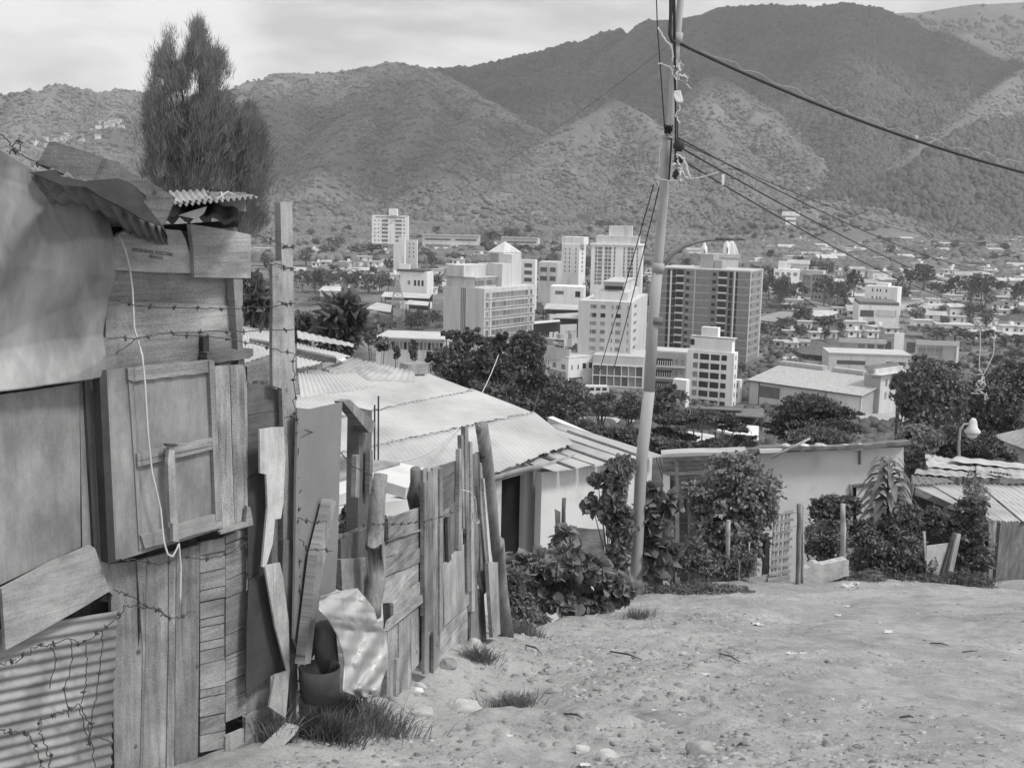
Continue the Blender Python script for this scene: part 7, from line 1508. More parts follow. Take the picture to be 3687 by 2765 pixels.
def limbs(mb, base, ells, r, rg, n=5, fork=.35):
    b = Vector(base); top = sum((Vector(e[:3]) for e in ells), Vector())/len(ells); f = b.lerp(top, fork); mb.tube([b-Vector((0, 0, .3*r/.1)), b.lerp(f, .5)+Vector((r*.4, 0, 0)), f], [r*1.15, r*.9, r*.75], 8)
    for i in range(n):
        e = ells[i % len(ells)]; t = Vector(e[:3])+Vector(rnd_dir(rg, 1)[0])*.55*e[3]; m_ = f.lerp(t, .5)+Vector((0, 0, .12*e[5])); mb.tube([f, m_, t], [r*.55, r*.35, r*.12], 6)
def tree(name, base, ells, n, size, m, label, cat='tree', group=None, r=.25, seed=1, trunkm=None, clump=.2, droop=0, quad=True, nl=6, shell=.55, fork=.35, per=22, asp=.6, out=.0, kind='crown'):
    rg = np.random.default_rng(seed); r0 = tag(empty(name, base), label, cat, group); P, C = crown_pts(rg, ells, n, clump, shell, per); V, F = leaves(rg, P, size, C, droop, quad, asp, out)
    link(kind, fastmesh(kind, V, F, m), r0); mb = MB(); limbs(mb, base, ells, r, rg, nl, fork); mb.build('trunk' if kind == 'crown' else 'stem', trunkm or BARK, r0, True); return r0
def pe(cr, x, y, Y, rx, rz, ry=None, dy=0):
    """ellipsoid from photo: centre (x, y) in crop coords, radii in crop px"""
    s = {id(C3): 2.458, id(C4): 2.458, id(C5): 2.458, id(C6): 2.458, id(M3): 2.765, id(R2): 2.035, id(T2): 2.011, id(R1): 2.011, id(B1): 2.011, id(B4): 2.011, id(B5): 2.011, id(B2): 2.011, id(D): 1/1.6668}[id(cr)]
    c = pt(cr(x, y), Y); k = Y/FPX/s; return (c.x, c.y+dy, c.z, rx*k, (ry or rx)*k, rz*k)
def gp_(x, Y): return Vector((x, Y, gh(x, Y)))
def bigtree(cr, ells, Y, n, size, m, label, **k):
    E = [pe(cr, e[0], e[1], Y+(e[4] if len(e) > 4 else 0), e[2], e[3]) for e in ells]; x = sum(e[0] for e in E)/len(E)
    k.setdefault('per', 34); k.setdefault('clump', .15); return tree(k.pop('name', 'leafy_tree'), gp_(x, Y), E, int(n*.9), size*.85, m, label, seed=int(x*10) % 997+int(Y), **k)
# trees on the slope below the roofs
bigtree(D, [(985, 800, 45, 55), (960, 780, 26, 26), (1000, 735, 22, 24), (968, 720, 12, 14), (1020, 720, 16, 14)], 95, 9000, .42, LD, 'open-topped dark tree rising left of the group above the long roof', r=.35)
bigtree(D, [(1060, 815, 50, 62), (1050, 755, 26, 26), (1085, 740, 18, 20)], 92, 9000, .42, LD, 'dark tree in the middle of the group above the long roof', r=.35)
bigtree(D, [(1130, 790, 42, 62), (1150, 745, 28, 28), (1120, 740, 18, 22), (1165, 810, 18, 30)], 98, 9000, .42, LD, 'dark tree with a tall crown at the right of the group above the long roof', r=.35)
bigtree(D, [(1040, 868, 60, 40), (1100, 872, 40, 36)], 80, 6000, .42, LD, 'dark low crown in front of the group above the long roof', r=.3)
bigtree(D, [(1195, 868, 72, 52)], 118, 9000, .5, LD, 'big round dark tree just left of the lamp pole, below the corner building', r=.4)
bigtree(D, [(1165, 835, 38, 28), (1235, 850, 34, 30)], 135, 4500, .5, LD, 'round dark tree behind the big round one left of the pole', r=.35)
bigtree(D, [(1310, 873, 34, 22), (1290, 866, 18, 14)], 175, 2600, .6, LD, 'small dark round tree between the bus and the lamp pole, left one', r=.3)
bigtree(D, [(1360, 878, 32, 26)], 165, 2600, .6, LD, 'small dark round tree between the bus and the lamp pole, right one', r=.3)
bigtree(D, [(1425, 868, 34, 30), (1450, 850, 18, 20)], 160, 3400, .6, LD, 'dark round tree directly right of the lamp pole', r=.3)
bigtree(D, [(1262, 925, 30, 18), (1300, 935, 28, 18), (1350, 945, 36, 22), (1215, 918, 24, 10)], 68, 9000, .28, LM, 'long loose hedge-like shrub above the far end of the long roof', cat='shrub', name='hedge_shrub', r=.08, kind='foliage')
# umbrella trees
U1 = [(1450, 905, 45, 9), (1500, 897, 60, 9), (1555, 903, 40, 10), (1590, 925, 32, 7), (1440, 935, 32, 9), (1480, 945, 30, 7), (1610, 945, 26, 6)]
bigtree(D, U1, 78, 9000, .3, LD, 'umbrella-shaped tree with visible bare limbs right of the pole', r=.2, trunkm=BARKL, nl=14, fork=.3, shell=.3)
U2 = [(1750, 868, 62, 14), (1700, 888, 48, 14), (1805, 890, 50, 16), (1755, 905, 80, 18), (1690, 925, 44, 14), (1830, 925, 32, 14), (1740, 945, 60, 16), (1800, 945, 40, 16)]
bigtree(D, U2, 92, 15000, .34, LD, 'wide dark umbrella-shaped tree behind the white house', r=.35, nl=10, shell=.3)
bigtree(D, [(1420, 962, 40, 18), (1475, 968, 30, 14)], 62, 3600, .28, LD, 'low dark bush under the umbrella tree with bare limbs, left one', cat='bush', name='bush', r=.08, kind='foliage')
bigtree(D, [(1540, 965, 34, 14)], 62, 2600, .28, LD, 'low dark bush under the umbrella tree with bare limbs, right one', cat='bush', name='bush', r=.08, kind='foliage')
bigtree(D, [(1770, 950, 70, 22)], 60, 6000, .26, LM, 'paler round bush just above the stones on the white house roof', cat='bush', name='bush', r=.08, kind='foliage')
# right hand trees
bigtree(D, [(2010, 830, 60, 52), (1975, 860, 36, 40), (2045, 850, 44, 50), (2000, 790, 26, 20), (2010, 900, 64, 46)], 74, 16000, .32, LM, 'large feathery tree with drooping sprays at the right', droop=.5, r=.35)
bigtree(D, [(2150, 860, 62, 52), (2190, 820, 44, 40), (2110, 900, 44, 46), (2180, 940, 50, 46)], 80, 15000, .34, LD, 'large dark tree at the right edge of the picture', r=.35)
bigtree(D, [(2085, 960, 60, 34), (2140, 985, 50, 26), (2030, 960, 36, 28)], 48, 9000, .22, LD, 'dark bush around the bell-shaped street lamp', cat='bush', name='bush', r=.1, kind='foliage')
bigtree(D, [(1985, 950, 40, 32), (1955, 975, 26, 24), (1975, 1000, 22, 30)], 30, 7000, .16, LM, 'straggling bush growing over the right corner of the white house', cat='bush', name='bush', r=.05, kind='foliage')
bigtree(C6, [(1110, 1300, 70, 90)], 130, 1800, .5, LD, 'small dark tree before the valley-roofed building', r=.2)
bigtree(C6, [(1280, 1110, 60, 50), (1560, 1150, 80, 50)], 150, 3000, .5, LD, 'pair of dark crowns in front of the school building', r=.25)
# left: big-leaved plants behind the huts
def bigleaf(cr, ells, Y, n, size, m, label, name='broad_leaved_plant', cat='plant', r=.04, droop=.5, asp=.45, per=8, clump=.16, **k):
    E = [pe(cr, e[0], e[1], Y, e[2], e[3]) for e in ells]; x = sum(e[0] for e in E)/len(E)
    return tree(name, k.pop('base', gp_(x, Y)), E, n, size, m, label, cat, quad=False, droop=droop, asp=asp, out=1.0, r=r, seed=int(abs(x)*31+Y*7) % 991, kind='foliage', per=per, clump=clump, shell=k.pop('shell', .35), **k)
bigleaf(C3, [(550, 1150, 160, 150), (480, 1230, 120, 110), (600, 1000, 100, 70)], 38, 420, 1.25, LD, 'banana-like plant with long drooping leaves above the left roofs', asp=.28, r=.12)
bigleaf(C3, [(250, 1160, 100, 80), (180, 1230, 60, 60)], 42, 300, .8, LD, 'dark broad-leaved plant between gatepost and banana-like plant', asp=.35)
bigleaf(B1, [(1860, 1290, 90, 150), (1830, 1180, 60, 90)], 24, 380, .5, LD, 'dark big-leaved plant showing between shack and gatepost', asp=.35)
bigtree(C3, [(820, 1230, 60, 110), (930, 1330, 60, 60)], 60, 3200, .25, LM, 'narrow pale-dark tree right of the banana-like plant', r=.08)
bigtree(C3, [(1200, 1380, 32, 90)], 70, 900, .25, LM, 'thin young conifer-like tree before the long low hall, right one', r=.06)
bigtree(C3, [(1050, 1390, 26, 60)], 66, 600, .25, LM, 'thin young tree before the long low hall, left one', r=.06)
bigtree(C3, [(1340, 1440, 30, 50), (1430, 1430, 60, 60)], 75, 2200, .3, LM, 'small mid-green tree standing against the long low hall yard', r=.08)
# casuarina: fans of fine upswept needles
def casuarina():
    Y = 34; rg = np.random.default_rng(4); base = gp_(pt(T2(1400, 1400), Y).x, Y); r0 = tag(empty('casuarina', base), 'tall feathery casuarina tree with two pointed tops rising behind the shack', 'tree')
    tips = []
    spec = [(1245, 215, 110, 330), (1250, 330, 120, 330), (1430, 180, 130, 370), (1400, 330, 130, 330), (1570, 385, 110, 260), (1170, 420, 90, 400), (1330, 480, 170, 350), (1500, 520, 120, 320), (1100, 700, 70, 380), (1250, 720, 160, 420), (1450, 720, 160, 420), (1640, 680, 120, 380), (1790, 760, 120, 380), (1860, 900, 100, 360), (1150, 1000, 110, 350), (1350, 1000, 180, 380), (1550, 1000, 180, 380), (1750, 1050, 170, 380), (1860, 1120, 90, 300), (1200, 1280, 120, 250), (1420, 1250, 180, 260), (1650, 1300, 180, 280), (1800, 1350, 120, 300), (1780, 1560, 100, 150)]
    P = []; A = []; T = []
    for x, y, w, h in spec:
        dens = int(w*h*.018*(.85 if y < 550 else 1)); xs = rg.normal(x, w*.5, dens); ys = y+h*rg.random(dens)**.8; shrink = np.clip((ys-y)/h*1.5, .25, 1); xs = x+(xs-x)*shrink
        gm = fbm(xs/55, ys/150, 3, 5)+rg.normal(0, .12, dens) > -.06-.0002*(ys-400); xs, ys = xs[gm], ys[gm]
        for a, b in zip(xs, ys):
            q = pt(T2(a, b), Y+float(rg.normal(0, .9))); P.append(tuple(q)); lean = (a-1330)/900; A.append((lean*.75+rg.normal(0, .22), rg.normal(0, .25), 1))
    P = np.array(P); A = np.array(A); A /= np.linalg.norm(A, axis=1)[:, None]; n = len(P); reps = 9
    P = np.repeat(P, reps, 0)+rg.normal(0, .09, (n*reps, 3)); A = np.repeat(A, reps, 0)+rg.normal(0, .28, (n*reps, 3)); L_ = rg.uniform(.12, .34, n*reps)[:, None]; w = rg.uniform(.004, .009, n*reps)[:, None]
    side = np.cross(A, rg.normal(size=A.shape)); side /= np.linalg.norm(side, axis=1)[:, None]
    V = np.stack([P-side*w, P+side*w, P+A*L_+side*w*.2], 1).reshape(-1, 3); F = np.arange(len(P)*3).reshape(-1, 3)
    link('crown', fastmesh('crown', V, F, CAS), r0)
    f = pt(T2(1500, 1500), Y); mb = MB(); mb.tube([base, f], [.16, .13], 8); mb.build('trunk', BARKL, r0, True)
    for x, y in ((1240, 260), (1430, 230), (1560, 430), (1170, 500), (1110, 760), (1350, 700), (1620, 760), (1780, 850), (1850, 1000), (1120, 1100), (1300, 900)):
        t = pt(T2(x, y), Y); m1 = f.lerp(t, .4)+Vector((-.15, 0, .1)); mb = MB(); mb.tube([f, m1, f.lerp(t, .75), t], [.06, .04, .022, .008], 6); mb.build('limb', BARK, r0, True)
casuarina()
# ---------------------------------------------------------------- near bushes along the verge
def near_g(p): return gnd(p)
Yv = near_g(D(1230, 1335)).y+.4
bigleaf(R1, [(330, 1180, 110, 90), (500, 1200, 130, 130), (700, 1200, 150, 140), (880, 1230, 150, 110), (1050, 1350, 130, 120), (700, 1420, 200, 100), (880, 1450, 180, 80), (480, 1380, 120, 110)], Yv+.3, 2900, .135, LN1, 'big heart-leaved bush sprawling at the verge between fence end and lamp pole', r=.02, per=7, asp=.75, clump=.14)
bigleaf(R1, [(300, 1300, 80, 120), (330, 1480, 110, 130), (420, 1560, 130, 60)], Yv-.2, 5200, .055, LN1, 'fine-leaved weeds crowding the foot of the fence end', r=.01, per=14, asp=.4, name='weeds', cat='bush')
bigleaf(R1, [(690, 980, 80, 80), (640, 1040, 60, 60)], Yv+1.2, 240, .17, LN3, 'pale heart-leaved shoots beside the dark stump post', r=.015, asp=.75)
bigleaf(R1, [(1040, 560, 90, 150), (1000, 760, 80, 140), (1080, 900, 90, 180), (860, 760, 60, 90), (1110, 450, 70, 70), (890, 560, 40, 60), (1060, 1100, 80, 120)], Yv+2.3, 4200, .085, LN2, 'tall round-leaved sapling standing left of the lamp pole', r=.03, asp=.85, per=10, clump=.18)
bigleaf(R1, [(1310, 660, 70, 80), (1340, 860, 80, 110), (1280, 760, 50, 110), (1440, 720, 50, 60), (1300, 1030, 80, 90), (1340, 1180, 90, 100), (1420, 1080, 60, 90)], Yv+2.6, 520, .25, LN2, 'plant with very large dark glossy leaves just right of the lamp pole', r=.03, asp=.6, per=5, clump=.22)
E_ = [(1900, 480, 180, 130), (1980, 620, 230, 170), (1800, 700, 200, 150), (2060, 760, 160, 170), (1700, 760, 130, 110), (1850, 900, 240, 130), (2000, 1000, 160, 160), (1600, 620, 90, 70), (1700, 1050, 150, 130)]
bigleaf(R1, E_, 19.0, 13000, .085, LN1, 'large dense rounded shrub in front of the plank shed', r=.05, asp=.6, per=16, clump=.13, cat='shrub', name='dense_shrub')
bigleaf(R1, [(1600, 1100, 130, 120), (1750, 1180, 160, 90), (1500, 1180, 90, 90), (1950, 1150, 120, 110)], 18.0, 3800, .07, LN2, 'tangle of dark stems and leaves behind the wire fence posts', r=.02, asp=.4, per=12, name='undergrowth', cat='bush')
bigleaf(R2, [(820, 650, 130, 80), (760, 720, 130, 90), (940, 640, 90, 70), (700, 660, 60, 60)], 20.6, 1500, .12, LN2, 'leafy shrub with pointed leaves behind the low broken wall', r=.025, asp=.5, per=9, cat='shrub', name='leafy_shrub')
bigleaf(R2, [(760, 880, 150, 130), (700, 980, 110, 90), (820, 970, 90, 80)], 20.2, 3800, .07, LN1, 'fine bush filling the gap above the low broken wall', r=.02, asp=.45, per=12, cat='bush', name='bush')
bigleaf(R2, [(1100, 900, 190, 120), (1300, 930, 190, 150), (1150, 1080, 220, 110), (1400, 1080, 160, 130), (1350, 760, 120, 120), (1000, 800, 80, 60), (1250, 800, 100, 90)], 20.6, 11000, .075, LN2, 'wide dark thicket between the broken wall and the leaning board', r=.03, asp=.5, per=14, cat='bush', name='thicket')
bigleaf(R2, [(1830, 700, 110, 110), (1800, 850, 120, 130), (1830, 1030, 130, 150), (1700, 780, 80, 80), (1560, 760, 110, 100)], 21.0, 7000, .085, LN2, 'dark creeper-covered bush right of the leaning board', r=.03, asp=.6, per=12, cat='bush', name='bush')
bigleaf(R2, [(1830, 520, 70, 130), (1870, 600, 90, 90)], 21.2, 1700, .05, LN1, 'feathery sapling sticking up before the right hut roof', r=.015, asp=.3, per=10, name='sapling')
bigleaf(R2, [(1500, 1210, 130, 60), (1800, 1200, 180, 60), (1650, 1220, 120, 40), (1250, 1190, 160, 50)], 20.0, 5200, .06, LN2, 'ragged low weeds at the road edge below the leaning board', r=.01, asp=.3, per=12, name='weeds', cat='bush')
bigleaf(R2, [(1080, 1180, 110, 55), (900, 1190, 150, 30), (780, 1190, 80, 30)], 19.4, 2600, .06, LN1, 'low weeds around the right end of the broken wall', r=.01, asp=.25, per=12, name='weeds', cat='bush')
bigleaf(R1, [(1350, 1370, 120, 70), (1500, 1380, 150, 60), (1700, 1370, 180, 60), (1880, 1380, 150, 50), (1450, 1440, 120, 50), (1290, 1450, 60, 40)], 16.2, 7500, .06, LN1, 'strip of low weeds along the verge right of the lamp pole', r=.01, asp=.3, per=12, name='weeds', cat='bush')
bigleaf(R2, [(90, 1230, 110, 60), (200, 1270, 70, 30)], 18.2, 2200, .055, LN1, 'clump of low weeds left of the slatted gate sill', r=.01, asp=.3, per=12, name='weeds', cat='bush')
bigleaf(B4, [(920, 1470, 70, 70), (900, 1400, 40, 40)], 11.0, 160, .10, LN2, 'small leafy plant seen through the fence behind the braced post', asp=.6)
bigleaf(B4, [(1190, 1500, 60, 60)], 8.5, 60, .08, LN1, 'dry withered plant caught at the top of the plank fence', asp=.3)
# rubber plant: tiers of opposed drooping leaves on one stem
def rubber():
    Y = 20.9; top = pt(R2(1215, 330), Y); bot = pt(R2(1215, 830), Y); r0 = tag(empty('tiered_plant', Vector((bot.x, Y, gh(bot.x, Y)))), 'tall single-stemmed plant with tiers of long drooping leaves before the white house', 'plant')
    mb = MB(); mb.tube([Vector((bot.x, Y, gh(bot.x, Y))), bot, top], [.035, .03, .012], 6); mb.build('stem', BARK, r0, True); rg = random.Random(2)
    for i in range(15):
        t = i/14; c = top.lerp(bot, t*.93)+Vector((0, 0, .05)); L = .30+.26*min(1, t*2.2)
        for k in range(4):
            a = (i % 2)*.8+k*math.pi/2+rg.uniform(-.2, .2); d = Vector((math.cos(a), math.sin(a)*.8, 0)); s = Vector((-d.y, d.x, 0)); w = L*.17
            V = []; prof = [(0, .05, .02), (.3, .9, .09), (.65, 1, .05), (.9, .55, -.08), (1.05, .03, -.2)]
            for u, ww, z in prof: p = c+d*(L*u)+Vector((0, 0, z*L*2)); V += [p+s*w*ww, p-Vector((0, 0, .012)), p-s*w*ww]
            F = []
            for j in range(4): F += [(j*3, j*3+1, j*3+4, j*3+3), (j*3+1, j*3+2, j*3+5, j*3+4)]
            obj('leaf', V, F, LN1, r0, smooth=True)
rubber()
# grass tufts
def tuft(px, wpx, n, h, label, m=GRS, spread=1.0, seed=1):
    rg = np.random.default_rng(seed); c = gnd(px); w = wpx*1.6668*c.y/FPX; x = rg.normal(0, w*.3, n); y = rg.normal(0, w*.22*spread, n); X = c.x+x; Yy = c.y+y; Z = gz(X, Yy)
    hh = h*rg.uniform(.4, 1.1, n); lean = rg.normal(0, .45, (n, 2))+np.stack([x, y], 1)/w*.8; wd = .0018+.0022*rg.random(n); ang = rg.uniform(0, 6.28, n); s = np.stack([np.cos(ang), np.sin(ang), 0*ang], 1)*wd[:, None]
    B = np.stack([X, Yy, Z-.01], 1); M_ = B+np.stack([lean[:, 0]*hh*.35, lean[:, 1]*hh*.35, hh*.6], 1); T = B+np.stack([lean[:, 0]*hh*.9, lean[:, 1]*hh*.9, hh*.9], 1)
    V = np.stack([B-s, B+s, M_+s*.8, M_-s*.8, T, T+s*.1], 1).reshape(-1, 3); k = 6*np.arange(n)[:, None]; F = np.concatenate([k+np.array([0, 1, 2, 3]), k+np.array([3, 2, 5, 4])], 0)
    o = link('grass_tuft', fastmesh('grass_tuft', V, F, m)); tag(o, label, 'grass tuft')
tuft(D(760, 1560), 190, 1700, .17, 'big shaggy clump of grass below the crumpled zinc sheet', seed=1)
tuft(D(700, 1520), 90, 600, .15, 'grass crowding the old tub beside the gatepost', seed=2)
tuft(D(700, 1590), 110, 900, .16, 'dark low grass at the foot of the gatepost', LN2, seed=8)
tuft(D(1035, 1425), 50, 420, .12, 'small dark tuft of grass near the fence end', LN1, seed=3)
tuft(D(1105, 1525), 90, 420, .10, 'sparse low tuft in the open dirt right of the flat pale stone', LN1, seed=4)
tuft(D(1380, 1335), 60, 300, .14, 'tuft at the verge just below the lamp pole base', LN1, seed=5)
tuft(D(600, 1600), 60, 260, .2, 'thin dry grass at the foot of the shack by the leaning timber', seed=6)
tuft(D(1130, 1370), 80, 420, .14, 'tuft at the road edge just right of the fence end', LN1, seed=7)
# ---------------------------------------------------------------- trees and bushes over the valley floor
def crown_mesh(seed, n, size, sq, m, bumps=5):
    rg = np.random.default_rng(seed); E = [(0, 0, .62, .36, .36, .34*sq)] + [(*(rnd_dir(rg, 1)[0]*np.array([.27, .27, .2*sq])+np.array([0, 0, .62])), .22, .22, .2*sq) for _ in range(bumps)]
    P, C = crown_pts(rg, E, n, .2, .5, 16); V, F = leaves(rg, P, size, C); return fastmesh('crown', V, F, m)
TV = [crown_mesh(i, 750, .11, q, m) for i, (q, m) in enumerate(((1, LFAR), (1.15, LFAR), (.8, LFAR), (1, LFARL), (.75, LFARL), (1.5, LFAR)))]
mb = MB(); mb.tube([(0, 0, -.15), (0, 0, .2), (.02, 0, .5)], [.035, .028, .015], 6); TRK = meshd('trunk', mb.v, mb.f, BARK)
def vtree(x, Y, w, h, v, label, group, z=None):
    z = gh(x, Y) if z is None else z; r0 = tag(empty('valley_tree', (x, Y, z)), label, 'tree', group)
    for nm, me in (('crown', TV[v]), ('trunk', TRK)): o = bpy.data.objects.new(nm, me); COL.objects.link(o); o.parent = r0
    r0.scale = (w, w, h); r0.rotation_euler.z = (x*7.3) % 6.28; return r0
def free(x, Y, r):
    for C, dr, dl, wr, wl in FOOT:
        d = Vector((x, Y, 0))-Vector((C.x, C.y, 0)); a, b = d.dot(dr), d.dot(dl)
        if -r < a < wr+r and -r < b < wl+r: return False
    for cx, cy, cr in FC:
        if (x-cx)**2+(Y-cy)**2 < (r+cr)**2: return False
    return True
VT = []
def vt(cr, x, ybase, wpx, hpx, v=0):
    p = cr(x, ybase); g = gnd(p); k = g.y/FPX/2.458; VT.append((p[0], g.x, g.y, wpx*k*1.25, hpx*k*1.15, v))
for a in ((620, 640, 150, 210, 1), (700, 590, 150, 260, 0), (560, 600, 140, 200, 2), (1110, 640, 140, 230, 5), (1200, 470, 170, 160, 0), (1320, 500, 220, 220, 0), (1420, 520, 130, 110, 2), (1600, 560, 160, 180, 0), (1740, 620, 200, 260, 1), (1830, 600, 140, 200, 0), (1760, 720, 170, 130, 2), (2020, 520, 150, 110, 0), (2160, 640, 150, 200, 0), (2190, 520, 90, 120, 1), (1910, 640, 110, 120, 3), (440, 620, 170, 240, 0), (200, 600, 170, 170, 0), (60, 640, 170, 260, 1), (420, 350, 90, 130, 5), (480, 350, 90, 120, 5),
          (480, 870, 220, 170, 2), (590, 880, 90, 100, 0), (70, 850, 160, 120, 0), (210, 770, 130, 110, 0), (230, 920, 150, 120, 0), (60, 930, 100, 80, 0), (450, 930, 90, 100, 1), (860, 810, 80, 50, 0), (970, 770, 110, 60, 2), (1340, 900, 260, 110, 2), (1500, 830, 90, 110, 0), (1600, 940, 240, 120, 0), (1440, 930, 180, 100, 2), (1760, 960, 180, 110, 0), (1910, 960, 150, 120, 0), (2050, 980, 150, 90, 0), (2160, 990, 130, 110, 1), (1880, 800, 100, 120, 5), (2150, 760, 130, 110, 0), (1910, 740, 140, 80, 2), (1530, 700, 90, 90, 3), (1450, 690, 120, 60, 2), (1270, 660, 130, 60, 2), (2130, 1110, 120, 100, 0), (2000, 1180, 200, 120, 0), (1800, 1180, 160, 110, 1)): vt(C6, *a)
for a in ((220, 870, 130, 180, 0), (330, 870, 150, 190, 1), (440, 875, 150, 190, 0), (560, 880, 150, 190, 0), (680, 880, 140, 180, 1), (800, 880, 120, 190, 5), (900, 880, 140, 140, 0), (980, 870, 110, 130, 2), (500, 690, 110, 60, 0), (350, 980, 100, 80, 2), (440, 1040, 110, 110, 0), (730, 1000, 110, 50, 2), (1180, 850, 70, 90, 5), (1290, 850, 100, 120, 0), (1430, 840, 120, 130, 3), (1380, 700, 80, 70, 3), (1180, 1190, 140, 140, 0), (1290, 1200, 180, 160, 1), (1400, 1190, 130, 150, 0), (1240, 1220, 200, 110, 2), (930, 1230, 200, 110, 2), (800, 1250, 160, 120, 3), (380, 1180, 180, 120, 0), (240, 1180, 140, 130, 0), (620, 1160, 120, 90, 3), (880, 540, 220, 110, 3), (700, 560, 150, 110, 3), (450, 560, 160, 130, 3), (250, 640, 160, 160, 4), (1330, 580, 170, 80, 3), (1250, 540, 160, 70, 3), (1000, 700, 110, 130, 3), (1500, 460, 130, 90, 0), (1420, 440, 90, 80, 0), (1560, 600, 130, 80, 3), (1800, 500, 140, 120, 3), (1900, 450, 140, 110, 0), (2050, 430, 140, 120, 0), (1650, 600, 90, 60, 0)): vt(C3, *a)
for a in ((1120, 660, 110, 150, 1), (1190, 660, 80, 90, 3), (1460, 590, 160, 120, 0), (1540, 720, 160, 150, 0), (1900, 590, 170, 120, 0), (1980, 680, 150, 140, 0), (2030, 500, 90, 100, 0), (1830, 590, 110, 120, 1), (1180, 1110, 220, 160, 0), (1320, 1130, 200, 150, 0), (1080, 1080, 130, 130, 1), (1380, 1200, 90, 60, 2), (1450, 500, 120, 120, 3), (1520, 480, 90, 130, 3), (1300, 500, 100, 80, 3), (1200, 460, 110, 120, 3), (1120, 900, 130, 90, 3), (1080, 830, 90, 70, 0), (1260, 350, 130, 80, 3), (960, 350, 110, 90, 0), (870, 330, 110, 80, 3), (1620, 120, 110, 80, 0), (1700, 110, 90, 60, 0)): vt(C4, *a)
for a in ((370, 1140, 200, 80, 2), (520, 1650, 100, 140, 0), (330, 1650, 230, 180, 0), (1300, 560, 170, 150, 0), (1270, 700, 170, 200, 0), (1380, 700, 150, 140, 1), (1420, 790, 120, 60, 0), (1020, 1340, 90, 90, 2), (1550, 800, 130, 90, 3), (1350, 1000, 140, 100, 0), (1230, 1000, 90, 100, 1), (1320, 1210, 120, 60, 2)): vt(C5, *a)
rgv = np.random.default_rng(77); tries = 0
while len(VT) < 262 and tries < 6000:
    tries += 1; x = rgv.uniform(560, 2330)*1.6668; y = (505+205*rgv.random()**1.4)*1.6668
    if x < 1000*1.6668 and y > 640*1.6668: continue
    g = gnd((x, y)); w = rgv.uniform(7, 12)
    if not free(g.x, g.y, w*.35): continue
    VT.append((x, g.x, g.y, w, w*rgv.uniform(.75, 1.15), int(rgv.choice([0, 1, 2, 3, 3, 4]))))
ZN = [(0, 600, 'the left slope'), (600, 1250, 'the mast area'), (1250, 1650, 'the left valley'), (1650, 2050, 'the ribbon-window block strip'), (2050, 2400, 'the lamp pole strip'), (2400, 2800, 'the brick tower strip'), (2800, 3100, 'the market hall strip'), (3100, 3400, 'the school strip'), (3400, 9000, 'the far right valley')]
KN = ['round dark', 'domed dark', 'broad dark', 'paler round', 'paler broad', 'tall dark']
VT.sort(key=lambda t: t[0]); cnt = {}
def ordn(i):
    T_ = {11: 'eleventh', 12: 'twelfth'}; 
    return ORD[i] if i < 25 else str(i+1)+('th' if (i+1) % 100 in (11, 12, 13) else {1: 'st', 2: 'nd', 3: 'rd'}.get((i+1) % 10, 'th'))
for px, x, Y, w, h, v in VT:
    z = next(q for q in ZN if q[0] <= px < q[1] or q[1] == 9000); near_ = 'nearer' if Y < 560 else 'farther'; key = (z[2], near_, v); i = cnt.get(key, 0); cnt[key] = i+1
    if i == 0: txt = f'leftmost {near_} {KN[v]} tree of {z[2]}'
    else: txt = f'{near_} {KN[v]} tree, {ordn(i)} from left in {z[2]}'
    vtree(x, Y, w, h, v, txt, 'trees scattered over the valley')
# bush and hedge cover, and the wood towards the hills
def cover(name, n, y0, y1, r0_, r1_, m, label, seed, thr, slope=.56, x0=-.55, x1=.55):
    rg = np.random.default_rng(seed); Y = y0+(y1-y0)*rg.random(n)**1.3; X = rg.uniform(x0, x1, n)*Y; ok = fbm(X/(Y*.09+6), Y/(Y*.2+8), 3, seed)+rg.normal(0, .2, n) > thr
    X, Y = X[ok], Y[ok]; keep = np.ones(len(X), bool)
    for C, dr, dl, wr, wl in FOOT:
        a = (X-C.x)*dr.x+(Y-C.y)*dr.y; b = (X-C.x)*dl.x+(Y-C.y)*dl.y; keep &= ~((a > -3) & (a < wr+3) & (b > -4) & (b < wl+3))
    for cx, cy, cr in FC: keep &= ((X-cx)**2+(Y-cy)**2 > (cr+2)**2)
    X, Y = X[keep], Y[keep]; RAD = rg.uniform(r0_, r1_, len(X)); blobs(name, X, Y, gz(X, Y, False)+RAD*.2, RAD, m, label, .85, seed)
M_bush = leafm('leaf_cover', .10, .45, trans=0, sc=.04)
cover('valley_bushes', 30000, 45, 900, .5, 1.9, M_bush, 'low bushes, hedges and gardens over the valley floor', 41, -.05)
cover('valley_wood', 30000, 860, 1500, 2.2, 5.0, M_mid, 'light woodland between the town and the hills', 42, -.25)
cover('valley_wood', 9000, 900, 1500, 2.8, 5.5, M_dark, 'darker tree clumps between the town and the hills', 43, .15)
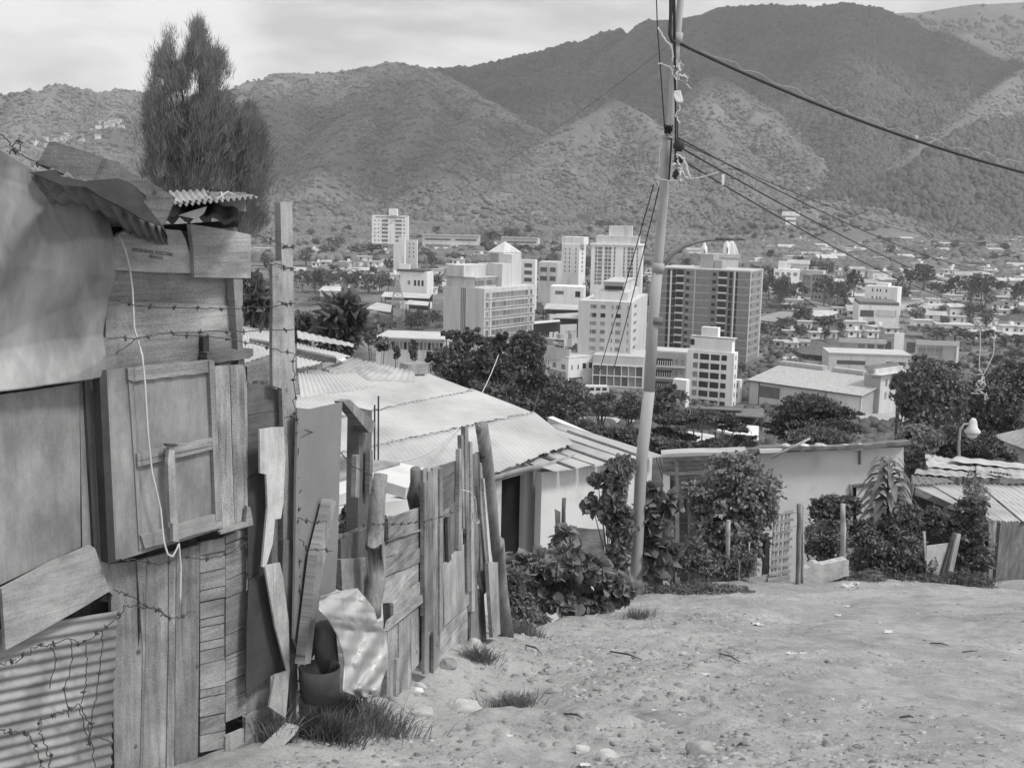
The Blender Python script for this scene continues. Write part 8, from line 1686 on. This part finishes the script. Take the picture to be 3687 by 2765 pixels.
# ================================================================ stones and litter
def rocks(name, n, rmin, rmax, seed, m, label, region):
    rg = np.random.default_rng(seed); X, Y = region(rg, n); k = 7; ang = np.arange(k)*2*math.pi/k; n = len(X); RAD = rmin+(rmax-rmin)*rg.random(n)**3
    P = np.zeros((n, 2*k+1, 3)); a0 = ang[None]+rg.uniform(0, 6.28, (n, 1)); el = rg.uniform(.55, 1, (n, 1)); ro = rg.uniform(0, 6.28, (n, 1))
    zz = gz(X, Y)
    for ri, (rr, z) in enumerate(((1, -.1), (.75, .16))):
        r = RAD[:, None]*rr*rg.uniform(.65, 1.25, (n, k)); x, y = r*np.cos(a0), r*np.sin(a0)*el; P[:, ri*k:(ri+1)*k, 0] = X[:, None]+x*np.cos(ro)-y*np.sin(ro); P[:, ri*k:(ri+1)*k, 1] = Y[:, None]+x*np.sin(ro)+y*np.cos(ro); P[:, ri*k:(ri+1)*k, 2] = zz[:, None]+RAD[:, None]*z*rg.uniform(.5, 1.4, (n, k))
    P[:, -1, 0] = X; P[:, -1, 1] = Y; P[:, -1, 2] = zz+RAD*rg.uniform(.1, .32, n)
    T = [(i, (i+1) % k, k+(i+1) % k) for i in range(k)]+[(i, k+(i+1) % k, k+i) for i in range(k)]+[(k+i, k+(i+1) % k, 2*k) for i in range(k)]
    F = (np.array(T)[None]+(np.arange(n)*(2*k+1))[:, None, None]).reshape(-1, 3); tag(link(name, fastmesh(name, P.reshape(-1, 3), F, m)), label, None, None, 'stuff')
def reg_road(rg, n):
    Y = 3.8+16*rg.random(n)**1.5; X = rg.uniform(-.6, .62, n)*Y; den = 1.3*fbm(X*.8, Y*.8, 4, 8)+.4*np.exp(-((X-.2*(Y-5.5))/1.6)**2)+rg.normal(0, .22, n)
    ok = (X > .2*(Y-5.5)-.95) & (den > .14) & (Y < np.interp(X, _ex, _ey)-.1); return X[ok], Y[ok]
rocks('gravel', 30000, .005, .035, 3, mat('gravel_stone', .27, .4, 9, .5, 40, .95), 'scattered gravel, chips and small stones on the dirt road', reg_road)
rocks('gravel', 5000, .006, .03, 4, mat('gravel_dark', .13, .4, 9, .5, 40, .95), 'darker chips, bark and debris on the dirt road', reg_road)
rocks('gravel', 900, .006, .025, 5, STONEL, 'pale chips on the dirt road', reg_road)
def reg_band(rg, n):
    Y = 4+8.5*rg.random(n)**1.2; X = .2*(Y-5.5)-.05+rg.normal(.55, .75, n); den = fbm(X*1.6, Y*1.6, 3, 18)+rg.normal(0, .15, n); ok = (X > .2*(Y-5.5)-.9) & (den > .05) & (Y < np.interp(X, _ex, _ey)-.1); return X[ok], Y[ok]
rocks('rubble', 5200, .008, .05, 14, mat('rubble_stone', .24, .45, 7, .6, 30, .95), 'flat broken rubble strewn along the fence side of the road', reg_band)
rocks('rubble', 1300, .006, .035, 15, mat('rubble_pale', .36, .3, 7, .6, 30, .95), 'paler rubble strewn along the fence side of the road', reg_band)
def rock(px, wpx, hpx, label, m=STONE, seed=0, flat=.5, name='rock', cat='rock'):
    g = gnd(px); k = 1.6668*g.y/FPX; r = wpx*k/2; import bmesh
    bm = bmesh.new(); bmesh.ops.create_icosphere(bm, subdivisions=3, radius=1)
    for v in bm.verts:
        n_ = mnoise.noise(v.co*1.1+Vector((seed*3.1, 0, 0)))*.45+mnoise.noise(v.co*3+Vector((seed, 5, 0)))*.15; v.co *= 1+n_
        for ax in (Vector((.5, -.6, .6)), Vector((-.7, -.3, .6)), Vector((.2, -.9, .1)), Vector((0, .1, 1))):
            a = ax.normalized(); d = v.co.dot(a)
            if d > .72: v.co -= a*(d-.72)*.85
        v.co = Vector((v.co.x*r, v.co.y*r*.8, v.co.z*hpx*k*.75))
    me = bpy.data.meshes.new(name); bm.to_mesh(me); bm.free(); me.materials.append(m); me.transform(Matrix.Translation(g+Vector((0, r*.3, hpx*k*.12)))); tag(link(name, me), label, cat, 'loose rocks on the road' if cat == 'rock' else None)
for i, (p, w, h, lb, m) in enumerate(((G5(1870, 1560), 70, 34, 'large flat-topped rock at the bottom centre of the road', STONE), (G4(795, 1495), 24, 18, 'dark pointed rock right of the large flat-topped one', STONE), (G4(1198, 1160), 12, 8, 'small dark rock in the middle of the right-hand dirt', STONE), (G4(805, 890), 18, 9, 'small dark rock near the centre of the road', STONE),
      (G5(800, 1110), 34, 13, 'long dark rock lying right of the grass tuft', STONE), (G5(1470, 1165), 30, 10, 'broken slate-like rock in the centre of the road', STONE), (G5(1920, 1180), 44, 18, 'stack of two slabs in the centre right of the road', STONE), (G5(1970, 1210), 30, 10, 'slab lying under the stack of two', STONE), (G5(1960, 1090), 26, 10, 'small slab just above the stacked slabs', STONE),
      (G5(650, 1025), 24, 8, 'dark shard between the two grass tufts and the fence end', STONE), (G5(150, 1250), 84, 26, 'broad flat pale stone half sunk left of the sparse tuft', STONEL), (B5(1420, 1440), 60, 16, 'flat pale stone sunk beside the big clump of grass', STONEL), (B5(1430, 1260), 26, 16, 'pointed pale stone against the foot of the fence', STONEL), (B5(1410, 1290), 28, 12, 'white stone just in front of the pointed one', WHITE), (B5(1630, 1110), 44, 24, 'rounded stone at the foot of the fence below the small dark tuft', STONE),
      (B5(1820, 950), 30, 22, 'mound-like stone at the fence end', STONEL), (G5(265, 1490), 44, 10, 'long low rock at the bottom left of the road', STONE), (G5(990, 1540), 40, 16, 'pale stone at the bottom of the road below the wooden litter', STONEL), (G5(1180, 1600), 50, 26, 'large pale lump at the very bottom of the road', STONEL), (G5(1150, 1100), 40, 10, 'thin dark rock in the middle left of the road', STONE), (B5(965, 1590), 26, 14, 'pale stone at the front of the big clump of grass', STONEL), (B5(1230, 1350), 20, 12, 'small stone beneath the crumpled zinc sheet', STONE))):
    rock(p, w, h, lb, m, i+1)
def litter(px, w, h, label, seed, m=PAPER, name='paper_litter', cat='litter'):
    g = gnd(px); k = 1.6668*g.y/FPX; rg = random.Random(seed); k = k*(.7 if w < 100 else 1); W_, H_ = w*k, h*k; V = []; n = 6
    for j in range(n+1):
        for i in range(n+1):
            u, v = i/n-.5, j/n-.5; V.append(g+Vector((u*W_*(1+.3*math.sin(seed+j)), v*W_*.7, .006+H_*.35*abs(mnoise.noise(Vector((u*4+seed, v*4, seed))))*2.0)))
    F = [(j*(n+1)+i, j*(n+1)+i+1, (j+1)*(n+1)+i+1, (j+1)*(n+1)+i) for j in range(n) for i in range(n)]
    o = obj(name, V, F, m); sm = o.modifiers.new('t', 'SOLIDIFY'); sm.thickness = .003; tag(o, label, cat, 'litter on the road')
for i, (p, w, h, lb) in enumerate(((B5(1145, 1545), 20, 18, 'crumpled white paper in the big clump of grass'), (G4(940, 345), 34, 22, 'white rags heaped at the far verge below the broken wall, left piece'), (G4(985, 330), 24, 22, 'white rags heaped at the far verge below the broken wall, right piece'), (G4(530, 835), 28, 14, 'white scrap left of the small dark rock, left piece'), (G4(615, 830), 22, 10, 'white scrap left of the small dark rock, right piece'),
      (G4(1235, 675), 30, 10, 'pale scrap in the upper middle of the right-hand dirt'), (G4(280, 620), 30, 14, 'pale crumpled scrap near the verge below the slatted gate'), (G4(870, 555), 18, 8, 'little white scrap on the right bank'), (G4(930, 490), 16, 7, 'little white scrap highest on the right bank'), (G5(470, 1430), 22, 8, 'white flake at the lower left of the road'), (G5(1020, 1640), 32, 12, 'white paper at the bottom edge of the road'), (G5(1720, 1285), 34, 14, 'bright folded scrap beside the dark cloth'), (G5(1490, 1250), 40, 8, 'pale scrap at the left end of the dark cloth'), (G5(1890, 985), 26, 10, 'pale flake above the stacked slabs'), (G4(2130+0, 1480), 0, 0, ''))):
    if w: litter(p, w, h, lb, i+2)
litter(G5(1560, 1320), 150, 20, 'crumpled dark grey cloth trodden into the road', 30, mat('dirty_cloth', .2, .3, 8, .5, 30, .95), 'trodden_cloth', 'cloth')
litter(G4(230, 1240), 60, 0, 'flattened rag', 31, STONE) if False else None
for i, (a, b_, lb) in enumerate(((G4(1530, 765), G4(1660, 785), 'thin stick lying in the upper right dirt'), (G4(1310, 1308), G4(1410, 1312), 'thin dark stick in the middle right dirt'), (G4(1765, 830), G4(1870, 828), 'dark twig at the right of the dirt'), (G4(0, 840), G4(150, 905), 'stick beside the centre debris'), (G5(1200, 825), G5(1430, 890), 'long thin twig in the upper road'), (G5(590, 780), G5(700, 845), 'thin curved twig near the fence end'), (G5(870, 1280), G5(1000, 1320), 'twig below the sparse tuft'))):
    q0, q1 = gnd(a)+Vector((0, 0, .015)), gnd(b_)+Vector((0, 0, .02)); mb = MB(); mb.tube([q0, q0.lerp(q1, .5)+Vector((.02, 0, .01)), q1], [.006, .008, .004], 6); tag(mb.build('stick', WD, None, True), lb, 'stick', 'sticks on the road')
dup_ = {k: v for k, v in LAB.items() if len(v) > 1}
print('DUP LABELS', {k: len(v) for k, v in dup_.items()})
